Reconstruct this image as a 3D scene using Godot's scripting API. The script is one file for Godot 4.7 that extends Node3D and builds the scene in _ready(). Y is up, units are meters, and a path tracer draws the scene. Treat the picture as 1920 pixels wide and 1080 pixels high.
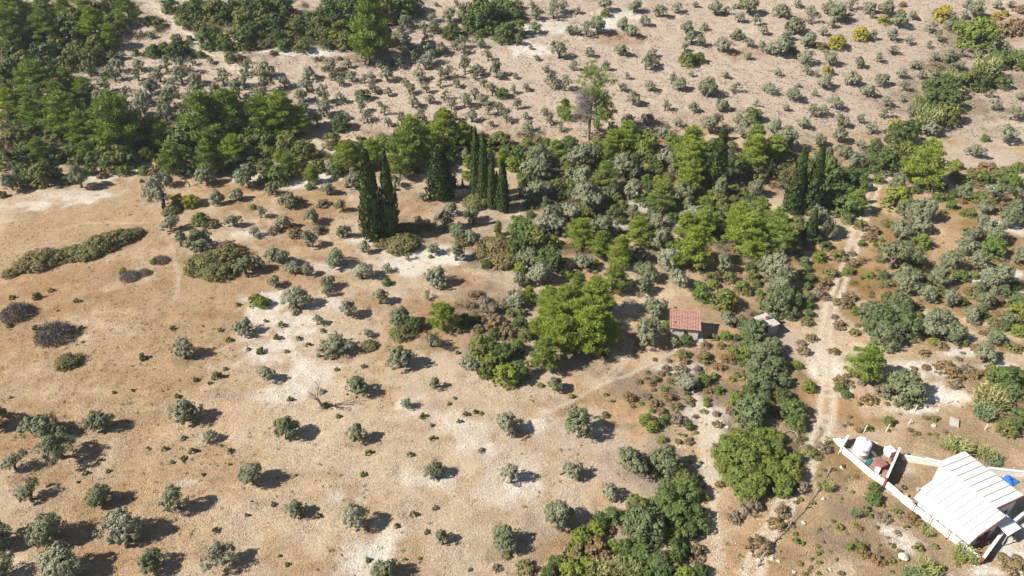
extends Node3D
# A dry hillside of olive groves seen from the air: metres, y up, north is -z.

const LANDMARKS = ["red-roofed hut", "flat-roofed shed", "white water tank", "white-roofed house", "dead tree", "half-dead pine", "twin tall cypresses", "slim cypress row", "broad dark cypress", "bigger thorn heap", "smaller thorn heap", "long bramble hedge", "yellow-leaved fig shrub", "white chalk patch", "pale hurdle gate", "forest-edge pine", "leaning cypress pair", "lone trackside pine", "chalk-bank oak", "great evergreen mound", "concrete slab", "hose ring", "tall reed clump", "round yellow fig", "bright hillside tree", "upper reed bed", "wire fence corner", "forest track's end", "dark far-grove tree", "lone dark grove bush", "bright pine clump", "tall belt cypress", "white-trunked olive", "leafless shrub", "stake fence", "upper dirt bend", "hillside fig patch", "chalk bank", "thicket below the cypresses"]
const RANKS = ["", "second ", "third ", "fourth ", "fifth ", "sixth ", "seventh ", "eighth ", "ninth ", "tenth ", "eleventh ", "twelfth ", "thirteenth ", "fourteenth ", "fifteenth ", "sixteenth ", "seventeenth ", "eighteenth ", "nineteenth ", "twentieth "]
const SIDES = ["left of", "right of", "behind", "in front of"]

var rng := RandomNumberGenerator.new()
var rough := FastNoiseLite.new()
var fine := FastNoiseLite.new()
var blot := FastNoiseLite.new()
var mott := FastNoiseLite.new()
var taken := {}
var M := {}
var far_olives := []

# ------------------------------------------------------------------ land
func soft(t: float, w: float) -> float:
	return t if t > 40.0 * w else w * log(1.0 + exp(t / w))

func land(x: float, z: float) -> float:
	var s := -z
	var h := 0.055 * soft(s - 88.0, 8.0) + 0.225 * soft(s - 172.0, 9.0) - 0.16 * soft(s - 330.0, 20.0)
	return h + 0.7 * sin(x / 31.0 + 0.5) * sin(s / 27.0 + 1.1) + 0.35 * sin(x / 13.0 - s / 19.0)

func height(x: float, z: float) -> float:
	return land(x, z) + 0.26 * rough.get_noise_2d(x, z) + 0.08 * fine.get_noise_2d(x, z)

func on(x: float, z: float, up := 0.0) -> Vector3:
	return Vector3(x, height(x, z) + up, z)

const SOIL = {
	"tan": Color(0.345, 0.246, 0.152), "pinkbeige": Color(0.392, 0.325, 0.27), "strawpale": Color(0.425, 0.346, 0.258), "chalk": Color(0.56, 0.535, 0.49),
	"rust": Color(0.27, 0.165, 0.085), "brownfield": Color(0.255, 0.19, 0.123), "ochrescrub": Color(0.2, 0.128, 0.042), "grey": Color(0.19, 0.147, 0.112),
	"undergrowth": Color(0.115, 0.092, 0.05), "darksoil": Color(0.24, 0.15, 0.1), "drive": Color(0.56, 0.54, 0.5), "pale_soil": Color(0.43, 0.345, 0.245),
}
var xs := PackedFloat32Array()
var zs := PackedFloat32Array()
var soil := PackedColorArray()
var worn := PackedFloat32Array()

func first(a: PackedFloat32Array, v: float, down := false) -> int:
	return clampi(a.bsearch(v), 0, a.size() - 1)

func lay_out_grid() -> void:
	var right := PackedFloat32Array()
	var x := 0.0
	var step := 0.45
	while x < 420.0:
		right.append(x)
		if x > 78.0:
			step = minf(step * 1.025, 8.0)
		x += step
	for i in range(right.size() - 1, 0, -1):
		xs.append(-right[i])
	xs.append_array(right)
	var s := 8.0
	step = 0.45
	var back := PackedFloat32Array()
	while s < 780.0:
		back.append(-s)
		if s > 110.0:
			step = minf(step * (1.004 if s < 300.0 else 1.05), 9.0)
		s += step
	back.reverse()
	zs = back
	soil.resize(xs.size() * zs.size())
	worn.resize(xs.size() * zs.size())
	var a: Color = SOIL.tan
	var b: Color = SOIL.strawpale
	var c: Color = SOIL.rust
	var far: Color = SOIL.pinkbeige
	var n := xs.size()
	for j in zs.size():
		var back_share := smoothstep(165.0, 185.0, -zs[j])
		for i in n:
			var t := blot.get_noise_2d(xs[i], zs[j])
			var u := mott.get_noise_2d(xs[i], zs[j])
			var streak := 1.0 + 0.16 * mott.get_noise_2d(xs[i] * 0.12 + zs[j] * 0.05, zs[j] * 0.9) + 0.12 * blot.get_noise_2d(xs[i] * 0.4 - 200.0, zs[j] * 0.5) + 0.16 * fine.get_noise_2d(xs[i] + 55.0, zs[j]) + 0.12 * mott.get_noise_2d(xs[i], zs[j] + 77.0)
			var k := a.lerp(b, clampf(0.35 + t * 1.5 + u * 0.7, 0.0, 1.0)).lerp(c, clampf(-0.04 - t * 0.8 + u * 0.9, 0.0, 0.65))
			soil[j * n + i] = k.lerp(far, back_share) * streak

func patch(called: String, spots: Array) -> void:
	var k: Color = SOIL[called]
	var n := xs.size()
	for p in spots:
		var i0 := first(xs, p[0] - p[2] * 1.5)
		var i1 := first(xs, p[0] + p[2] * 1.5)
		var j0 := first(zs, p[1] - p[3] * 1.5)
		var j1 := first(zs, p[1] + p[3] * 1.5)
		var px: float = p[0]
		var pz: float = p[1]
		var rx: float = p[2]
		var rz: float = p[3]
		var most: float = p[4]
		for j in range(j0, j1 + 1):
			var dz := (zs[j] - pz) / rz
			for i in range(i0, i1 + 1):
				var dx := (xs[i] - px) / rx
				var d := sqrt(dx * dx + dz * dz)
				if d < 1.5:
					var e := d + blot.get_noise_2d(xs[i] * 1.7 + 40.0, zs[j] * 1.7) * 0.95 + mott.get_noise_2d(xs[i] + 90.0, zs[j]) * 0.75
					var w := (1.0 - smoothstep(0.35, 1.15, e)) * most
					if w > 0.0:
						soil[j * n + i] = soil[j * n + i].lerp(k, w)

func track(called: String, gap: float, half: float, most: float, line: Array) -> void:
	var k: Color = SOIL[called]
	var n := xs.size()
	var reach := gap + half * 2.2
	for q in line.size() - 1:
		var a: Vector2 = line[q]
		var b: Vector2 = line[q + 1]
		var ab := b - a
		var l2 := ab.length_squared()
		var i0 := first(xs, minf(a.x, b.x) - reach)
		var i1 := first(xs, maxf(a.x, b.x) + reach)
		var j0 := first(zs, minf(a.y, b.y) - reach)
		var j1 := first(zs, maxf(a.y, b.y) + reach)
		for j in range(j0, j1 + 1):
			for i in range(i0, i1 + 1):
				var p := Vector2(xs[i], zs[j])
				var t := clampf((p - a).dot(ab) / l2, 0.0, 1.0)
				var d := p.distance_to(a + ab * t) + mott.get_noise_2d(p.x * 0.6, p.y * 0.6) * 0.35
				var e := absf(d - gap) / half
				var w := (1.0 - smoothstep(0.35, 1.15, e)) * most
				if w > worn[j * n + i]:
					worn[j * n + i] = w

func wear_tracks() -> void:
	var k: Color = SOIL.pale_soil
	for i in worn.size():
		if worn[i] > 0.0:
			soil[i] = soil[i].lerp(k.lerp(SOIL.chalk, 0.35), worn[i])

func soil_at(x: float, z: float) -> Color:
	return soil[first(zs, z) * xs.size() + first(xs, x)]

func build_land() -> void:
	var n := xs.size()
	var m := zs.size()
	var at := PackedVector3Array()
	at.resize(n * m)
	for j in m:
		for i in n:
			at[j * n + i] = Vector3(xs[i], height(xs[i], zs[j]), zs[j])
	var up := PackedVector3Array()
	up.resize(n * m)
	for j in m:
		var j0 := maxi(j - 1, 0)
		var j1 := mini(j + 1, m - 1)
		for i in n:
			var dx := at[j * n + mini(i + 1, n - 1)] - at[j * n + maxi(i - 1, 0)]
			var dz := at[j1 * n + i] - at[j0 * n + i]
			up[j * n + i] = dz.cross(dx).normalized()
	var mats := {"ground": M.ground, "dirt_track": M.ground, "driveway": M.ground}
	for called in ["ground", "dirt_track", "driveway"]:
		var link := {}
		var v := PackedVector3Array()
		var no := PackedVector3Array()
		var co := PackedColorArray()
		var uv := PackedVector2Array()
		var ix := PackedInt32Array()
		for j in m - 1:
			for i in n - 1:
				var c := j * n + i
				var kind := "dirt_track" if worn[c] > 0.33 else ("driveway" if soil[c].b > 0.485 and xs[i] > 45.0 and zs[j] > -58.0 else "ground")
				if kind != called:
					continue
				for e in [c, c + 1, c + n, c + 1, c + n + 1, c + n]:
					var f = link.get(e)
					if f == null:
						f = v.size()
						link[e] = f
						v.append(at[e])
						no.append(up[e])
						co.append(soil[e])
						uv.append(Vector2(at[e].x, at[e].z))
					ix.append(f)
		var a := []
		a.resize(Mesh.ARRAY_MAX)
		a[Mesh.ARRAY_VERTEX] = v
		a[Mesh.ARRAY_NORMAL] = no
		a[Mesh.ARRAY_COLOR] = co
		a[Mesh.ARRAY_TEX_UV] = uv
		a[Mesh.ARRAY_INDEX] = ix
		var mesh := ArrayMesh.new()
		mesh.add_surface_from_arrays(Mesh.PRIMITIVE_TRIANGLES, a)
		var o := piece(called, mesh, mats[called], self)
		o.set_meta("kind", "structure")
		o.set_meta("label", {"ground": "dry grassy hillside ground with chalky and rust-brown patches", "dirt_track": "pale worn dirt tracks and footpaths across the hillside", "driveway": "pale concrete driveway at the gate of the white house"}[called])

# ------------------------------------------------------------------ scene helpers
func numbered(called: String) -> String:
	var k: int = taken.get(called, 0)
	taken[called] = k + 1
	return called if k == 0 else "%s_%03d" % [called, k]

func piece(called: String, mesh: Mesh, mat: Material, parent: Node) -> MeshInstance3D:
	var o := MeshInstance3D.new()
	o.name = numbered(called) if parent == self else called
	o.mesh = mesh
	o.material_override = mat
	parent.add_child(o, true)
	return o

func thing(called: String, label: String, category: String, at: Vector3, turn := 0.0, group := "") -> Node3D:
	var o := Node3D.new()
	o.name = numbered(called)
	add_child(o)
	o.position = at
	o.rotation.y = turn
	o.set_meta("label", label)
	o.set_meta("category", category)
	if group:
		o.set_meta("group", group)
	return o

func paint(c: Color, rough_ := 0.9, vertex := false) -> StandardMaterial3D:
	var m := StandardMaterial3D.new()
	m.albedo_color = c.linear_to_srgb()
	m.roughness = rough_
	m.metallic_specular = 0.25
	m.vertex_color_use_as_albedo = vertex
	return m

func leaf_paint(c: Color, through := 1.0) -> StandardMaterial3D:
	var m := paint(c, 0.62, true)
	m.metallic_specular = 0.3
	m.cull_mode = BaseMaterial3D.CULL_DISABLED
	m.backlight_enabled = true
	m.backlight = Color(c.r * through, c.g * through, c.b * through * 0.6).linear_to_srgb()
	return m

func noise_picture(freq: float, octaves: int, low: Color, high: Color, size := 1024, seed_ := 1) -> NoiseTexture2D:
	var n := FastNoiseLite.new()
	n.seed = seed_
	n.frequency = freq
	n.fractal_octaves = octaves
	n.fractal_gain = 0.65
	var t := NoiseTexture2D.new()
	t.width = size
	t.height = size
	t.seamless = true
	t.noise = n
	var g := Gradient.new()
	g.set_color(0, low)
	g.set_color(1, high)
	t.color_ramp = g
	return t

# ------------------------------------------------------------------ leaves and wood
var lv := PackedVector3Array()
var ln := PackedVector3Array()
var lc := PackedColorArray()
var li := PackedInt32Array()

func fresh() -> void:
	lv = PackedVector3Array()
	ln = PackedVector3Array()
	lc = PackedColorArray()
	li = PackedInt32Array()

func done() -> ArrayMesh:
	var a := []
	a.resize(Mesh.ARRAY_MAX)
	a[Mesh.ARRAY_VERTEX] = lv
	a[Mesh.ARRAY_NORMAL] = ln
	a[Mesh.ARRAY_COLOR] = lc
	a[Mesh.ARRAY_INDEX] = li
	var mesh := ArrayMesh.new()
	mesh.add_surface_from_arrays(Mesh.PRIMITIVE_TRIANGLES, a)
	return mesh

func rnd() -> Vector3:
	return Vector3(rng.randf_range(-1, 1), rng.randf_range(-1, 1), rng.randf_range(-1, 1))

func unit() -> Vector3:
	var v := rnd()
	while v.length_squared() > 1.0 or v.length_squared() < 0.01:
		v = rnd()
	return v.normalized()

func leaf(p: Vector3, t: Vector3, s: Vector3, no: Vector3, c: Color) -> void:
	var k := lv.size()
	lv.append(p - t)
	lv.append(p + s)
	lv.append(p + t)
	lv.append(p - s)
	for q in 4:
		ln.append(no)
		lc.append(c)
	for q in [0, 1, 2, 0, 2, 3]:
		li.append(k + q)

# a clump of leaves round c; away: which way it faces; lift: how far leaves stand up; needle: leaves point outwards
func clump(c: Vector3, r: float, away: Vector3, count: int, long: float, wide: float, lift: float, needle: bool, tone: float, flat := 0.8) -> void:
	for i in count:
		var d := (unit() + away * 0.45).normalized()
		var p := c + Vector3(d.x, d.y * flat, d.z) * r * rng.randf_range(0.45, 1.0)
		var t: Vector3
		var no: Vector3
		if needle:
			t = (d * 0.7 + Vector3(0, lift, 0) + rnd() * 0.4).normalized()
			no = (d + away * 0.6 + rnd() * 0.5).normalized()
			no = (no - t * no.dot(t)).normalized()
		else:
			no = (d + away * 0.7 + Vector3(0, lift, 0) + rnd() * 0.55).normalized()
			t = no.cross(unit()).normalized()
		var s := no.cross(t)
		var k := tone * rng.randf_range(0.72, 1.22)
		leaf(p, t * long * rng.randf_range(0.35, 0.65), s * wide * 0.5, no, Color(k * rng.randf_range(0.9, 1.12), k, k * rng.randf_range(0.85, 1.15)))

func tube(line: Array, r0: float, r1: float, sides := 6, tone := 1.0) -> void:
	var k := lv.size()
	var last := line.size() - 1
	for i in line.size():
		var p: Vector3 = line[i]
		var d: Vector3 = ((line[mini(i + 1, last)] as Vector3) - (line[maxi(i - 1, 0)] as Vector3)).normalized()
		var a := d.cross(Vector3(0.31, 0.2, 0.93)).normalized()
		var b := a.cross(d)
		var r := lerpf(r0, r1, float(i) / last)
		for j in sides:
			var w := TAU * j / sides
			var no := a * cos(w) + b * sin(w)
			lv.append(p + no * r * rng.randf_range(0.88, 1.12))
			ln.append(no)
			lc.append(Color(tone, tone, tone) * rng.randf_range(0.8, 1.15))
	for i in last:
		for j in sides:
			var e := k + i * sides + j
			var f := k + i * sides + (j + 1) % sides
			for q in [e, f, e + sides, f, f + sides, e + sides]:
				li.append(q)

func bough(a: Vector3, b: Vector3, sag: float) -> Array:
	var m1 := a.lerp(b, 0.35) + rnd() * a.distance_to(b) * 0.1 + Vector3(0, sag, 0)
	var m2 := a.lerp(b, 0.7) + rnd() * a.distance_to(b) * 0.1 + Vector3(0, sag * 0.8, 0)
	return [a, m1, m2, b]

# each maker gives [foliage mesh, wood mesh, width, height]; lobes are laid out first so that wood reaches them
func make_olive(full: float) -> Array:
	var lobes := []
	var many := rng.randi_range(5, 9)
	var spread := rng.randf_range(0.9, 1.25)
	var bole := rng.randf_range(0.72, 1.02)
	var off := Vector3(rng.randf_range(-0.35, 0.35), 0, rng.randf_range(-0.35, 0.35))
	var spin := rng.randf() * TAU
	for i in many:
		var a := spin + TAU * i / many + rng.randf_range(-0.35, 0.35)
		var out := rng.randf_range(0.45, 1.1) if i < many - 2 else rng.randf_range(0.0, 0.4)
		lobes.append([off + Vector3(spread, bole, spread) * Vector3(cos(a) * out, rng.randf_range(0.95, 1.95) if i < many - 2 else rng.randf_range(1.95, 2.4), sin(a) * out), rng.randf_range(0.58, 1.0)])
	fresh()
	var foot := Vector3(rng.randf_range(-0.15, 0.15), 0, rng.randf_range(-0.15, 0.15))
	var fork := Vector3(rng.randf_range(-0.25, 0.25), rng.randf_range(0.6, 0.95), rng.randf_range(-0.25, 0.25))
	tube([foot + Vector3(0, -0.5, 0), foot + Vector3(0, 0.1, 0), foot.lerp(fork, 0.55) + rnd() * 0.06, fork], 0.3, 0.17, 7)
	for l in lobes:
		tube(bough(fork, l[0], 0.1), 0.11, 0.03, 5)
	var wood := done()
	fresh()
	for l in lobes:
		var c: Vector3 = l[0]
		var r: float = l[1]
		var lobe_tone := rng.randf_range(0.92, 1.1)
		var n := int(21 * full)
		for i in n:
			var d := unit()
			if d.y < -0.6:
				d.y *= -0.7
			var out := (d + Vector3(c.x, 0.3, c.z) * 0.25).normalized()
			clump(c + Vector3(d.x, d.y * 0.85, d.z) * r * rng.randf_range(0.72, 1.1), r * rng.randf_range(0.3, 0.48), out, 27, 0.26, 0.1, 0.25, false, lobe_tone * rng.randf_range(0.85, 1.15))
	return [done(), wood, 3.5, 2.95]

func make_pine(style: float) -> Array:
	fresh()
	var tall := 7.0
	var lean := Vector3(rng.randf_range(-0.5, 0.5), 0, rng.randf_range(-0.5, 0.5))
	var spots := []
	tube([Vector3(0, -0.6, 0), Vector3(0, 1.0, 0), lean * 0.4 + Vector3(0, 3.2, 0), lean * 0.8 + Vector3(0, 5.4, 0), lean + Vector3(0, tall * 0.95, 0)], 0.24, 0.05, 7)
	var y := rng.randf_range(0.5, 1.0)
	var spin := 0.0
	while y < tall * 0.96:
		var f := y / tall
		var wide := 2.55 * pow(1.0 - pow(f, 1.7), 0.75) * smoothstep(-0.12, 0.22, f) * style + 0.12
		for b in rng.randi_range(4, 5):
			spin += 2.4 + rng.randf_range(-0.4, 0.4)
			var reach := wide * rng.randf_range(0.62, 1.12)
			var from := lean * f + Vector3(0, y, 0)
			var to := from + Vector3(cos(spin) * reach, reach * rng.randf_range(0.1, 0.45), sin(spin) * reach)
			tube(bough(from, to, -0.05), 0.06, 0.02, 4)
			spots.append([from, to, rng.randf_range(0.82, 1.16)])
		y += rng.randf_range(0.42, 0.66)
	spots.append([lean + Vector3(0, tall * 0.85, 0), lean + Vector3(0, tall, 0), 1.1])
	var wood := done()
	fresh()
	for s in spots:
		var a: Vector3 = s[0]
		var b: Vector3 = s[1]
		var many := int(a.distance_to(b) * 2.6) + 2
		var side := (b - a).cross(Vector3.UP).normalized()
		for i in many:
			var f := lerpf(0.4, 1.03, float(i) / (many - 1))
			var c := a.lerp(b, f) + side * rng.randf_range(-0.65, 0.65) * (1.15 - f * 0.5) + Vector3(0, rng.randf_range(-0.05, 0.28), 0)
			var out := ((c - lean * 0.5) * Vector3(1, 0, 1)).normalized() * 0.6 + Vector3(0, 0.8, 0)
			clump(c, rng.randf_range(0.32, 0.54), out, 38, 0.36, 0.085, 0.45, true, s[2] * rng.randf_range(0.86, 1.14), 0.75)
	return [done(), wood, 5.2, 7.2]

func make_cypress(slim: float) -> Array:   # width 2, height 12
	fresh()
	tube([Vector3(0, -0.5, 0), Vector3(0, 2.0, 0), Vector3(0.05, 7.0, 0), Vector3(0, 11.4, 0)], 0.2, 0.03, 6)
	var wood := done()
	fresh()
	var tops := []
	for i in rng.randi_range(2, 4):
		tops.append([rng.randf() * TAU, rng.randf_range(0.72, 0.95)])
	for i in 520:
		var f := pow(rng.randf(), 1.15)
		var a := rng.randf() * TAU
		var edge := (1.0 - pow(f, 2.0 if slim < 0.5 else 1.35)) * (0.55 + 0.45 * smoothstep(0.0, 0.12, f))
		var rib := 1.0 + 0.16 * sin(a * 5.0 + f * 3.0) + 0.1 * sin(a * 11.0 - f * 6.0)
		var r := edge * rib * rng.randf_range(0.74, 1.04)
		var c := Vector3(cos(a) * r, 0.35 + f * 11.5, sin(a) * r)
		var out := Vector3(cos(a), 0.25, sin(a))
		var no := Vector3(cos(a), 0, sin(a))
		var tone := rng.randf_range(0.75, 1.2)
		for q in 9:
			var d := unit()
			var p := c + Vector3(d.x * 0.2, d.y * 0.42, d.z * 0.2)
			var t := (Vector3.UP + out * 0.25 + rnd() * 0.28).normalized()
			var nn := (no + rnd() * 0.6)
			nn = (nn - t * nn.dot(t)).normalized()
			var k := tone * rng.randf_range(0.75, 1.2)
			leaf(p, t * rng.randf_range(0.18, 0.36), nn.cross(t) * 0.1, nn, Color(k * rng.randf_range(0.9, 1.15), k, k))
	return [done(), wood, 2.0, 12.0]

# a bush of leafy lobes: many lobes on a dome
func make_bush(lobes: int, low: float, long: float, wide: float, per: int, wide_to := 4.0, tall := 3.0) -> Array:
	fresh()
	var parts := []
	for i in lobes:
		var a := rng.randf() * TAU
		var f := sqrt(float(i) / lobes) * 0.78
		var r := wide_to * rng.randf_range(0.13, 0.21)
		var top := tall * sqrt(maxf(0.08, 1.0 - f * f)) * rng.randf_range(0.78, 1.0)
		var c := Vector3(cos(a + i * 2.4) * f * wide_to * 0.5, maxf(low, top - r * 0.9), sin(a + i * 2.4) * f * wide_to * 0.5)
		parts.append([c, r, rng.randf_range(0.8, 1.18)])
		tube(bough(Vector3(c.x * 0.12, -0.3, c.z * 0.12), c, 0.0), 0.05, 0.02, 4)
	var wood := done()
	fresh()
	for l in parts:
		var c: Vector3 = l[0]
		var r: float = l[1]
		for i in 13:
			var d := unit()
			if d.y < -0.5:
				d.y *= -1.0
			var out := (d + Vector3(c.x, 0.4, c.z) * 0.2).normalized()
			clump(c + Vector3(d.x, d.y * 0.8, d.z) * r * rng.randf_range(0.65, 1.0), r * 0.42, out, per, long, wide, 0.35, false, l[2] * rng.randf_range(0.84, 1.16))
	# skirt that reaches the ground
	for i in lobes * 5:
		var a := rng.randf() * TAU
		var f := rng.randf_range(0.5, 0.98)
		var p := Vector3(cos(a) * f * wide_to * 0.48, tall * rng.randf_range(0.04, 0.5) * (1.15 - f * 0.8), sin(a) * f * wide_to * 0.48)
		clump(p, wide_to * 0.075, Vector3(cos(a), 0.4, sin(a)), per, long, wide, 0.3, false, rng.randf_range(0.75, 1.15))
	return [done(), wood, wide_to, tall]

func make_reeds() -> Array:
	fresh()
	tube([Vector3(0, -0.3, 0), Vector3(0.1, 0.3, 0), Vector3(0.2, 0.9, 0.1)], 0.04, 0.02, 4)
	var wood := done()
	fresh()
	for i in 150:
		var a := rng.randf() * TAU
		var r := sqrt(rng.randf()) * 1.1
		var base := Vector3(cos(a) * r, -0.1, sin(a) * r)
		var lean := Vector3(cos(a), 0, sin(a)) * rng.randf_range(0.05, 0.55) + rnd() * 0.2
		var h := rng.randf_range(1.6, 3.0)
		var k := rng.randf_range(0.7, 1.25)
		for q in 7:
			var f := rng.randf_range(0.25, 1.0)
			var p := base + Vector3(lean.x * f * f, h * f, lean.z * f * f)
			var t := (Vector3(lean.x, 0.7, lean.z) + rnd() * 0.6).normalized()
			var no := (unit() + Vector3(0, 0.5, 0))
			no = (no - t * no.dot(t)).normalized()
			leaf(p, t * rng.randf_range(0.2, 0.42), no.cross(t) * 0.05, no, Color(k * rng.randf_range(0.9, 1.2), k, k * 0.9))
	return [done(), wood, 3.0, 3.0]

func make_thorns() -> Array:
	fresh()
	for i in 60:
		var a := rng.randf() * TAU
		var f := sqrt(rng.randf())
		var p := Vector3(cos(a) * f * 1.9, -0.15, sin(a) * f * 1.9)
		var q := p * 0.85 + Vector3(0, (1.35 - f) * 0.9 + 0.4, 0) + rnd() * 0.35
		tube(bough(p, q, 0.1), 0.03, 0.015, 4)
	var wood := done()
	fresh()
	for i in 900:
		var a := rng.randf() * TAU
		var f := sqrt(rng.randf())
		var dome := 1.25 * sqrt(maxf(0.05, 1.0 - f * f))
		var p := Vector3(cos(a) * f * 1.95, dome * rng.randf_range(0.35, 1.0), sin(a) * f * 1.95) + rnd() * 0.1
		var t := (rnd() + Vector3(cos(a), 0.2, sin(a)) * 0.4).normalized()
		var no := (unit() + Vector3(0, 0.8, 0))
		no = (no - t * no.dot(t)).normalized()
		var k := rng.randf_range(0.55, 1.3)
		leaf(p, t * rng.randf_range(0.2, 0.5), no.cross(t) * 0.03, no, Color(k, k, k))
	return [done(), wood, 4.0, 1.3]

func make_bare(tall: float) -> ArrayMesh:
	fresh()
	var fork := Vector3(-0.5, tall * 0.5, 0.1)
	tube([Vector3(0, -0.4, 0), Vector3(-0.05, tall * 0.15, 0), Vector3(-0.3, tall * 0.35, 0), fork], tall * 0.055, tall * 0.03, 7)
	for i in 6:
		var to := fork + Vector3(rng.randf_range(-0.5, 0.35), rng.randf_range(0.15, 0.5), rng.randf_range(-0.4, 0.4)) * tall
		var line := bough(fork.lerp(Vector3(-0.2, tall * 0.3, 0), rng.randf() * 0.6), to, 0.0)
		tube(line, tall * 0.02, tall * 0.006, 5)
		for q in 5:
			var from: Vector3 = line[1].lerp(line[3], rng.randf())
			tube([from, from + (to - fork) * 0.2 + rnd() * tall * 0.07, from + (to - fork) * 0.35 + rnd() * tall * 0.12], tall * 0.007, tall * 0.003, 4)
	return done()

var FORMS := {}
var SPECIES := {}

func grow_forms() -> void:
	FORMS.olive = []
	for i in 12:
		FORMS.olive.append(make_olive(1.0))
	FORMS.sparse = []
	for i in 5:
		FORMS.sparse.append(make_olive(0.5))
	FORMS.pine = []
	for i in 6:
		FORMS.pine.append(make_pine([1.0, 0.9, 1.1, 0.8, 1.0, 1.15][i]))
	FORMS.evergreen = []
	for i in 4:
		FORMS.evergreen.append(make_bush(14, 0.5, 0.23, 0.14, 17))
	FORMS.oak = []
	for i in 3:
		FORMS.oak.append(make_bush(20, 0.6, 0.2, 0.13, 19))
	FORMS.bramble = []
	for i in 3:
		FORMS.bramble.append(make_bush(26, 0.15, 0.2, 0.11, 15, 4.0, 1.6))
	FORMS.low = []
	for i in 4:
		FORMS.low.append(make_bush(8, 0.1, 0.17, 0.09, 9, 1.8, 0.9))
	FORMS.small = []
	for i in 3:
		FORMS.small.append(make_bush(5, 0.08, 0.13, 0.08, 8, 0.9, 0.6))
	FORMS.cypress = [make_cypress(0.3), make_cypress(0.4), make_cypress(0.8), make_cypress(0.9)]
	FORMS.reed = [make_reeds(), make_reeds(), make_reeds()]
	FORMS.thorn = [make_thorns(), make_thorns()]
	# form, name, category, noun, tints as [word, colour]
	SPECIES = {
		"olive": ["olive", "olive_tree", "tree", "olive tree", [["silvery", Color(0.23, 0.242, 0.165)], ["grey-green", Color(0.178, 0.195, 0.118)], ["dull green", Color(0.145, 0.165, 0.088)]], "olive trees of the hillside groves"],
		"pine": ["pine", "pine_tree", "tree", "pine tree", [["fresh green", Color(0.205, 0.268, 0.058)], ["yellow-green", Color(0.255, 0.315, 0.052)], ["mid green", Color(0.16, 0.225, 0.06)]], "pine trees on the hillside"],
		"evergreen": ["evergreen", "evergreen_bush", "bush", "evergreen bush", [["dark green", Color(0.068, 0.1, 0.026)], ["olive green", Color(0.135, 0.15, 0.04)], ["deep green", Color(0.09, 0.13, 0.036)]], "evergreen bushes on the hillside"],
		"green": ["evergreen", "leafy_shrub", "shrub", "leafy shrub", [["bright green", Color(0.14, 0.19, 0.032)], ["lime green", Color(0.18, 0.215, 0.036)], ["grass-green", Color(0.105, 0.155, 0.034)]], "bright leafy shrubs"],
		"oak": ["oak", "oak_tree", "tree", "low round oak", [["grey-green", Color(0.115, 0.145, 0.064)], ["mid green", Color(0.095, 0.128, 0.048)], ["sage green", Color(0.135, 0.158, 0.078)]], "low round oaks near the track"],
		"fig": ["evergreen", "fig_shrub", "shrub", "fig shrub", [["yellow-green", Color(0.26, 0.25, 0.03)], ["yellow", Color(0.33, 0.28, 0.035)]], "yellowing fig shrubs"],
		"bramble": ["bramble", "bramble_thicket", "thicket", "bramble thicket", [["olive brown", Color(0.17, 0.145, 0.06)], ["olive green", Color(0.145, 0.142, 0.052)]], "low bramble thickets"],
		"heath": ["low", "heath_shrub", "shrub", "low heath shrub", [["brown", Color(0.19, 0.14, 0.075)], ["rusty", Color(0.19, 0.128, 0.06)], ["grey-brown", Color(0.18, 0.15, 0.105)], ["olive", Color(0.15, 0.142, 0.055)]], "low heath shrubs"],
		"thorn": ["thorn", "thorn_heap", "shrub", "dry thorn heap", [["dark grey", Color(0.105, 0.097, 0.105)], ["pale grey", Color(0.2, 0.18, 0.165)]], "dry grey thorn heaps"],
		"reed": ["reed", "reed_clump", "reeds", "reed clump", [["pale green", Color(0.25, 0.28, 0.12)], ["straw-green", Color(0.3, 0.3, 0.13)], ["blue-green", Color(0.18, 0.24, 0.13)]], "clumps of giant reed"],
		"tuft": ["small", "shrub_tuft", "shrub", "shrub tuft", [["yellow-green", Color(0.15, 0.155, 0.03)], ["olive", Color(0.12, 0.12, 0.035)], ["green", Color(0.1, 0.14, 0.03)]], "small green tufts in the dry field"],
		"mound": ["oak", "mastic_mound", "bush", "dense mastic mound", [["mid green", Color(0.15, 0.18, 0.034)], ["deep green", Color(0.125, 0.162, 0.034)]], "mastic mounds of the great evergreen thicket"],
		"bare": ["bare", "bare_shrub", "shrub", "leafless twiggy shrub", [["pinkish grey", Color(0.2, 0.15, 0.13)]], ""],
	}
	for called in SPECIES:
		for t in SPECIES[called][4]:
			t.append(leaf_paint(t[1], {"pine": 1.6, "green": 1.5, "oak": 1.2, "mound": 1.3, "evergreen": 1.1}.get(called, 0.8)))

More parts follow.
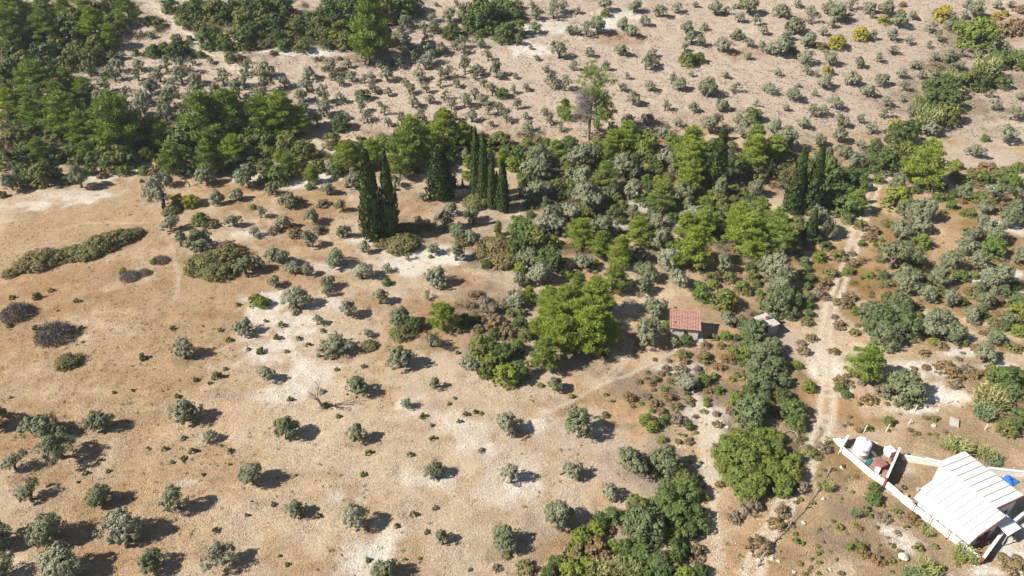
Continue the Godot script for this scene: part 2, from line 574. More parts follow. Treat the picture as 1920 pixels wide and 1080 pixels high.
func plant(species: String, rows: Array) -> void:
	var s: Array = SPECIES[species]
	var tints: Array = s[4]
	for r in rows:
		var far: bool = species == "olive" and (-r[1] > 165.0 and r[0] < 25.0)
		var forms: Array = [] if species == "bare" else FORMS["sparse" if far else s[0]]
		var lime: bool = species == "pine" and -r[1] < 185.0 and r[0] > -45.0
		var tint: Array = tints[rng.randi() % (tints.size() - 1 if species == "olive" and -r[1] > 160.0 else tints.size())]
		if species == "olive" and r[0] > 40.0 and r[1] > -160.0 and r[1] < -88.0:
			tint = tints[1 + rng.randi() % 2]
		if species == "pine":
			tint = tints[[0, 1, 1][rng.randi() % 3] if lime else [0, 0, 1][rng.randi() % 3]]
		if species == "thorn":
			tint = tints[0 if r[2] > 3.9 else 1]
		var large := {"olive": 4.4, "pine": 8.0, "evergreen": 5.0, "green": 4.2, "oak": 6.4, "fig": 5.0, "bramble": 7.5, "heath": 3.2, "thorn": 5.0, "reed": 5.0, "tuft": 1.3, "mound": 7.5, "bare": 9.0}
		var size: String = "large " if r[2] > large[species] else ("small " if r[2] < large[species] * 0.6 else "")
		var rank: String = RANKS[r[6]] if r[6] < RANKS.size() else "%dth " % (r[6] + 1)
		var label: String = "%s%s %s, %snearest %s the %s" % [size, tint[0], s[3], rank, SIDES[r[5]], LANDMARKS[r[4]]]
		label = label[0].to_upper() + label.substr(1)
		var o := thing(s[1], label, s[2], on(r[0], r[1], -0.05), rng.randf() * TAU, s[5])
		if species == "bare":
			piece("branches", make_bare(r[3]), tint[2], o)
			continue
		var f: Array = forms[rng.randi() % forms.size()]
		o.scale = Vector3(r[2] / f[2], r[3] / f[3], r[2] / f[2])
		if species in ["tuft", "heath", "thorn"] and r[2] < 1.6:
			piece("foliage", f[0], tint[2], o)
			continue
		piece("crown" if s[2] == "tree" else ("twigs" if species == "thorn" else "foliage"), f[0], tint[2], o)
		piece("trunk" if s[2] == "tree" else "stems", f[1], M.bark, o)

func cypress(x: float, z: float, w: float, h: float, label: String) -> void:
	var slim := w / h < 0.22
	var f: Array = FORMS.cypress[rng.randi() % 2 + (0 if slim else 2)]
	var o := thing("cypress_tree", label, "tree", on(x, z, -0.05), rng.randf() * TAU, "dark cypresses of the hillside")
	o.scale = Vector3(w / f[2] * 1.1, h / f[3], w / f[2] * 1.1)
	piece("crown", f[0], M.cypress, o)
	piece("trunk", f[1], M.bark, o)

# many copies of one mesh as one object of kind stuff
func scatter(called: String, label: String, mesh: Mesh, mat: Material, where: Array, tints: Array, parent: Node = self) -> Node:
	var mm := MultiMesh.new()
	mm.transform_format = MultiMesh.TRANSFORM_3D
	mm.use_colors = tints.size() > 0
	mm.mesh = mesh
	mm.instance_count = where.size()
	var buf := PackedFloat32Array()
	var stride := 16 if tints.size() else 12
	buf.resize(where.size() * stride)
	for i in where.size():
		var t: Transform3D = where[i]
		var k := i * stride
		for row in 3:
			buf[k + row * 4] = t.basis.x[row]
			buf[k + row * 4 + 1] = t.basis.y[row]
			buf[k + row * 4 + 2] = t.basis.z[row]
			buf[k + row * 4 + 3] = t.origin[row]
		if tints.size():
			var c: Color = tints[i]
			buf[k + 12] = c.r
			buf[k + 13] = c.g
			buf[k + 14] = c.b
			buf[k + 15] = 1.0
	mm.buffer = buf
	var o := MultiMeshInstance3D.new()
	o.name = numbered(called) if parent == self else called
	o.multimesh = mm
	o.material_override = mat
	o.set_meta("kind", "stuff")
	if label:
		o.set_meta("label", label)
	parent.add_child(o, true)
	return o

func set_at(p: Vector3, sx: float, sy: float, turn: float) -> Transform3D:
	return Transform3D(Basis(Vector3.UP, turn).scaled_local(Vector3(sx, sy, sx)), p)

func grass_tuft(blades: int, spread: float, long: float, wide: float) -> ArrayMesh:
	fresh()
	for i in blades:
		var a := rng.randf() * TAU
		var p := Vector3(cos(a), 0, sin(a)) * spread * sqrt(rng.randf())
		var t := (Vector3(cos(a) * 0.9, rng.randf_range(0.25, 1.0), sin(a) * 0.9) + rnd() * 0.5).normalized()
		var no := (unit() + Vector3(0, 0.9, 0))
		no = (no - t * no.dot(t)).normalized()
		var k := rng.randf_range(0.75, 1.2)
		var l := long * rng.randf_range(0.5, 1.0)
		leaf(p + t * l * 0.5, t * l * 0.5, no.cross(t) * wide, no, Color(k, k, k))
	return done()

func sow_grass() -> void:
	var where := []
	var tints := []
	for i in 170000:
		var s := 40.0 + pow(rng.randf(), 1.25) * 132.0
		var x := rng.randf_range(-1, 1) * (s * 0.74 + 18.0)
		var z := -s
		var c := soil_at(x, z)
		if c.b > 0.36 and rng.randf() < 0.6 or c.b > 0.5:
			continue
		var d := mott.get_noise_2d(x * 0.5, z * 0.5) + blot.get_noise_2d(x * 2.0, z * 2.0)
		if d < -0.35 and rng.randf() < 0.6:
			continue
		var grow := rng.randf_range(0.5, 1.25)
		where.append(set_at(on(x, z, -0.02), grow * 1.15, grow * rng.randf_range(0.4, 0.95), rng.randf() * TAU))
		var k := rng.randf_range(0.85, 1.25)
		tints.append(Color(c.r * k * 1.04, c.g * k * rng.randf_range(0.95, 1.07), c.b * k))
	scatter("dry_grass", "short dry straw-coloured grass and stubble covering the fields", grass_tuft(8, 0.24, 0.26, 0.03), M.straw, where, tints)
	where = []
	tints = []
	for i in 45000:
		var s := 168.0 + rng.randf() * 95.0
		var x := rng.randf_range(-1, 1) * (s * 0.76)
		var c := soil_at(x, -s)
		if rng.randf() < 0.35:
			continue
		var grow := rng.randf_range(0.6, 1.5)
		where.append(set_at(on(x, -s, -0.02), grow * 1.7, grow * 0.8, rng.randf() * TAU))
		var k := rng.randf_range(0.5, 1.1)
		tints.append(Color(c.r * k, c.g * k, c.b * k * 0.9))
	scatter("far_grass", "thin dry weeds between the trees of the far groves", grass_tuft(7, 0.26, 0.34, 0.05), M.straw, where, tints)

func sow_undergrowth() -> void:
	var tries := [["undergrowth", 9000]]
	var where := []
	var tints := []
	for i in 70000:
		var s := 46.0 + pow(rng.randf(), 0.8) * 215.0
		var x := rng.randf_range(-1, 1) * (s * 0.74 + 18.0)
		var c := soil_at(x, -s)
		var dark := smoothstep(0.23, 0.13, c.r)
		if rng.randf() > dark * 0.75:
			continue
		var grow := rng.randf_range(0.4, 1.45) * (1.0 if s < 140.0 else 1.6)
		where.append(set_at(on(x, -s, -0.03), grow, grow * rng.randf_range(0.7, 1.3), rng.randf() * TAU))
		var pick := rng.randf()
		tints.append(Color(0.085, 0.108, 0.03) if pick < 0.4 else (Color(0.135, 0.135, 0.045) if pick < 0.72 else (Color(0.16, 0.12, 0.06) if pick < 0.88 else Color(0.15, 0.13, 0.1))))
	fresh()
	for i in 9:
		clump(Vector3(rng.randf_range(-0.45, 0.45), rng.randf_range(0.15, 0.5), rng.randf_range(-0.45, 0.45)), 0.28, Vector3(0, 0.6, 0), 9, 0.2, 0.12, 0.3, false, rng.randf_range(0.8, 1.15))
	var herb := done()
	scatter("undergrowth", "low mixed scrub filling the gaps between trees and bushes", herb, M.straw, where, tints)
	where = []
	tints = []
	for i in 5500:
		var s := 42.0 + pow(rng.randf(), 1.1) * 125.0
		var x := rng.randf_range(-1, 1) * (s * 0.74 + 16.0)
		var c := soil_at(x, -s)
		if c.b > 0.44 or (c.b > 0.18 and rng.randf() < 0.62) or blot.get_noise_2d(x + 300.0, s) < -0.15:
			continue
		var grow := rng.randf_range(0.12, 0.36)
		where.append(set_at(on(x, -s, -0.02), grow * 1.2, grow, rng.randf() * TAU))
		var pick := rng.randf()
		tints.append(Color(0.13, 0.13, 0.04) if pick < 0.35 else (Color(0.2, 0.155, 0.085) if pick < 0.75 else Color(0.16, 0.13, 0.09)))
	scatter("dry_weeds", "small brown and olive weeds dotted through the dry fields", herb, M.straw, where, tints)
	where = []
	tints = []
	for i in 16000:
		var s := 42.0 + rng.randf() * 140.0
		var x := rng.randf_range(-1, 1) * (s * 0.74 + 14.0)
		var c := soil_at(x, -s)
		if c.b < 0.32 or rng.randf() > (c.b - 0.31) * 4.0:
			continue
		var grow := rng.randf_range(0.4, 1.5)
		where.append(Transform3D(Basis.from_euler(rnd() * 2.0).scaled(Vector3(grow, grow * 0.6, grow)), on(x, -s, 0.01)))
		var k := rng.randf_range(0.8, 1.1)
		tints.append(Color(0.5 * k, 0.46 * k, 0.4 * k))
	scatter("loose_stones", "small pale chalk stones lying on the bare patches", stone(0.13, 1), M.straw, where, tints)

func stone(r: float, seed_: int) -> ArrayMesh:
	var keep := rng.state
	rng.seed = seed_
	var st := SurfaceTool.new()
	st.begin(Mesh.PRIMITIVE_TRIANGLES)
	var s := SphereMesh.new()
	s.radial_segments = 8
	s.rings = 4
	s.radius = r
	s.height = r * 2.0
	var a := s.get_mesh_arrays()
	var v: PackedVector3Array = a[Mesh.ARRAY_VERTEX]
	var moved := {}
	for i in v.size():
		var key := v[i].snapped(Vector3.ONE * 0.001)
		if not moved.has(key):
			moved[key] = v[i] * rng.randf_range(0.7, 1.2) * Vector3(1, 0.75, 1)
		v[i] = moved[key]
	for i in a[Mesh.ARRAY_INDEX]:
		st.set_smooth_group(-1)
		st.set_color(Color.WHITE)
		st.add_vertex(v[i])
	st.generate_normals()
	rng.state = keep
	return st.commit()

# ------------------------------------------------------------------ built things
func begin() -> SurfaceTool:
	var st := SurfaceTool.new()
	st.begin(Mesh.PRIMITIVE_TRIANGLES)
	st.set_smooth_group(-1)
	return st

func face(st: SurfaceTool, a: Vector3, b: Vector3, c: Vector3, d: Vector3) -> void:   # a b c d clockwise seen from outside
	for p in [a, b, c, a, c, d]:
		st.set_smooth_group(-1)
		st.add_vertex(p)

# box with chamfered top edges
func box(st: SurfaceTool, lo: Vector3, hi: Vector3, e := 0.02) -> void:
	hex(st, [Vector3(lo.x, lo.y, lo.z), Vector3(hi.x, lo.y, lo.z), Vector3(hi.x, lo.y, hi.z), Vector3(lo.x, lo.y, hi.z)], [Vector3(lo.x, hi.y - e, lo.z), Vector3(hi.x, hi.y - e, lo.z), Vector3(hi.x, hi.y - e, hi.z), Vector3(lo.x, hi.y - e, hi.z)], false)
	hex(st, [Vector3(lo.x, hi.y - e, lo.z), Vector3(hi.x, hi.y - e, lo.z), Vector3(hi.x, hi.y - e, hi.z), Vector3(lo.x, hi.y - e, hi.z)], [Vector3(lo.x + e, hi.y, lo.z + e), Vector3(hi.x - e, hi.y, lo.z + e), Vector3(hi.x - e, hi.y, hi.z - e), Vector3(lo.x + e, hi.y, hi.z - e)], true)

# b and t: four corners, counter-clockwise seen from above starting anywhere
func hex(st: SurfaceTool, b: Array, t: Array, top := true, bottom := false) -> void:
	for i in 4:
		var j := (i + 1) % 4
		face(st, b[i], b[j], t[j], t[i])
	if top:
		face(st, t[0], t[1], t[2], t[3])
	if bottom:
		face(st, b[3], b[2], b[1], b[0])

func slab(st: SurfaceTool, a: Vector3, b: Vector3, c: Vector3, d: Vector3, thick: float) -> void:
	var dn := Vector3(0, -thick, 0)
	hex(st, [a + dn, b + dn, c + dn, d + dn], [a, b, c, d], true, true)

func rod(st: SurfaceTool, a: Vector3, b: Vector3, r: float, sides := 7) -> void:
	var d := (b - a).normalized()
	var u := d.cross(Vector3(0.3, 0.1, 0.9)).normalized()
	var w := u.cross(d)
	for j in sides:
		var p := (u * cos(TAU * j / sides) + w * sin(TAU * j / sides)) * r
		var q := (u * cos(TAU * (j + 1) / sides) + w * sin(TAU * (j + 1) / sides)) * r
		face(st, a + p, b + p, b + q, a + q)
		for tri in [[b, b + q, b + p], [a, a + p, a + q]]:
			for v in tri:
				st.add_vertex(v)

func lathe(st: SurfaceTool, prof: Array, sides := 28, rib := 0.0) -> void:
	for i in prof.size() - 1:
		for j in sides:
			var ring := []
			for q in [[i, j], [i + 1, j], [i + 1, j + 1], [i, j + 1]]:
				var pr: Vector2 = prof[q[0]]
				var w: float = TAU * q[1] / sides
				ring.append(Vector3(cos(w) * pr.x * (1.0 + rib * (q[1] % 2)), pr.y, sin(w) * pr.x * (1.0 + rib * (q[1] % 2))))
			for v in [ring[0], ring[1], ring[2], ring[0], ring[2], ring[3]]:
				st.set_smooth_group(0 if rib == 0.0 else -1)
				st.add_vertex(v)

func commit(st: SurfaceTool, called: String, mat: Material, parent: Node) -> MeshInstance3D:
	st.generate_normals()
	return piece(called, st.commit(), mat, parent)

func garden_wall(a: Vector2, b: Vector2, high: float, thick: float, label: String, block := 0.88, face_mat: Material = null) -> void:
	var d := (b - a)
	var n := maxi(1, roundi(d.length() / block))
	var o := thing("garden_wall", label, "wall", on(a.x, a.y), -d.angle(), "white block walls round the yard")
	var each := d.length() / n
	var y0 := o.position.y
	for i in n:
		var p := a + d * ((i + 0.5) / n)
		var g := height(p.x, p.y) - y0
		var st := begin()
		box(st, Vector3(i * each + 0.012, g - 0.4, -thick / 2), Vector3((i + 1) * each - 0.012, g + high - 0.08, thick / 2), 0.01)
		commit(st, "block", face_mat if face_mat else M.render_white, o)
		st = begin()
		box(st, Vector3(i * each + 0.008, g + high - 0.08, -thick / 2 - 0.04), Vector3((i + 1) * each - 0.008, g + high + rng.randf_range(-0.01, 0.01), thick / 2 + 0.04), 0.015)
		commit(st, "coping", M.white, o)

func white_house() -> void:
	var o := thing("white_house", "White house with broad pale panelled roof and lean-to beside the driveway", "house", on(49.37, -58.75), deg_to_rad(-65.5))
	# local x runs along the eaves, -z up across the roof
	var st := begin()
	box(st, Vector3(0.35, -0.6, -3.9), Vector3(7.3, 2.75, -0.25), 0.01)
	box(st, Vector3(-1.0, -0.6, -8.6), Vector3(6.1, 3.85, -3.9), 0.01)
	# gables
	for g in [[0.35, 7.3, -0.25, 2.75, -3.9, 4.1]]:
		for x in [g[0], g[1]]:
			for f in [1.0, -1.0]:
				var tri := [Vector3(x, g[3], g[2]), Vector3(x, g[3], g[4]), Vector3(x, g[5], g[4])]
				if f < 0:
					tri.reverse()
				for p in tri:
					st.set_smooth_group(-1)
					st.add_vertex(p + Vector3(0.004 * f, 0, 0))
	commit(st, "wall", M.render_white, o)
	var seam := 0.045
	for i in 9:
		st = begin()
		var a := 7.6 / 9.0 * i
		var b := 7.6 / 9.0 * (i + 1)
		slab(st, Vector3(a + seam, 4.28, -3.95), Vector3(b - seam, 4.28, -3.95), Vector3(b - seam, 2.92, 0.05), Vector3(a + seam, 2.92, 0.05), 0.07)
		commit(st, "roof_panel", M.white, o)
		st = begin()
		a = -1.4 + 7.8 / 9.0 * i
		b = -1.4 + 7.8 / 9.0 * (i + 1)
		slab(st, Vector3(a + seam, 4.06, -8.9), Vector3(b - seam, 4.06, -8.9), Vector3(b - seam, 4.3, -3.85), Vector3(a + seam, 4.3, -3.85), 0.07)
		commit(st, "roof_panel", M.white, o)
	# dark lining under the panels
	st = begin()
	slab(st, Vector3(0.02, 4.19, -3.93), Vector3(7.58, 4.19, -3.93), Vector3(7.58, 2.84, 0.03), Vector3(0.02, 2.84, 0.03), 0.05)
	slab(st, Vector3(-1.38, 3.97, -8.87), Vector3(6.38, 3.97, -8.87), Vector3(6.38, 4.21, -3.87), Vector3(-1.38, 4.21, -3.87), 0.05)
	commit(st, "roof_lining", M.grey_metal, o)
	st = begin()
	box(st, Vector3(-0.05, 4.31, -4.02), Vector3(6.4, 4.36, -3.8), 0.02)
	commit(st, "ridge_cap", M.white, o)
	# lean-to in front
	st = begin()
	slab(st, Vector3(0.15, 2.78, 0.07), Vector3(7.55, 2.78, 0.07), Vector3(7.7, 2.35, 1.4), Vector3(0.45, 2.35, 1.4), 0.06)
	commit(st, "lean_to_roof", M.white, o)
	for x in [0.7, 3.0, 5.3, 7.4]:
		st = begin()
		rod(st, Vector3(x, -0.4, 1.3), Vector3(x, 2.3, 1.3), 0.05)
		commit(st, "post", M.grey_metal, o)
	# red edge boards on the driveway gable
	st = begin()
	slab(st, Vector3(7.62, 4.24, -3.95), Vector3(7.67, 4.24, -3.95), Vector3(7.67, 2.88, 0.05), Vector3(7.62, 2.88, 0.05), 0.2)
	slab(st, Vector3(6.42, 4.02, -8.9), Vector3(6.47, 4.02, -8.9), Vector3(6.47, 4.26, -3.85), Vector3(6.42, 4.26, -3.85), 0.2)
	commit(st, "edge_board", M.red, o)
	# porch roof
	st = begin()
	slab(st, Vector3(6.3, 2.5, -6.2), Vector3(8.7, 2.4, -6.0), Vector3(8.8, 2.4, -3.7), Vector3(7.2, 2.5, -3.9), 0.12)
	commit(st, "porch_roof", M.pale_blue, o)
	for p in [Vector3(8.6, 0, -5.9), Vector3(8.65, 0, -3.85)]:
		st = begin()
		rod(st, p + Vector3(0, -0.4, 0), p + Vector3(0, 2.3, 0), 0.06)
		commit(st, "porch_post", M.grey_metal, o)
	st = begin()
	box(st, Vector3(7.3, 0.0, -2.9), Vector3(7.35, 2.05, -1.9), 0.005)
	var door := commit(st, "door", M.dark_wood, o)
	st = begin()
	box(st, Vector3(7.35, 0.95, -2.8), Vector3(7.4, 1.05, -2.72), 0.005)
	commit(st, "handle", M.grey_metal, door)
	for z in [-1.3, -7.2]:
		st = begin()
		var x := 7.3 if z > -4 else 6.1
		box(st, Vector3(x, 0.9, z - 0.5), Vector3(x + 0.05, 2.0, z + 0.5), 0.005)
		var win := commit(st, "window", M.white, o)
		st = begin()
		box(st, Vector3(x + 0.05, 0.98, z - 0.42), Vector3(x + 0.06, 1.92, z + 0.42), 0.002)
		commit(st, "pane", M.glass_dark, win)
	st = begin()
	box(st, Vector3(-0.45, 2.1, -0.3), Vector3(-0.05, 2.6, 0.0), 0.02)
	commit(st, "roof_vent", M.grey_metal, o)

func yard() -> void:
	garden_wall(Vector2(44.07, -67.88), Vector2(52.48, -50.34), 0.95, 0.2, "long low white block wall along the yard's open field side")
	garden_wall(Vector2(44.15, -68.1), Vector2(45.7, -69.9), 1.15, 0.26, "short white wall closing the yard beside the water tank")
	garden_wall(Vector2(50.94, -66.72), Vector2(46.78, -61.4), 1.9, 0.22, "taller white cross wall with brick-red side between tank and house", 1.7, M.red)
	garden_wall(Vector2(51.35, -66.3), Vector2(56.6, -64.6), 0.95, 0.3, "low white wall behind the yard, between cross wall and house", 2.7)
	garden_wall(Vector2(61.0, -63.7), Vector2(68.0, -62.6), 0.95, 0.3, "low white wall behind the house beside the blue tarp", 2.4)
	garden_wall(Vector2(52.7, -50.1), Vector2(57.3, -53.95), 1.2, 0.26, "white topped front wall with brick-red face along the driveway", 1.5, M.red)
	garden_wall(Vector2(59.2, -55.2), Vector2(63.0, -57.6), 1.2, 0.26, "front wall piece beyond the gate, past the porch", 1.5)
	# tank on its pad
	var o := thing("water_tank", "Big white plastic water tank on a concrete pad in the yard corner", "water tank", on(46.3, -67.2))
	var st := begin()
	lathe(st, [Vector2(0.98, 0.1), Vector2(1.0, 0.2), Vector2(1.0, 0.9), Vector2(1.03, 0.93), Vector2(1.03, 1.0), Vector2(1.0, 1.03), Vector2(1.0, 1.75), Vector2(1.03, 1.78), Vector2(1.03, 1.85), Vector2(1.0, 1.88), Vector2(1.0, 2.45), Vector2(0.95, 2.55), Vector2(0.7, 2.72), Vector2(0.35, 2.82), Vector2(0.0, 2.84)])
	commit(st, "tank_body", M.plastic_white, o)
	st = begin()
	lathe(st, [Vector2(0.26, 2.8), Vector2(0.27, 2.93), Vector2(0.0, 2.96)], 16)
	commit(st, "lid", M.plastic_white, o)
	st = begin()
	box(st, Vector3(-1.15, -0.3, -1.15), Vector3(1.15, 0.1, 1.15))
	commit(st, "pad", M.concrete, o)
	st = begin()
	rod(st, Vector3(1.0, 0.3, 0.2), Vector3(1.8, 0.15, 0.9), 0.04)
	commit(st, "pipe", M.grey_metal, o)
	o = thing("water_cube", "White plastic water cube in a cage against the cross wall", "container", on(50.15, -67.2), 0.35)
	st = begin()
	box(st, Vector3(-0.48, 0.16, -0.58), Vector3(0.48, 1.12, 0.58), 0.08)
	commit(st, "bottle", M.plastic_white, o)
	st = begin()
	for h in [0.2, 0.5, 0.8, 1.08]:
		for k in 4:
			var c := [Vector3(-0.52, h, -0.62), Vector3(0.52, h, -0.62), Vector3(0.52, h, 0.62), Vector3(-0.52, h, 0.62)]
			rod(st, c[k], c[(k + 1) % 4], 0.014, 5)
	commit(st, "cage", M.grey_metal, o)
	st = begin()
	box(st, Vector3(-0.54, 0.0, -0.64), Vector3(0.54, 0.14, 0.64))
	commit(st, "pallet", M.old_wood, o)
	st = begin()
	lathe(st, [Vector2(0.12, 1.12), Vector2(0.12, 1.17), Vector2(0.0, 1.18)], 12)
	commit(st, "cap", M.grey_metal, o)
	o = thing("pump_shed", "Small dark red pump cabinet between tank and cross wall", "cabinet", on(47.9, -64.9), 0.45)
	st = begin()
	box(st, Vector3(-0.42, -0.1, -0.5), Vector3(0.42, 0.95, 0.5))
	commit(st, "body", M.red_dull, o)
	st = begin()
	slab(st, Vector3(-0.55, 1.12, -0.62), Vector3(0.55, 1.12, -0.62), Vector3(0.55, 0.97, 0.62), Vector3(-0.55, 0.97, 0.62), 0.04)
	commit(st, "roof", M.red_dull, o)
	o = thing("round_tray", "Round grey-green dish on a pole above the red cabinet", "dish", on(48.65, -65.6))
	st = begin()
	rod(st, Vector3(0, -0.2, 0), Vector3(0, 1.45, 0), 0.03)
	commit(st, "pole", M.grey_metal, o)
	st = begin()
	lathe(st, [Vector2(0.0, 1.44), Vector2(0.3, 1.47), Vector2(0.36, 1.55), Vector2(0.35, 1.55), Vector2(0.28, 1.5), Vector2(0.0, 1.48)], 18)
	commit(st, "dish", M.grey_green, o)
	o = thing("white_crate", "White foam crate on the ground beside the red cabinet", "crate", on(47.3, -64.2), 0.9)
	st = begin()
	box(st, Vector3(-0.4, 0, -0.28), Vector3(0.4, 0.45, 0.28), 0.03)
	commit(st, "box", M.plastic_white, o)
	st = begin()
	box(st, Vector3(-0.42, 0.45, -0.3), Vector3(0.42, 0.52, 0.3), 0.02)
	commit(st, "lid", M.plastic_white, o)
	o = thing("metal_ladder", "Grey metal ladder leaning from the tank towards the cabinet", "ladder", on(47.25, -66.5), -0.75)
	st = begin()
	rod(st, Vector3(0, 1.55, -0.2), Vector3(1.6, 0.15, -0.2), 0.03)
	commit(st, "rail", M.grey_metal, o)
	st = begin()
	rod(st, Vector3(0, 1.55, 0.2), Vector3(1.6, 0.15, 0.2), 0.03)
	commit(st, "rail", M.grey_metal, o)
	for k in 7:
		st = begin()
		var f := (k + 0.5) / 7.0
		rod(st, Vector3(1.6 * f, 1.55 - 1.4 * f, -0.2), Vector3(1.6 * f, 1.55 - 1.4 * f, 0.2), 0.02, 5)
		commit(st, "rung", M.grey_metal, o)
	o = thing("leaning_panel", "Grey concrete panel with a white top edge right of the tank", "panel", on(48.0, -68.3), 0.9)
	st = begin()
	box(st, Vector3(-0.1, -0.3, -0.7), Vector3(0.1, 1.5, 0.7), 0.02)
	commit(st, "board", M.concrete, o)
	st = begin()
	box(st, Vector3(-0.13, 1.5, -0.75), Vector3(0.13, 1.58, 0.75), 0.02)
	commit(st, "edge", M.white, o)
	cloth("blue_tarp", "Crumpled blue tarp behind the house by the rear wall", "tarp", 62.6, -61.9, 3.2, 1.5, 0.5, M.blue, 0.5)
	cloth("teal_sheet", "Teal plastic sheet hanging behind the water tank", "sheet", 46.9, -69.0, 1.3, 0.7, 0.7, M.teal, 0.4)
	cloth("green_net", "Dark green netting on the ground below the ladder", "net", 47.0, -65.9, 1.2, 0.7, 0.2, M.teal, 0.8)
	cloth("pale_sheet", "Torn pale plastic sheet against the outer end of the short wall", "sheet", 44.6, -69.6, 1.2, 1.5, 0.35, M.pale_blue, 0.2)
	o = thing("tyre", "Old black tyre lying on the bare soil inside the yard", "tyre", on(49.4, -61.3))
	var tor := TorusMesh.new()
	tor.inner_radius = 0.2
	tor.outer_radius = 0.36
	tor.rings = 20
	tor.ring_segments = 10
	var q := piece("tread", tor, M.rubber, o)
	q.position.y = 0.08
	st = begin()
	lathe(st, [Vector2(0.21, 0.06), Vector2(0.24, 0.17), Vector2(0.22, 0.18)], 20)
	commit(st, "sidewall", M.rubber, o)
	for p in [[Vector2(46.9, -61.2), Vector2(50.6, -57.0), "Long pale pipe lying inside the yard along the low wall"], [Vector2(46.7, -61.0), Vector2(49.6, -57.4), "Thinner grey pipe lying between the long pale pipe and the wall"], [Vector2(45.5, -66.2), Vector2(46.9, -64.1), "Short bent pipe on the soil between the tank and the white crate"], [Vector2(48.2, -67.6), Vector2(49.6, -67.3), "Pale pole laid from the leaning panel towards the water cube"]]:
		var lie := on(p[0].x, p[0].y, 0.12)
		o = thing("metal_pipe", p[2], "pipe", lie)
		st = begin()
		var run: Vector3 = on(p[1].x, p[1].y, 0.14) - lie
		rod(st, Vector3.ZERO, run, 0.045)
		commit(st, "tube", M.concrete_pale, o)
		st = begin()
		rod(st, run * 0.48, run * 0.53, 0.065)
		commit(st, "joint", M.grey_metal, o)
	o = thing("tool_box", "Small straw-coloured box on the soil near the house corner", "box", on(48.9, -59.9), 0.4)
	st = begin()
	box(st, Vector3(-0.25, -0.05, -0.2), Vector3(0.25, 0.4, 0.2), 0.02)
	commit(st, "body", M.old_wood, o)
	st = begin()
	box(st, Vector3(-0.27, 0.4, -0.22), Vector3(0.27, 0.45, 0.22), 0.015)
	commit(st, "lid", M.old_wood, o)
	o = thing("white_chest", "Low white chest standing against the house corner by the lean-to", "chest", on(48.55, -58.9), -1.1)
	st = begin()
	box(st, Vector3(-0.55, -0.1, -0.35), Vector3(0.55, 0.6, 0.35), 0.03)
	commit(st, "body", M.plastic_white, o)
	st = begin()
	box(st, Vector3(-0.58, 0.6, -0.38), Vector3(0.58, 0.68, 0.38), 0.02)
	commit(st, "lid", M.plastic_white, o)
	o = thing("orange_chair", "Orange garden chair beside the porch of the white house", "chair", on(55.6, -53.9), 0.8)
	st = begin()
	box(st, Vector3(-0.25, 0.42, -0.25), Vector3(0.25, 0.47, 0.25))
	commit(st, "seat", M.orange, o)
	st = begin()
	box(st, Vector3(-0.25, 0.47, -0.27), Vector3(0.25, 0.95, -0.22))
	commit(st, "backrest", M.orange, o)
	for lx in [-0.22, 0.22]:
		for lz in [-0.22, 0.22]:
			st = begin()
			rod(st, Vector3(lx, -0.05, lz), Vector3(lx, 0.42, lz), 0.02, 5)
			commit(st, "leg", M.orange, o)

func cloth(called: String, label: String, category: String, x: float, z: float, w: float, d: float, bump: float, mat: Material, turn: float) -> void:
	var st := begin()
	var y0 := height(x, z)
	var n := 12
	var p := func(i: int, j: int) -> Vector3:
		var u := (float(i) / n - 0.5) * w
		var v := (float(j) / n - 0.5) * d
		var e := 1.0 - pow(maxf(absf(float(i) / n - 0.5), absf(float(j) / n - 0.5)) * 2.0, 3.0)
		return Vector3(u + mott.get_noise_2d(u * 9.0, v * 9.0) * 0.12, 0.05 + e * bump * (0.6 + 0.5 * sin(u * 5.0 + v * 3.0) + mott.get_noise_2d(u * 14.0 + x, v * 14.0)), v)
	for i in n:
		for j in n:
			for q in [[i, j], [i + 1, j], [i + 1, j + 1], [i, j], [i + 1, j + 1], [i, j + 1]]:
				st.set_smooth_group(0)
				st.add_vertex(p.call(q[0], q[1]))
	st.generate_normals()
	var o := piece(called, st.commit(), mat, self)
	o.position = Vector3(x, y0, z)
	o.rotation.y = turn
	o.set_meta("label", label)
	o.set_meta("category", category)

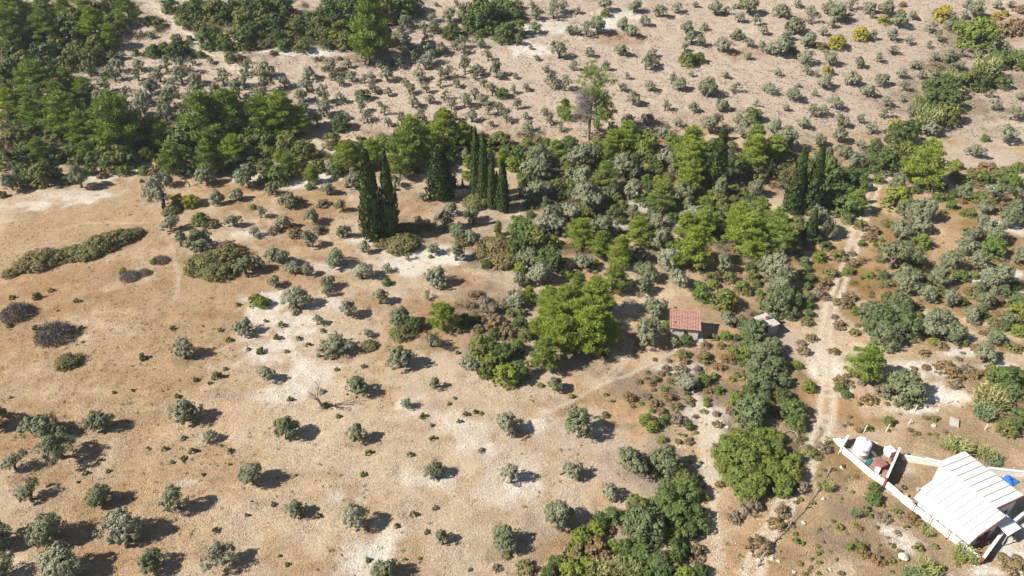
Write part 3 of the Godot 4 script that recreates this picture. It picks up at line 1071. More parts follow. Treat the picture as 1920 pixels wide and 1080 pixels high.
func red_hut() -> void:
	var o := thing("stone_hut", "Small whitewashed hut with a salmon-red tiled roof in the middle of the hillside", "hut", Vector3(28.3, land(28.3, -94.3), -94.3), deg_to_rad(-8.0))
	var st := begin()
	hex(st, [Vector3(-2.15, -0.5, -1.55), Vector3(2.15, -0.5, -1.55), Vector3(2.15, -0.5, 1.4), Vector3(-2.15, -0.5, 1.4)], [Vector3(-2.15, 3.1, -1.55), Vector3(2.15, 3.1, -1.55), Vector3(2.15, 2.0, 1.4), Vector3(-2.15, 2.0, 1.4)])
	commit(st, "wall", M.whitewash, o)
	# corrugated clay tile roof: half-round rows laid in courses
	st = begin()
	var cols := 19
	var courses := 11
	for j in courses:
		for i in cols:
			if i == 3 and j == 7:
				continue
			for k in 4:
				var quad := []
				for q in [[k, 0], [k + 1, 0], [k + 1, 1], [k, 1]]:
					var u: float = (i + q[0] / 4.0) / cols
					var v: float = (j + q[1] * 1.06) / courses
					var lift: float = sin(PI * q[0] / 4.0) * 0.09 + 0.02 * sin(i * 7.3 + j * 3.1) - q[1] * 0.0 + (0.035 if q[1] == 1 else 0.0)
					quad.append(Vector3(lerpf(-2.4, 2.4, u), lerpf(3.42, 2.12, v) + lift, lerpf(-1.85, 1.72, v)))
				var f := 0.0
				face(st, quad[0], quad[1], quad[2], quad[3])
	var tiles := commit(st, "roof_tiles", M.clay, o)
	tiles.set_meta("kind", "stuff")
	st = begin()
	slab(st, Vector3(-2.38, 3.39, -1.84), Vector3(2.38, 3.39, -1.84), Vector3(2.38, 2.09, 1.7), Vector3(-2.38, 2.09, 1.7), 0.1)
	commit(st, "roof", M.dark_wood, o)
	st = begin()
	for i in 10:
		rod(st, Vector3(-2.42 + i * 0.484, 3.45, -1.86), Vector3(-2.42 + (i + 1.04) * 0.484, 3.46, -1.86), 0.1, 8)
	commit(st, "ridge", M.clay, o)
	for s in [-1.0, 1.0]:
		st = begin()
		for i in 8:
			var f := i / 8.0
			var g := (i + 1.1) / 8.0
			rod(st, Vector3(2.42 * s, lerpf(3.45, 2.15, f), lerpf(-1.85, 1.74, f)), Vector3(2.42 * s, lerpf(3.45, 2.15, g), lerpf(-1.85, 1.74, g)), 0.085, 8)
		commit(st, "verge_tiles", M.clay, o)
	st = begin()
	box(st, Vector3(-0.15, 0.9, 1.4), Vector3(0.45, 1.6, 1.46), 0.01)
	var win := commit(st, "window", M.dark_wood, o)
	st = begin()
	box(st, Vector3(-0.09, 0.96, 1.46), Vector3(0.39, 1.54, 1.468), 0.002)
	commit(st, "pane", M.glass_dark, win)
	st = begin()
	box(st, Vector3(2.15, -0.2, -0.5), Vector3(2.2, 1.75, 0.4), 0.01)
	var door := commit(st, "door", M.dark_wood, o)
	st = begin()
	box(st, Vector3(2.2, 0.75, 0.24), Vector3(2.25, 0.85, 0.3), 0.005)
	commit(st, "handle", M.grey_metal, door)
	st = begin()
	box(st, Vector3(2.1, -0.5, -1.5), Vector3(3.15, 0.12, 2.05), 0.03)
	commit(st, "terrace", M.concrete, o)
	# flat-roofed shed
	o = thing("flat_shed", "Grey flat-roofed concrete shed half hidden by oaks", "shed", Vector3(42.35, land(42.35, -95.6), -95.6), 0.0)
	var c := [Vector3(-2.1, 0, -0.9), Vector3(0.27, 0, -2.2), Vector3(1.75, 0, 1.0), Vector3(0.1, 0, 2.1)]
	c = [Vector3(-2.05, 0, -0.9), Vector3(0.3, 0, -2.15), Vector3(1.75, 0, 0.98), Vector3(-0.45, 0, 2.2)]
	st = begin()
	var low := []
	var top := []
	for p in c:
		low.append(p * 0.9 + Vector3(0, -0.5, 0))
		top.append(p * 0.9 + Vector3(0, 1.86, 0))
	hex(st, low, top)
	commit(st, "wall", M.render_old, o)
	st = begin()
	slab(st, c[0] + Vector3(0, 2.02, 0), c[1] + Vector3(0, 2.06, 0), c[2] + Vector3(0, 2.02, 0), c[3] + Vector3(0, 1.98, 0), 0.16)
	commit(st, "roof_slab", M.concrete_pale, o)
	st = begin()
	box(st, Vector3(-0.35, 2.0, -0.5), Vector3(0.05, 2.75, -0.1), 0.02)
	var ch := commit(st, "chimney", M.red_dull, o)
	st = begin()
	box(st, Vector3(-0.4, 2.75, -0.55), Vector3(0.1, 2.82, -0.05), 0.02)
	commit(st, "chimney_cap", M.concrete, ch)
	st = begin()
	box(st, Vector3(0.15, 2.0, -1.2), Vector3(0.5, 2.25, -0.85), 0.02)
	commit(st, "vent", M.grey_metal, o)
	st = begin()
	box(st, Vector3(1.0, -0.2, 1.32), Vector3(1.06, 1.6, 1.9), 0.01)
	# pale ruin
	var r: Vector2 = Vector2(-9.97,-140.19)
	o = thing("pale_ruin", "Pale roofless ruin wall between dark cypresses", "ruin", on(r.x, r.y, -0.1), 0.1)
	st = begin()
	box(st, Vector3(-2.6, -0.4, -0.25), Vector3(2.4, 1.9, 0.15), 0.05)
	commit(st, "front_wall", M.render_old, o)
	st = begin()
	box(st, Vector3(-2.6, -0.4, -3.0), Vector3(-2.2, 1.6, -0.25), 0.05)
	commit(st, "side_wall", M.render_old, o)
	st = begin()
	box(st, Vector3(2.0, -0.4, -3.0), Vector3(2.4, 1.2, -0.25), 0.05)
	commit(st, "side_wall", M.render_old, o)
	st = begin()
	box(st, Vector3(-2.2, -0.4, -3.0), Vector3(2.0, 1.5, -2.6), 0.05)
	commit(st, "back_wall", M.render_old, o)

func stick(called: String, label: String, category: String, p: Vector2, lean: Vector3, r: float, mat: Material, group := "") -> void:
	var o := thing(called, label, category, on(p.x, p.y), 0.0, group)
	var st := begin()
	rod(st, Vector3(0, -0.3, 0), lean, r)
	commit(st, "shaft", mat, o)
	st = begin()
	rod(st, lean, lean * 1.02, r * 1.12)
	commit(st, "tip", M.white, o)

func fence(called: String, label: String, pts: Array, high: float, r: float, mat: Material, wires: Array) -> void:
	var a: Vector2 = pts[0]
	var o := thing(called, label, "fence", on(a.x, a.y))
	var tops := []
	for p in pts:
		var b := on(p.x, p.y) - o.position
		var t := b + Vector3(rng.randf_range(-0.12, 0.12), high * rng.randf_range(0.9, 1.08), rng.randf_range(-0.1, 0.1))
		var st := begin()
		rod(st, b + Vector3(0, -0.4, 0), t, r)
		commit(st, "post", mat, o)
		tops.append([b, t])
	for w in wires:
		var st := begin()
		for i in tops.size() - 1:
			rod(st, (tops[i][0] as Vector3).lerp(tops[i][1], w), (tops[i + 1][0] as Vector3).lerp(tops[i + 1][1], w), 0.012 if high > 1.0 else 0.05, 4)
		commit(st, "wire" if high > 1.0 else "rail", M.grey_metal if high > 1.0 else mat, o)

func details() -> void:
	fence("wire_fence", "Wire fence on pale wooden posts along the forest edge", [Vector2(-127.16,-196.09), Vector2(-126.35,-196.91), Vector2(-125.45,-199.89), Vector2(-124.07,-202.93), Vector2(-122.03,-204.91), Vector2(-119.58,-206.34), Vector2(-116.6,-206.91)], 1.9, 0.07, M.old_wood, [0.25, 0.5, 0.75, 0.97])
	fence("wire_fence", "Wire fence climbing beside the forest to the top of the hill", [Vector2(-113.52,-210.91), Vector2(-114.36,-215.6), Vector2(-115.09,-220.98), Vector2(-115.66,-226.48), Vector2(-117.3,-232.4), Vector2(-119.75,-237.81), Vector2(-122.57,-243.73)], 1.9, 0.07, M.old_wood, [0.25, 0.5, 0.75, 0.97])
	fence("stake_fence", "Broken fence of grey stakes and a sagging rail beside the track", [Vector2(41.33,-64.42), Vector2(38.49,-61.01), Vector2(35.94,-58.31), Vector2(33.29,-55.66), Vector2(30.96,-53.75), Vector2(28.86,-51.54), Vector2(27.71,-50.12)], 0.7, 0.09, M.weathered, [0.35])
	var k := 0
	for p in [[Vector2(48.66,-71.52), 1.3, "behind the white water tank"], [Vector2(51.61,-71.42), 1.3, "on the dry bank right of the tank"], [Vector2(57.54,-75.58), 1.0, "at the foot of the chalk bank"], [Vector2(55.44,-72.89), 0.9, "between chalk bank and yard"], [Vector2(62.78,-76.98), 0.9, "on the chalk bank by the tall reeds"], [Vector2(65.25,-71.54), 0.9, "below the tall reed clump"], [Vector2(67.3,-70.78), 1.0, "nearest the reeds at the picture's edge"], [Vector2(44.53,-69.05), 1.0, "outside the yard corner"], [Vector2(43.56,-67.46), 1.1, "in the scrub beside the stake fence end"]]:
		stick("white_stake", "Leaning white stake " + p[2], "stake", p[0], Vector3(0.28, p[1], -0.18), 0.06, M.white, "white stakes in the dry bank")
	# slab, ring, rocks
	var c: Vector2 = Vector2(61.85,-73.01)
	var o := thing("concrete_slab", "Thick grey concrete slab lying tilted on the dry bank", "slab", on(c.x, c.y, 0.12), -0.5)
	var st := begin()
	box(st, Vector3(-0.55, -0.2, -0.75), Vector3(0.55, 0.25, 0.75), 0.04)
	commit(st, "block", M.concrete_pale, o)
	st = begin()
	box(st, Vector3(-0.2, 0.25, -0.6), Vector3(0.25, 0.29, 0.1), 0.02)
	commit(st, "crust", M.concrete, o)
	c = Vector2(38.46,-71.08)
	st = begin()
	var tor := TorusMesh.new()
	tor.inner_radius = 0.86
	tor.outer_radius = 0.98
	tor.rings = 40
	tor.ring_segments = 8
	var h := piece("hose_ring", tor, M.weathered, self)
	h.position = on(c.x, c.y, 0.16)
	h.rotation = Vector3(0.12, 0, 0.08)
	h.set_meta("label", "Pale coiled hose ring lying beside the evergreen mound")
	h.set_meta("category", "hose")
	for p in [[Vector2(44.55,-50.95), 0.62, "Big pale boulder in the scrub below the long wall"], [Vector2(38.67,-59.69), 0.28, "Flat white rock beside the stake fence"], [Vector2(43.16,-65.03), 0.32, "Pale rock near the outer corner of the yard"], [Vector2(34.97,-56.1), 0.3, "Long white rock next to the stake fence gap"], [Vector2(29.63,-51.09), 0.25, "White stone at the track's lower end"], [Vector2(30.24,-50.71), 0.22, "Smaller white stone beside the track's lower end"], [Vector2(31.45,-49.13), 0.26, "White stone among dry grass at the bottom edge"], [Vector2(35.63,-49.54), 0.25, "White stone in the brown field"], [Vector2(60.85,-75.57), 0.3, "Pale stone on the dry bank above the slab"], [Vector2(58.82,-72.56), 0.35, "Pale flat stone left of the concrete slab"], [Vector2(24.79,-90.41), 0.28, "White stone beside the footpath of the hut"], [Vector2(44.51,-96.41), 0.35, "Pale boulder at the corner of the flat-roofed shed"], [Vector2(28.06,-50.9), 0.3, "White rock on the bank beside the stake fence"], [Vector2(30.17,-72.88), 0.25, "White stone beside the great mound"], [Vector2(56.65,-50.46), 0.35, "White rock among rusty grass by the driveway"]]:
		k += 1
		var rk := piece("boulder", stone(p[1], 10 + k), M.chalk_rock, self)
		rk.position = on(p[0].x, p[0].y, p[1] * 0.25)
		rk.set_meta("label", p[2])
		rk.set_meta("category", "rock")
	# logs
	for p in [[Vector2(46.84,-53.59), 1.7, 0.75, "Bleached log lying in the scrub below the long wall"], [Vector2(52.35,-77.4), 2.2, 0.9, "Weathered grey trunk lying on the chalk bank"], [Vector2(7.22,-64.57), 1.3, -0.6, "Grey fallen branch in the dry field near the oaks"]]:
		o = thing("fallen_log", p[3], "log", on(p[0].x, p[0].y, 0.1), -p[2])
		fresh()
		tube([Vector3(-p[1], 0, 0), Vector3(-p[1] * 0.3, 0.06, 0.08), Vector3(p[1] * 0.4, 0.02, -0.06), Vector3(p[1], 0.05, 0.05)], 0.12, 0.05, 7)
		piece("trunk", done(), M.weathered, o)
		fresh()
		tube([Vector3(p[1] * 0.2, 0.05, 0), Vector3(p[1] * 0.5, 0.15, 0.4), Vector3(p[1] * 0.7, 0.2, 0.7)], 0.05, 0.02, 5)
		piece("branch", done(), M.weathered, o)
	# hurdle gate
	c = Vector2(-26.69,-166.65)
	o = thing("hurdle_gate", "Pale wooden hurdle gate at the near edge of the far grove", "gate", on(c.x, c.y), 0.12)
	for x in [-1.7, 0.0, 1.7]:
		st = begin()
		rod(st, Vector3(x, -0.3, 0), Vector3(x + 0.1, 1.5, 0), 0.06)
		commit(st, "post", M.old_wood, o)
	for y in [0.35, 0.75, 1.2]:
		st = begin()
		rod(st, Vector3(-1.8, y, 0.07), Vector3(1.85, y + 0.06, 0.07), 0.045)
		commit(st, "rail", M.old_wood, o)
	st = begin()
	rod(st, Vector3(-2.6, -0.2, 0.3), Vector3(-1.7, 1.7, 0.1), 0.06)
	commit(st, "brace", M.old_wood, o)
	# dead tree in the field
	c = Vector2(-27.12,-75.66)
	o = thing("dead_tree", "Bare leaning dead tree alone in the dry field", "tree", on(c.x, c.y, -0.05), 0.1)
	rng.seed = 77
	piece("trunk", make_bare(4.6), M.dead_wood, o)
	fresh()
	clump(Vector3(0.25, 0.3, 0.1), 0.5, Vector3(0, 0.5, 0), 60, 0.22, 0.12, 0.3, false, 1.0)
	piece("suckers", done(), SPECIES.olive[4][2][2], o)
	# half-dead pine: bare grey trunk and twigs, needles on one side and on top
	c = Vector2(18.78,-166.49)
	o = thing("half_dead_pine", "Tall half-dead pine, bare grey twigs below and green needles on top", "tree", on(c.x, c.y, -0.05), 0.0)
	fresh()
	var tall := 16.5
	tube([Vector3(0, -0.5, 0), Vector3(0.1, 4, 0), Vector3(0.3, 9, 0), Vector3(0.5, 13, 0), Vector3(0.8, tall, 0)], 0.42, 0.1, 8)
	piece("trunk", done(), M.dead_wood, o)
	fresh()
	for i in 120:
		var y := rng.randf_range(4.5, 12.5)
		var a := rng.randf_range(PI * 0.55, PI * 1.45)
		var from := Vector3(0.3, y, 0)
		var to := from + Vector3(cos(a) * rng.randf_range(1.6, 4.6), rng.randf_range(-0.4, 1.2), sin(a) * rng.randf_range(1.0, 3.2))
		var line := bough(from, to, 0.1)
		tube(line, 0.07, 0.03, 4)
		for q in 9:
			var b: Vector3 = line[1].lerp(line[3], rng.randf())
			tube([b, b + rnd() * 0.5 + (to - from) * 0.1, b + rnd() * 1.1 + (to - from) * 0.2], 0.035, 0.02, 3)
	piece("dead_twigs", done(), M.dead_wood, o)
	fresh()
	var boughs := []
	for i in 46:
		var y := rng.randf_range(5.0, 17.2)
		var top := y > 12.3
		var a := rng.randf_range(-PI, PI) if top else rng.randf_range(-1.3, 1.3)
		var reach := rng.randf_range(1.2, 5.6) * (1.0 if y < 14.5 else 0.75)
		var to := Vector3(0.4 + cos(a) * reach, y + 0.6, sin(a) * reach)
		boughs.append(to)
		tube(bough(Vector3(0.4, y, 0), to, 0.0), 0.05, 0.02, 4)
	piece("boughs", done(), M.bark, o)
	fresh()
	for b in boughs:
		for q in 8:
			clump(b + rnd() * 1.1, 0.6, Vector3(0, 0.8, 0), 26, 0.55, 0.13, 0.4, true, rng.randf_range(0.85, 1.15))
	for q in 44:
		clump(Vector3(rng.randf_range(-7.2, -3.6), rng.randf_range(4.5, 8.5), rng.randf_range(-1.5, 1.5)), 0.5, Vector3(0, 0.8, 0), 22, 0.45, 0.09, 0.4, true, rng.randf_range(0.9, 1.15))
	piece("needles", done(), SPECIES.pine[4][0][2], o)

func far_grove() -> void:
	var o := thing("far_olive_grove", "the smallest olive trees scattered through the far groves", "grove", Vector3.ZERO)
	o.remove_meta("category")
	o.set_meta("kind", "stuff")
	for f in 5:
		var where := []
		for i in far_olives.size():
			if i % 5 != f:
				continue
			var r: Array = far_olives[i]
			where.append(set_at(on(r[0], r[1], -0.05), r[2] / 3.5, r[3] / 3.1, rng.randf() * TAU))
		scatter("crowns", "", FORMS.sparse[f][0], SPECIES.olive[4][[0, 0, 1, 0, 1][f]][2], where, [], o)
		scatter("trunks", "", FORMS.sparse[f][1], M.bark, where, [], o)

func make_materials() -> void:
	var g := paint(Color(1, 1, 1), 0.95, true)
	g.albedo_texture = noise_picture(0.02, 6, Color(0.76, 0.75, 0.73), Color(1, 1, 1), 1024, 5)
	g.uv1_scale = Vector3(1 / 11.0, 1 / 11.0, 1)
	g.detail_enabled = true
	g.detail_blend_mode = BaseMaterial3D.BLEND_MODE_MUL
	g.detail_uv_layer = BaseMaterial3D.DETAIL_UV_1
	var bump := noise_picture(0.03, 6, Color.BLACK, Color.WHITE, 1024, 9)
	g.heightmap_enabled = true
	g.heightmap_texture = bump
	g.heightmap_scale = 7.0
	g.detail_enabled = false
	M.ground = g
	M.straw = paint(Color(1, 1, 1), 0.9, true)
	M.straw.cull_mode = BaseMaterial3D.CULL_DISABLED
	M.bark = paint(Color(0.13, 0.108, 0.088), 0.95, true)
	M.dead_wood = paint(Color(0.25, 0.215, 0.195), 0.9, true)
	M.cypress = leaf_paint(Color(0.075, 0.112, 0.033))
	var wallish := func(c: Color, lo: float, seed_: int) -> StandardMaterial3D:
		var m := paint(c, 0.85)
		m.albedo_texture = noise_picture(0.012, 5, Color(lo, lo * 0.98, lo * 0.95), Color(1, 1, 1), 512, seed_)
		m.uv1_triplanar = true
		m.uv1_scale = Vector3(0.35, 0.35, 0.35)
		return m
	M.white = wallish.call(Color(0.56, 0.575, 0.595), 0.86, 21)
	M.render_white = wallish.call(Color(0.66, 0.65, 0.63), 0.85, 22)
	M.whitewash = wallish.call(Color(0.62, 0.59, 0.54), 0.7, 31)
	M.render_old = wallish.call(Color(0.5, 0.47, 0.42), 0.62, 23)
	M.concrete = wallish.call(Color(0.42, 0.41, 0.39), 0.75, 24)
	M.concrete_pale = wallish.call(Color(0.47, 0.45, 0.42), 0.72, 25)
	M.clay = wallish.call(Color(0.46, 0.27, 0.225), 0.6, 26)
	M.old_wood = wallish.call(Color(0.4, 0.35, 0.28), 0.7, 27)
	M.weathered = wallish.call(Color(0.36, 0.33, 0.29), 0.7, 28)
	M.chalk_rock = wallish.call(Color(0.55, 0.51, 0.45), 0.75, 29)
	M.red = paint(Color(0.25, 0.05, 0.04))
	M.red_dull = paint(Color(0.22, 0.095, 0.09))
	M.white.uv1_scale = Vector3(0.8, 0.25, 0.12)
	M.plastic_white = paint(Color(0.6, 0.6, 0.62), 0.4)
	M.pale_blue = paint(Color(0.6, 0.66, 0.7), 0.5)
	M.grey_metal = paint(Color(0.25, 0.25, 0.25), 0.5)
	M.grey_green = paint(Color(0.3, 0.38, 0.34), 0.6)
	M.blue = paint(Color(0.03, 0.12, 0.38), 0.5)
	M.teal = paint(Color(0.02, 0.1, 0.11), 0.6)
	M.rubber = paint(Color(0.03, 0.03, 0.03), 0.8)
	M.dark_wood = paint(Color(0.07, 0.055, 0.045), 0.8)
	M.glass_dark = paint(Color(0.02, 0.025, 0.03), 0.1)
	M.orange = paint(Color(0.6, 0.22, 0.05), 0.5)

func _ready() -> void:
	var cam := Camera3D.new()
	cam.name = "camera"
	cam.fov = 44.17
	cam.far = 1500.0
	cam.position = Vector3(0, 70, 0)
	cam.rotation_degrees.x = -33.0
	cam.current = true
	add_child(cam)
	var env := Environment.new()
	env.background_mode = Environment.BG_SKY
	var sky := Sky.new()
	var air := ProceduralSkyMaterial.new()
	air.sky_top_color = Color(0.42, 0.49, 0.6)
	air.sky_horizon_color = Color(0.74, 0.77, 0.8)
	air.sky_curve = 0.12
	air.ground_bottom_color = Color(0.3, 0.26, 0.2)
	air.ground_horizon_color = Color(0.6, 0.66, 0.7)
	air.sun_angle_max = 3.0
	sky.sky_material = air
	env.sky = sky
	env.background_energy_multiplier = 0.52
	env.tonemap_mode = Environment.TONE_MAPPER_LINEAR
	env.tonemap_exposure = 2.28
	env.fog_enabled = true
	env.fog_density = 0.00011
	env.fog_light_color = Color(0.8, 0.84, 0.88)
	env.sdfgi_enabled = true
	env.ssao_enabled = true
	env.ssil_enabled = true
	var we := WorldEnvironment.new()
	we.name = "air"
	we.environment = env
	add_child(we)
	var sun := DirectionalLight3D.new()
	sun.name = "sun"
	sun.light_energy = 1.6
	sun.light_color = Color(1.0, 0.965, 0.91)
	sun.light_angular_distance = 0.5
	sun.shadow_enabled = true
	add_child(sun)
	sun.look_at_from_position(Vector3.ZERO, Vector3(0.72, -0.63, -0.22))

	rng.seed = 2024
	rough.seed = 3
	rough.frequency = 0.11
	fine.seed = 4
	fine.frequency = 0.55
	blot.seed = 5
	blot.frequency = 0.035
	blot.fractal_octaves = 4
	mott.seed = 6
	mott.frequency = 0.22
	mott.fractal_octaves = 3
	make_materials()
	lay_out_grid()
	lay_patches()
	lay_tracks()
	wear_tracks()
	build_land()
	grow_forms()
	white_house()
	red_hut()
	plants()
	cypresses()
	far_grove()
	yard()
	details()
	sow_grass()
	sow_undergrowth()

func lay_patches() -> void:
	patch("pinkbeige", [[-93.8,-186.4,59.6,23.1,.9],[-29.6,-197.8,62,35.9,.9],[29.4,-211.5,64.1,47.4,.9],[87.1,-198,61.8,41,.9],[117.2,-175.8,24.7,23.9,.9],[65.6,-236.1,101.6,27.2,.9],[5.6,-182.3,42,15,.9],[93.6,-158.1,25.3,15.9,.6]])
	patch("strawpale", [[-14.2,-67.5,28.5,23.7,.9],[-4.7,-77.8,23,13.4,.9],[6.2,-64.5,13.7,13.4,.9],[-29.4,-92.2,17.2,12.4,.9],[3.5,-94.6,8.8,8.5,.9]])
	patch("tan", [[-62.5,-85.6,25.8,19.2,.7],[-88.8,-130.4,28.3,23.9,.7],[-50.2,-103.2,14.8,12.1,.7]])
	patch("rust", [[-58.9,-58.2,7.8,6.4,.35],[-44.5,-54,10,4.5,.35],[-36.8,-62.8,8.2,5.3,.35],[-61.4,-66.6,8.5,5.5,.35],[-80.9,-93.5,10.4,8.5,.35],[-48.4,-76.6,10.7,4.4,.35],[-76.2,-105,18.8,5,.35],[-44.3,-132.1,13.3,6.6,.6],[-15.6,-100.4,9.1,7.7,.6],[-26.1,-88.6,7.6,2.9,.6],[-24.3,-103.2,5.6,3.5,.6],[-44.8,-121.5,7.3,3.8,.6],[-54.4,-132.8,5.6,3.7,.6],[-9.6,-108.2,5.8,4.2,.6],[19.1,-92.1,4.3,2.7,.6]])
	patch("brownfield", [[45.5,-59.3,14.3,13.3,.85],[61.3,-70.4,11.7,5.1,.85],[38,-55.1,7.6,7.8,.85],[46.4,-51.7,12.2,5.8,.85],[41.6,-104.7,17,9.3,.55],[37.9,-117.8,12.2,10.6,.55]])
	patch("ochrescrub", [[64.8,-110.9,5.9,10.1,.7],[57.6,-104.6,4.7,9.4,.7],[76.6,-129.4,7.6,10.5,.7],[98.3,-131.5,13,25.8,.7],[78.6,-103.8,13,12.4,.7],[67.4,-91.9,10.4,6.8,.7],[52.3,-114.7,6,10.4,.7],[43.9,-65,4.2,5.6,.7],[51.2,-73.8,4.5,3.3,.7]])
	patch("grey", [[30.8,-86.3,9.1,7.6,.6],[25.7,-77.8,8.6,6.8,.6],[19,-79.7,6.3,4.7,.6],[31,-80.2,4.8,7.1,.6],[65,-85.1,5.8,3.8,.6],[16.8,-65,4.2,2.8,.6],[-2.7,-98.8,9.9,7.5,.5],[-6.5,-103.4,7.5,6.4,.5],[46.2,-114.4,8,8.6,.5]])
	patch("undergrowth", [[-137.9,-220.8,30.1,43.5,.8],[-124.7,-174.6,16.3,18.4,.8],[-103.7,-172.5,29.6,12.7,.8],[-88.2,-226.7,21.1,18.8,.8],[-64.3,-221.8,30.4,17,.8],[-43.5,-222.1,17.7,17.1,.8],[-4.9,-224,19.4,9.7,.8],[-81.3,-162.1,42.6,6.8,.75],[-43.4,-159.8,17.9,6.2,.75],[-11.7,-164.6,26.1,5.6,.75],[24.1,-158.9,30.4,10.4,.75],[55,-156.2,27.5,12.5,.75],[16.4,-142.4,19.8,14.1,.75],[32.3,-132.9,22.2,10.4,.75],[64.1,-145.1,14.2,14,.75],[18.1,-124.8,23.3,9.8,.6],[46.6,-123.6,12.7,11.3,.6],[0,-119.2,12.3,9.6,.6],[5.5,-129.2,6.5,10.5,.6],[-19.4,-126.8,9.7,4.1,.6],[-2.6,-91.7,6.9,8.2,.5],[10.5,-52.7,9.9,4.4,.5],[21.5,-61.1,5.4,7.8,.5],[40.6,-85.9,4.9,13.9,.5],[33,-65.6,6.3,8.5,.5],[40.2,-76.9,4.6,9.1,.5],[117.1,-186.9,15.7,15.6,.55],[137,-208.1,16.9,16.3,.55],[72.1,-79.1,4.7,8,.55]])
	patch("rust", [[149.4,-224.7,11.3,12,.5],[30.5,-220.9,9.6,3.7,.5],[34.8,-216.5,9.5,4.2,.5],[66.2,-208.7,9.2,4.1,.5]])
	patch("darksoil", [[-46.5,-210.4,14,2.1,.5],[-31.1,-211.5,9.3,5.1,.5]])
	patch("rust", [[27.4,-53.3,3.7,2.3,.6],[48.4,-76.1,5.4,3.4,.6],[45.9,-79.7,3.2,3.6,.6],[32,-57.9,2,2.5,.6],[56.3,-49.9,2.4,2.1,.6],[76.8,-122.7,4.2,3.9,.6],[79.7,-142.4,7,2.4,.6]])
	patch("chalk", [[-19,-114.4,7.5,5.4,.75],[-13.2,-117.1,5.1,3,.75],[-36.2,-91.6,6,7.5,.75],[-42.5,-95.4,3.5,5.6,.75],[-42.7,-102.6,4.6,2.1,.75],[-6.7,-72.2,4.4,3.1,.75],[0,-62.9,5.5,3.5,.75],[-15,-53.7,3.7,2.9,.75],[-16.5,-51.5,4.3,2.1,.75],[-94.9,-149.7,7.3,3,.8],[-88.2,-153.9,8.7,3.1,.8],[-102.1,-136.3,9.1,3.5,.8],[-96.6,-141,10.5,3.3,.8],[-42,-147.5,7.2,2.1,.8],[-47.4,-145,7.1,2.6,.8],[-56.6,-148,7.2,2.2,.8],[-41,-161,7.7,2.2,.8],[61.2,-79.1,5.5,2.8,.85],[56.1,-76.3,4.6,1.6,.85],[65.5,-78.3,4.7,1.6,.85],[62.6,-85.2,7.4,2.5,.85],[59.8,-90,5.1,1.6,.85],[70.9,-88.7,4.2,1.6,.85],[45.1,-54.1,2.5,2.3,.85],[106.9,-145.2,5.9,2.6,.85],[86.1,-109,5.8,2,.85],[100.2,-125.4,3.2,4.1,.85],[-62,-210.4,12.4,2.1,.8],[-55.8,-210.1,9.3,1.8,.8],[34.7,-230.6,9.9,4.6,.8],[27.6,-225.4,9.8,3.8,.8],[12.9,-221.8,11.2,6.3,.8],[7.8,-211.2,7.8,4.6,.8],[49.3,-84.6,2.1,5,.8],[75.2,-84.6,2.5,1.7,.8],[27.8,-73.3,1.6,5.4,.6],[25.8,-63.5,1.2,5.5,.6],[27.4,-85.9,5,2,.6],[27.4,-76.4,3.9,2.2,.6],[28.1,-134.5,4.5,3.4,.6],[22.2,-128.2,3.3,2.8,.6],[33.8,-129.3,3.3,2,.6],[48.8,-86.6,2.5,4.6,.6]])
	patch("pinkbeige", [[45.4,-92.7,5.2,4.1,.7],[113.7,-160.1,14.1,11,.7],[-11.2,-133.7,8.9,10.9,.7],[-23.9,-146.7,7.2,4.8,.7],[-9.7,-149.5,6.1,3.9,.7]])
	patch("drive", [[57.2,-51.4,3.6,2.9,1],[54.5,-48.9,4.7,1.8,1],[60.4,-55.1,1.6,3.1,1],[52.7,-48.9,3,0.8,1]])
	patch("brownfield", [[54.5,-65.4,4.2,2.4,.6],[50.4,-62.7,2.7,1.8,.6]])
	patch("chalk", [[51.3,-64.5,1.8,1.1,.5],[53.2,-66.4,1.8,1,.5]])
	patch("tan", [[-82,-116.6,22.2,11.8,.5]])
	patch("rust", [[-79.3,-121.6,9.4,3,.3],[-76.3,-101.7,11,2.5,.3],[-76.5,-90.2,6.8,2.6,.3],[-65.4,-95.8,10.6,1.9,.3]])
	patch("strawpale", [[-28.1,-66.4,8.4,5.7,.6],[-21.7,-56,10.2,4.6,.6],[-5.7,-67.5,8.5,6.7,.6],[-39.9,-76.6,9.2,3.3,.6],[-66.9,-78.4,9.3,2.2,.6],[-57.2,-101.9,7.4,2.4,.6]])
	patch("pinkbeige", [[10.5,-58.4,7.8,7.3,.5],[6.5,-69.7,8.7,5,.5]])
	patch("grey", [[-42.2,-78.8,4.7,1.8,.35],[-22.4,-91.3,3.4,1.7,.35],[11.5,-85.3,4.9,2.2,.35]])
	patch("rust", [[-1.9,-56.9,3.9,1.3,.3],[-16.8,-57.4,3.2,1,.3],[-23.8,-59.8,4,1.2,.3],[-14.8,-72,5.9,1,.3],[9.2,-66.7,3.5,1.1,.3]])
	patch("grey", [[41.6,-57.7,3.2,1.3,.5],[42.4,-53.7,3.7,1.1,.5],[38.1,-52.3,3.7,1.5,.5],[36.6,-54.6,1.9,1.6,.5]])
	patch("undergrowth", [[42.8,-54.5,1.1,1.7,.5],[42.7,-51.4,1.6,1,.5],[47.7,-58.4,2.6,0.8,.5],[43.7,-62.9,2.7,1.1,.5],[42.4,-64.8,1.4,0.9,.5]])
	patch("rust", [[33.8,-53.9,1.9,1.1,.4],[43.6,-59.3,2.6,1,.4],[48.5,-55.9,2.6,1,.4],[46.4,-62.8,2,0.7,.4],[-37.2,-51.5,4.3,1.1,.4],[-47.8,-51.7,4.9,1.4,.4],[-62.8,-62.9,3.4,1.4,.4]])
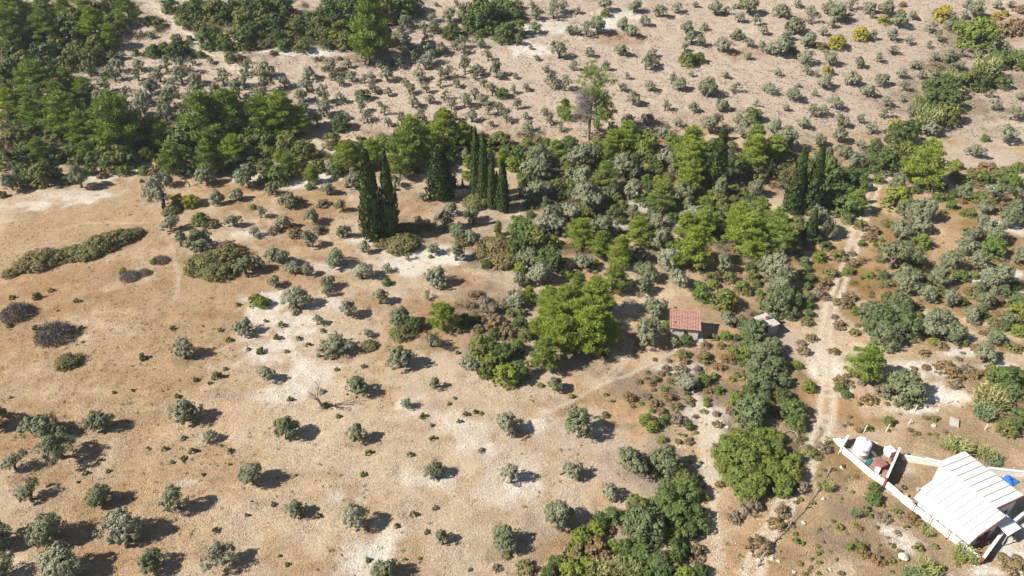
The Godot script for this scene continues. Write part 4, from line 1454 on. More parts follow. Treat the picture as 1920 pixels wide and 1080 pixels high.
	patch("undergrowth", [[-51.1,-85.8,2,0.7,.4],[-27.3,-75.2,1.5,0.4,.4],[-22.2,-68.4,1.4,0.6,.4],[-13.6,-89.9,3.4,1.1,.4],[16.4,-72.9,2.2,0.8,.4],[-49.8,-154.5,7.5,1.7,.4]])
	patch("chalk", [[-30.8,-83.5,4.9,3,.55],[-34.4,-78.7,3.1,2.3,.55],[-15.3,-76.3,4.6,2,.55],[-9.5,-62.5,4.1,2.1,.55],[-21.2,-59.8,2.6,1.3,.55],[3,-72.4,3,1.7,.55],[-40,-70.2,2.9,1.6,.55],[-40.5,-86,5,2,.55],[-4.3,-68.2,3.6,1.7,.55],[-40.7,-62.2,2,1.2,.55],[-33.7,-112.9,5,2.4,.6],[-29.4,-122.3,4.2,1.9,.6],[-33.2,-101.5,5.5,2.4,.6],[-51.5,-123.1,4.2,1.6,.6]])
	patch("strawpale", [[-72.4,-82.8,6.4,1.9,.5],[-56.3,-75.4,7.6,1.9,.5],[-66.9,-117.1,8.1,2.7,.5],[-101.7,-142,11.7,3.2,.5]])
	patch("rust", [[-80.8,-108.5,15.4,4.3,.4],[-80.3,-97.2,7.1,2.4,.4],[-64.4,-101.7,11,3,.4],[-42,-93.9,5.3,1.9,.4],[-50.1,-81,4.8,1.6,.4],[-43.2,-127.6,8.6,3.3,.4],[-54.8,-117.2,5.1,2.6,.4],[-62.9,-83,8.1,1.9,.4],[-18.7,-68.9,5.8,1.4,.4],[-25.9,-57.4,3.9,1.1,.4],[-10.7,-76.3,4.6,1.1,.4],[3.1,-76.7,5.4,1.3,.4]])

func lay_tracks() -> void:
	track("pale_soil", 0.75, 0.6, 1, [Vector2(90.9,-154.5),Vector2(81.8,-146),Vector2(73.7,-133.2),Vector2(67.5,-122.1),Vector2(61.4,-111.4),Vector2(56.4,-103.3),Vector2(52.2,-95.2),Vector2(49,-87.1),Vector2(47,-80.2),Vector2(44.4,-73.9),Vector2(39.7,-66.8),Vector2(34.6,-60),Vector2(30.6,-54.7),Vector2(26.8,-49.2)])
	track("pale_soil", 0, 0.5, 0.75, [Vector2(31.4,-92.5),Vector2(26.6,-90.3),Vector2(22.2,-87.2),Vector2(18,-84),Vector2(13.2,-81.4),Vector2(8.9,-77.8),Vector2(4.6,-75.1)])
	track("pale_soil", 0.55, 0.3, 0.65, [Vector2(19.1,-92),Vector2(17.9,-88),Vector2(15.5,-84.2),Vector2(12.4,-81)])
	track("chalk", 0, 0.7, 0.8, [Vector2(27.1,-80.4),Vector2(26.8,-74.7),Vector2(26.1,-69.9),Vector2(26.1,-66),Vector2(25.4,-60.5),Vector2(24.4,-55.6),Vector2(23.6,-50.3)])
	track("pale_soil", 0.7, 1.0, 1, [Vector2(-118.6,-242.1),Vector2(-107.9,-231.6),Vector2(-99,-221.9),Vector2(-89.4,-211.5),Vector2(-80.5,-204.4),Vector2(-75.6,-200),Vector2(-71.8,-196.7)])
	track("pale_soil", 0, 0.35, 0.6, [Vector2(-71.2,-127.5),Vector2(-64.4,-117),Vector2(-60,-108.2),Vector2(-58.1,-101.9)])
	track("pale_soil", 0, 0.5, 0.6, [Vector2(90.9,-154.5),Vector2(98.6,-163.2),Vector2(107.6,-171.4),Vector2(116,-177.9)])
	track("pale_soil", 0, 0.35, 0.55, [Vector2(102.4,-133),Vector2(93,-125.7),Vector2(83.5,-117.3),Vector2(76.3,-109.6),Vector2(69.2,-103.4),Vector2(62.2,-97.7)])
	track("pale_soil", 0, 0.3, 0.5, [Vector2(-96.9,-115.6),Vector2(-93.3,-120.3),Vector2(-91.1,-125.9),Vector2(-87.1,-128.8),Vector2(-73.7,-128.1)])
	track("pale_soil", 0, 0.6, 0.5, [Vector2(21.9,-212.9),Vector2(34.1,-210.5),Vector2(47.7,-218.3),Vector2(59.7,-222.9),Vector2(73.7,-220.6)])
	track("pale_soil", 0, 0.6, 0.5, [Vector2(132.7,-239.9),Vector2(126.5,-230.4),Vector2(118.4,-224.3)])

func cypresses() -> void:
	cypress(-27.06, -122.79, 4.53, 18.51, "Tall broad-footed cypress, the nearer of the twin pair above the ivy thicket")
	cypress(-23.77, -123.33, 3.06, 18.04, "Tall slim cypress with a bleached streak, right-hand one of the twin pair")
	cypress(-15.31, -140.3, 6.03, 11.74, "Broad round-topped dark cypress beside the pale ruin")
	cypress(-7.65, -140.21, 2.32, 15.56, "Tallest slim cypress, first of the row beside the pale ruin")
	cypress(-5.95, -137.68, 2.29, 15.54, "Second slim cypress of the row below the pine belt")
	cypress(-4.17, -134.96, 1.92, 11.42, "Third and thinner cypress of the row, between two taller ones")
	cypress(-1.91, -134.03, 2.69, 11.73, "Last cypress of the row, broad at its foot")
	cypress(-3.16, -135.4, 1.13, 8.28, "Thin young cypress squeezed between the last two of the row")
	cypress(-14.7, -138.49, .8, 4.49, "Very thin young cypress standing against the broad dark cypress")
	cypress(-10.7, -140.87, 1.05, 3.54, "Small dark cypress in front of the pale ruin wall")
	cypress(44.68, -143.41, 4.23, 13.45, "Tall cypress rising out of the olive and pine belt")
	cypress(58.51, -133.54, 3.69, 14.19, "Left cypress of the leaning pair beside the dirt track")
	cypress(61.88, -133.21, 3.57, 14.63, "Right cypress of the leaning pair beside the dirt track")
	cypress(58.65, -122.8, 2.11, 7.27, "Short forked cypress in front of the leaning pair")
	cypress(27.68, -146.33, 1.67, 4.84, "Young pointed cypress among the grey olives of the belt")
	cypress(41.96, -143.35, 1.65, 5.29, "Young narrow cypress at the foot of the tall belt cypress")
	cypress(58.22, -148.66, 1.21, 4.12, "Slim young cypress left of the leaning pair")
	cypress(-9.75, -164.1, 1.43, 4.59, "Slim cypress tip standing among the pines behind the row")
	cypress(51.78, -165.34, 1.83, 3.52, "Thin cypress at the upper edge of the belt")

func plants() -> void:
	plant("olive", [[29,-233.2,4.4,4.5,35,1,2],[38.1,-233.3,4.4,4.5,35,1,6],[16.1,-232,4.4,4.5,35,2,2],[73.6,-231.2,5.6,5.7,36,0,6],[98.3,-230.2,4.8,4.9,36,2,1],[110.1,-230.9,4.4,4.5,23,2,1],[63.1,-231.6,4.4,4.5,36,0,9],[115.5,-230,4.8,4.9,23,2,0],[-29,-230.5,4.4,4.5,15,1,3],[12.6,-228,5.5,5.6,35,2,0],[45.3,-230.7,4.4,4.5,35,1,8],[82.3,-228.6,5.1,5.2,36,0,5],[142.8,-229.4,5.2,5.3,24,2,0],[-18.7,-226.9,4.7,5.3,15,1,6],[7.7,-227,4.3,4.4,35,2,1],[98.8,-225.6,5.5,5.6,36,2,0],[-8.1,-226.8,4.3,4.4,35,0,2],[-4.8,-225,4.3,4.4,35,0,1],[-31.8,-224,4.7,5.3,15,1,1],[117.4,-223.9,5.1,5.2,23,1,0],[33.6,-222.3,4.3,4.4,35,1,3],[83.5,-218.7,6.1,6.2,36,0,2],[25.7,-219.5,5,5.1,35,1,1],[6.7,-219.1,4.2,4.3,35,0,0],[52.4,-219.6,4.2,4.3,35,1,9],[22.1,-217.9,4.2,4.3,35,1,0],[35.2,-218.5,4.2,4.3,35,1,5],[66.6,-216,4.2,4.3,36,0,7],[112.5,-216.8,4.2,4.3,23,3,0],[52.6,-214.1,4.9,5,35,1,10],[79.2,-213.4,4.1,4.2,36,0,3],[85.9,-212.7,4.9,5,36,0,0],[-30.6,-212.6,4.9,5.5,15,1,0],[60.5,-209.6,5.2,5.3,36,0,8],[-24,-207.8,6,6.8,15,1,2],[76.6,-206.8,5.5,5.6,36,0,4],[13.6,-206.3,5.1,5.2,35,3,0],[31.2,-207.5,4.1,4.1,35,1,4],[-23.7,-203.7,4.8,5.4,15,1,4],[125.9,-206.4,4.1,4.1,24,3,0],[82.6,-202.3,4.7,4.8,36,0,1],[90,-202.8,4,4.1,36,3,0],[-24.2,-200.8,4.3,4.9,15,1,5],[97.7,-202.1,4,4.1,36,3,1],[-109.4,-199.7,5,5.2,26,3,0],[37.5,-200.2,4.3,4.4,35,1,7],[-96.5,-199.7,4.8,5,26,1,0],[-103.9,-200.2,4.2,4.4,26,3,1],[-13.2,-198.1,3.9,5.5,15,1,8],[-92,-198.8,4.7,4.9,26,1,2],[-73.8,-198.4,4.6,4.9,27,1,0],[-117,-197.5,4.3,4.8,26,0,0],[-68.5,-197.5,5.1,5.3,27,1,1],[-4.4,-195.7,4.3,4.8,35,3,3],[-56.6,-197.7,4.2,4.4,27,1,4],[-34.5,-196.2,4.3,4.8,15,3,0],[-17.6,-195.9,3.9,4,15,1,7],[-109.3,-195.4,4.3,4.5,26,3,2],[-103,-195.4,4,4.2,26,3,3],[-96.8,-195,4.2,4.4,26,1,1],[-90.3,-193.6,5.3,5.6,27,0,3],[-79,-193.4,5.1,5.3,27,0,0],[-86,-194,4.2,4.5,27,0,1],[10.9,-192.9,3.9,3.9,35,3,1],[92.9,-193.5,4.6,4.7,36,3,2],[-73.1,-193,4.8,5.1,27,3,0],[101.2,-193.8,4.2,4.3,36,3,4],[85,-191.6,4.5,4.6,36,3,3],[-67.2,-191.7,5.5,5.8,27,1,2],[-62.1,-193.3,4.1,4.3,27,1,3],[-55.9,-192.1,4.5,4.7,29,0,1],[14,-190.1,4.2,4.3,35,3,2],[45.1,-190.2,3.8,3.9,5,1,4],[-109.3,-190,4.1,4.3,26,3,4],[-96.8,-187.8,5.5,5.8,26,3,5],[-84.3,-188,5.5,5.8,27,0,2],[52,-185.9,5.8,5.9,31,2,6],[-90.8,-188,4.6,4.9,26,3,9],[-79.1,-188.6,4.6,4.8,27,3,2],[-73.3,-187.8,5,5.3,27,3,1],[95.6,-188.5,4.2,4.2,36,3,5],[-67.7,-185.9,5.5,5.8,27,3,3],[-55.7,-186.8,4.6,4.8,29,0,2],[74.8,-185,4.1,4.2,36,3,6],[-49.6,-186.1,5.1,5.3,29,0,0],[-107.5,-183.9,5,5.3,26,3,7],[-101.7,-183.5,5,5.2,26,3,6],[-96,-183,5.3,5.6,26,3,8],[-90.4,-182.7,5,5.3,26,3,10],[-83.7,-182.4,5.5,5.8,27,0,4]])
	plant("olive", [[-12.5,-182,4,4.5,14,1,0],[31.7,-182.8,3.7,3.8,5,2,0],[-78.8,-182,5.2,5.5,27,3,6],[-73.3,-182.6,4.6,4.8,27,3,4],[-67.5,-182.2,4.8,5,27,3,5],[-61.9,-182.3,4.7,4.9,27,3,7],[84.9,-181.8,3.7,3.8,36,3,7],[54.5,-178.9,3.7,3.7,31,2,5],[-55.4,-181.5,4,4.2,28,0,1],[-49.2,-179.7,5.2,5.5,28,2,0],[46.9,-178.3,3.7,3.7,31,2,4],[-96,-177.7,5,5.2,26,3,11],[-89.2,-177.1,5.3,5.5,26,3,12],[-83.9,-177.4,4.1,4.3,27,3,11],[-72.2,-177.5,4.6,4.8,27,3,8],[-78.2,-176.2,5,5.2,27,3,10],[129.8,-177.1,4,4.1,25,1,2],[-66.3,-177.2,4.4,4.7,27,3,9],[-49.5,-174.9,5.2,5.5,28,0,0],[29.5,-173.2,3.6,3.7,5,1,1],[34.5,-172.9,3.6,3.6,5,1,2],[49.1,-168.4,5.4,5.5,31,2,2],[65.2,-169.1,4.2,4.2,31,2,3],[104.1,-170.1,4.8,4.9,25,3,0],[24.3,-168.2,3.5,3.6,5,1,0],[56.7,-166.7,4.1,4.2,31,2,1],[37.1,-166.5,3.8,3.9,5,1,3],[121.3,-166.5,5.1,5.2,25,1,1],[80.2,-166.2,3.8,3.9,25,0,0],[65.7,-160.7,6.6,6.7,16,2,1],[74.6,-164.1,3.5,3.6,16,2,2],[17.4,-156.5,5.3,5.4,5,3,0],[110.1,-158.9,4,4.1,25,1,0],[78.9,-157.5,4,4.1,25,0,1],[-11.2,-156.7,3.7,3.8,8,2,0],[5.5,-152.8,6.7,6.8,5,0,0],[35.2,-153.4,4.9,4.9,31,0,2],[15.7,-150.9,7.3,7.5,5,3,1],[79.1,-153.9,4.2,4.3,16,2,0],[45.2,-152.4,3.4,3.4,31,2,0],[36.3,-149.6,4.8,4.9,31,0,1],[-41.3,-151.2,3.6,3.7,28,3,0],[3.9,-149.7,5.5,5.6,5,0,1],[24.9,-147.6,5.8,5.9,5,3,2],[6.8,-146.3,6.1,6.2,5,3,4],[27.5,-146.4,4,4.1,5,3,5],[-68.1,-146.2,4.8,4.9,33,1,0],[-58.1,-144.2,6,6.1,33,1,1],[15.7,-143.1,6.4,6.5,5,3,3],[-95.6,-144.5,4.4,5.3,11,2,0],[-76.6,-145.7,3.8,3.9,33,0,0],[-109.6,-142.4,4.1,4.9,11,2,1],[-34.4,-143.3,3.8,3.9,28,3,1],[-25.9,-144.3,3.2,3.2,8,0,0],[84.7,-142.4,4.9,5,25,3,1],[44.7,-138.4,4.5,6.7,31,3,0],[5.1,-138.7,5.9,6,7,1,0],[25.2,-138.2,5.5,5.6,5,3,7],[-52.1,-139.8,3.4,3.5,33,1,2],[-39.8,-139.9,3.4,3.5,28,3,2],[52.7,-139.8,3.8,3.9,31,1,0],[15,-137.9,5.2,5.3,5,3,6],[36.6,-138.1,4.5,4.6,31,0,0],[97.6,-139.1,3.9,4,25,3,2],[-73.4,-134.8,6.3,7.5,33,0,1],[101.8,-136,5.3,5.4,25,3,3],[-58.8,-137.9,3.1,3.1,12,1,1],[15.7,-133.7,6.4,6.5,5,3,8],[-62.6,-135.8,3.3,3.4,12,1,0],[-46.4,-134.4,3.9,4,12,1,4],[36.2,-133.1,4,4.1,31,3,1],[-35.4,-133.2,3.3,3.4,6,0,1],[103.8,-132.1,3.5,3.6,25,3,6],[97.6,-132.1,3.2,3.3,25,3,5],[12.3,-131,4.3,4.4,7,1,3],[84.7,-130.2,5.2,5.3,25,3,4],[-12.7,-132.1,3.3,3.3,8,3,0],[24.8,-130.8,3.7,3.7,31,0,3],[81.6,-131.3,3.8,3.9,16,1,0],[82.3,-129.8,5.2,5.3,16,1,2],[7.8,-128.6,5.2,5.4,7,1,2],[37.1,-128.4,5.2,5.3,31,3,2],[-40.1,-128.4,3.5,3.6,6,0,3],[-8.1,-129.4,3.8,3.9,7,0,0],[99.4,-126.1,4.5,4.6,25,3,8],[-55.9,-126.6,3.2,3.2,12,1,2],[6.6,-125.2,5.5,5.6,7,1,1],[29.4,-126.8,3.6,3.7,31,3,3],[60.9,-125.3,6.1,6.2,16,3,0],[94,-126.5,3.4,3.5,25,3,7]])
	plant("olive", [[-68.1,-125.1,3.7,3.8,12,3,0],[-45.6,-125.8,3.2,3.2,12,1,3],[-13.6,-126.2,4.3,4.4,8,3,1],[81.5,-125.4,4.2,4.3,16,1,4],[17.8,-123.5,5.4,5.5,38,1,3],[9.7,-124.4,4.2,4.3,38,1,1],[76.5,-122.6,4.7,4.8,16,1,1],[-33.5,-123,3.1,3.2,6,0,0],[-10.2,-123,4,4,7,3,0],[92.6,-120.3,5.4,5.5,25,3,10],[63.3,-123.5,3.3,3.4,16,3,1],[89.1,-120.8,4.1,4.2,25,3,9],[28.8,-119.5,5.3,5.4,31,3,4],[-63.4,-118.6,3.3,3.9,12,3,1],[-59.2,-116.9,5.7,5.8,12,3,2],[-7.8,-121.3,3.1,3.1,7,3,1],[-39.3,-119.3,3.6,3.7,6,0,4],[85.7,-117.4,4.3,4.4,25,3,11],[-28.4,-117.9,3,3.3,6,3,0],[-15.3,-118.2,2.8,2.8,13,2,0],[74.3,-115.4,4.8,4.9,16,1,5],[-43.3,-113.6,4.5,4.6,6,0,7],[70.2,-112.9,6.7,6.9,16,1,3],[-10.5,-115.2,3.5,3.6,13,1,1],[24.2,-115.2,3.4,3.4,0,2,5],[93.7,-113.5,3.4,3.5,37,2,11],[-33.3,-113.3,4,4.1,6,0,2],[29.7,-113.1,5.1,5.2,0,2,3],[75.9,-114.2,3.4,3.5,16,1,6],[80.8,-112.7,4.7,4.8,16,1,7],[3.2,-113,4.2,4.3,38,1,0],[84.9,-111.7,4.9,5,37,2,10],[12.8,-112.8,3.9,4,38,1,2],[-46.3,-111.6,2.6,3.2,12,3,4],[38.9,-112.6,3.6,3.7,0,2,4],[-48.3,-109.8,4.2,4.2,12,3,3],[48.5,-109.5,6.4,6.6,16,3,2],[-39.7,-110.1,2.9,2.9,6,0,6],[-37.4,-109.8,2.9,2.9,6,0,5],[-27.2,-109.5,3.6,3.7,6,3,1],[24,-109.1,4.1,4.2,0,2,2],[5.7,-107.8,4.6,4.7,38,3,1],[-13.3,-107.5,4.6,4.7,13,1,0],[70.8,-107.6,4.8,4.9,17,2,2],[75.9,-106.8,5.2,5.4,17,2,3],[30.3,-107.7,4.1,4.2,0,2,0],[85.2,-105,5.7,5.8,37,2,9],[1.4,-107.4,3.2,3.3,38,3,0],[-42,-106.1,2.5,2.6,6,0,8],[-32.5,-105.7,3,3.1,6,3,2],[23.8,-105.6,3.4,3.5,0,2,1],[48,-105.1,4.9,5,1,2,0],[70.2,-105,4,4,17,2,1],[72.1,-102.4,3.4,3.5,17,2,0],[75.2,-101.4,3.4,3.5,37,2,8],[-22.8,-101.7,3,3,13,3,0],[-36.7,-100.1,4.4,4.5,6,3,3],[0.9,-100.3,3.4,3.5,38,3,2],[80.6,-100.1,3.2,3.2,37,2,7],[23.8,-99,4.2,4.3,0,0,0],[-27.7,-98,3,3.1,13,3,2],[76.5,-96.6,3.2,3.3,37,2,5],[-18.7,-96,3.6,3.7,13,3,1],[71.9,-96.1,3.2,3.2,37,2,4],[82,-96.1,2.5,2.5,37,2,6],[36.1,-96.9,2.8,2.8,1,0,0],[-43.4,-93.3,3.6,3.6,4,2,1],[67.7,-92.8,4.4,4.5,37,2,3],[21.6,-92.1,5.3,5.4,0,0,1],[71.2,-91,3.7,3.8,37,2,1],[77.6,-90.7,3.3,3.3,37,2,2],[-12.9,-89.8,3,3.1,13,3,3],[-27.5,-88.4,5.6,3.6,4,2,0],[-50.6,-86.9,3.6,4,9,1,0],[73.5,-86.7,4,4.1,37,2,0],[-17.4,-84.9,4.6,4.7,4,1,1],[-6.7,-84.2,3.3,3.4,32,0,0],[-36.8,-82.2,2.9,2.9,4,0,0],[-11.3,-80.2,2.4,2.5,4,1,2],[26.7,-81.4,3.7,2.6,0,3,0],[6.3,-80.1,2.4,2.5,32,2,0],[-22.7,-78.7,3.4,3.5,4,1,0],[-45.8,-73.6,4.4,4.5,4,0,2],[-71.5,-71.8,3.8,3.8,9,3,3],[-56.7,-72,3.4,3.5,9,3,0],[-64.1,-70.9,4.6,4.7,9,3,1],[9.3,-71.4,4.7,4.8,32,3,0],[-0.9,-71.2,3.6,3.6,32,3,1],[-30.7,-70,3.5,3.6,4,3,1],[-61.9,-70.1,3.2,3.2,9,3,2]])
	plant("olive", [[-21.1,-69.4,3.5,3.6,4,3,0],[-40.9,-69.3,2,2.1,4,0,1],[-59.7,-66.7,4.7,4.8,9,3,4],[16,-64.9,4.4,4.5,32,3,4],[-64.4,-64.3,2.8,2.9,9,3,5],[7.5,-63.5,2.8,2.9,32,3,2],[-9.7,-62.9,2.6,2.7,4,1,3],[-0.1,-62.4,2.8,2.8,32,3,3],[-32.6,-61.8,3.3,3.3,4,3,2],[-59.8,-59.7,2.9,2.9,9,3,6],[-50.3,-59.3,3.2,3.3,9,3,7],[12.1,-59.9,2.4,2.4,32,3,5],[-40.7,-58.1,3.5,3.6,4,0,3],[-26.1,-57.1,2.6,2.7,4,3,3],[-18.5,-55.6,3.4,3.5,4,3,4],[5.5,-55.7,3.7,3.8,32,3,6],[-53.7,-54.1,4.3,4.4,9,3,8],[-44.5,-53.5,4.9,5,4,0,4],[-8.1,-53,2.4,2.4,4,3,5],[-0.6,-52.8,3.3,3.4,32,3,7],[-59.9,-52.5,4.1,4.2,9,3,9],[-32.6,-50.5,3.5,3.6,4,3,6],[-49.6,-49.4,4.8,4.9,9,3,10],[-40.5,-49.7,3.2,3.3,4,3,8],[-57.4,-48.8,3.6,3.7,9,3,11],[-14,-48.4,3,3.1,4,3,7]])
	plant("pine", [[-143.3,-228.2,6.9,7.1,26,0,5],[-131,-228.6,6.9,7.1,26,2,3],[-154.2,-227,6.4,6.6,26,0,9],[-136.2,-227.3,6.4,6.6,26,0,2],[-116.8,-226.7,7.7,7.9,26,2,2],[-145.9,-220.1,10.8,11.2,26,0,7],[-117.3,-223.2,4.2,4.7,26,2,1],[-123.2,-217.2,9.1,9.4,26,0,0],[-40.3,-205.1,14.7,19.8,15,0,0],[-143.8,-211.3,11.3,11.7,26,0,8],[-135.6,-214,9.4,9.7,26,0,3],[-116.6,-212.3,7,7.2,26,2,0],[-141.1,-213.3,4,4.5,26,0,4],[-124.1,-184.2,11,11.4,26,0,6],[-118.1,-188,7.5,7.7,26,0,1],[-112.9,-185.2,6.3,6.5,26,3,0],[-117.6,-181.5,7.3,7.5,26,3,1],[-127.9,-176.9,7.9,8.1,26,0,10],[13.2,-176.4,4.9,5.5,5,2,0],[-109.2,-168.6,11,11.4,26,3,2],[-69.9,-169.5,12.5,12.8,27,3,0],[-56.6,-170.8,11.2,11.5,28,0,1],[-119.5,-171.6,7.7,8,26,3,5],[-61,-169.7,10.4,10.7,27,3,2],[-74.6,-164.6,13.5,13.9,27,3,4],[-64.5,-170,9.1,9.4,27,3,1],[-93.8,-161.5,14,14.4,26,3,3],[-52.6,-170.5,7,7.2,28,0,0],[-102.7,-163.5,8.8,9.1,26,3,4],[-72.9,-167.6,6.9,7.1,27,3,3],[-91.6,-165.1,7.5,7.8,33,2,4],[-16.4,-161,7.5,10.6,14,1,0],[-84.8,-163.8,6.8,7,33,2,3],[-11.5,-162.1,6.5,7.3,14,1,2],[27.4,-160.2,6.8,7.6,5,1,1],[-23.3,-155.8,10.3,11.5,14,3,1],[23.9,-159.2,5.7,6.3,5,1,0],[41.6,-156.2,7.4,8.3,31,2,1],[57.1,-156.6,7.4,8.3,31,1,1],[-27,-159,5.6,6.3,14,3,0],[-65.2,-157.3,6.6,6.8,33,1,0],[61.2,-155.9,5.6,6.2,31,1,2],[-109.4,-155.7,5.9,6.1,11,2,0],[-99.9,-157.7,4.6,4.8,33,0,2],[-93.9,-158.2,4.7,4.8,33,0,0],[-96.1,-157.8,3.7,3.8,33,0,1],[43.3,-153.4,5.5,6.2,31,2,0],[55.2,-151.6,7.2,8.1,31,1,0],[-77.3,-157.8,4,4.1,33,2,2],[-32.2,-152.4,6.6,7.3,14,3,3],[-24.1,-149.2,9.3,10.4,14,3,2],[-13.7,-156.7,3.4,3.8,14,1,1],[22,-151.4,4,8,5,3,0],[-5.5,-156.7,3,3.4,7,2,1],[-68.7,-151,8.3,8.6,33,2,1],[-37.7,-151.1,6.5,7.3,28,3,0],[-77.6,-151.1,7.2,8.1,33,2,0],[-2.2,-153.6,4.1,4.5,7,2,0],[39.4,-148.2,7.1,8,31,0,1],[-10.1,-152.9,2.9,3.3,8,2,0],[91.1,-144.6,9.7,10.9,25,3,0],[-49.9,-148.6,5,5.6,28,3,2],[-44.5,-145.4,4.2,4.7,28,3,1],[20.2,-141.9,6.2,7,5,3,1],[38.1,-141.1,6.5,7.3,31,0,0],[34.1,-141.3,2.8,3.1,31,0,2],[30.8,-133.5,6.3,7,31,0,3],[71.6,-133.3,5,5.6,16,1,0],[40.1,-134.4,2.7,3,31,3,0],[50.3,-129.5,5.2,5.8,16,0,0],[44.8,-123.7,6.9,7.7,31,3,2],[37.7,-124.2,5.7,6.3,31,3,1],[34,-122.8,4.4,6.1,31,3,3],[51.4,-121.5,7.4,8.3,16,3,0],[-2.8,-124.4,1.9,3.6,7,3,0],[24.8,-120.3,5.8,6.5,31,3,4],[13.5,-120.1,5.5,6.2,38,1,0],[45.3,-118.8,7.6,8.5,16,0,1],[50.8,-117.6,6.6,7.4,16,3,1],[16.5,-116.3,5.1,5.7,38,1,2],[46.5,-116.7,5.1,5.7,16,3,2],[33.5,-113.5,7.6,8.5,31,3,5],[19.8,-113,5.9,6.6,38,1,3],[18.2,-105.5,5.3,6,0,0,0],[11.4,-105,3.9,4.4,38,1,1],[2.8,-102,3,3.4,38,3,0],[14.2,-98.2,6.9,7.7,30,2,2],[6.3,-99.4,4.3,4.8,30,2,3],[9.3,-97.8,5.8,6.6,30,2,1],[-11.3,-94.9,4.7,5.3,13,3,0]])
	plant("pine", [[10.7,-93.2,6.7,7.5,30,2,0],[6.4,-92.1,6.6,7.4,30,0,1],[4.3,-93,2.8,3.2,30,0,2],[11.6,-89.2,7.5,8.4,30,3,0],[14.8,-90.9,5.6,6.2,30,1,0],[8.3,-88.5,6.5,7.2,30,0,0],[4.8,-84.8,5.3,6,30,0,3],[53.1,-83,6.7,6.7,17,3,0]])
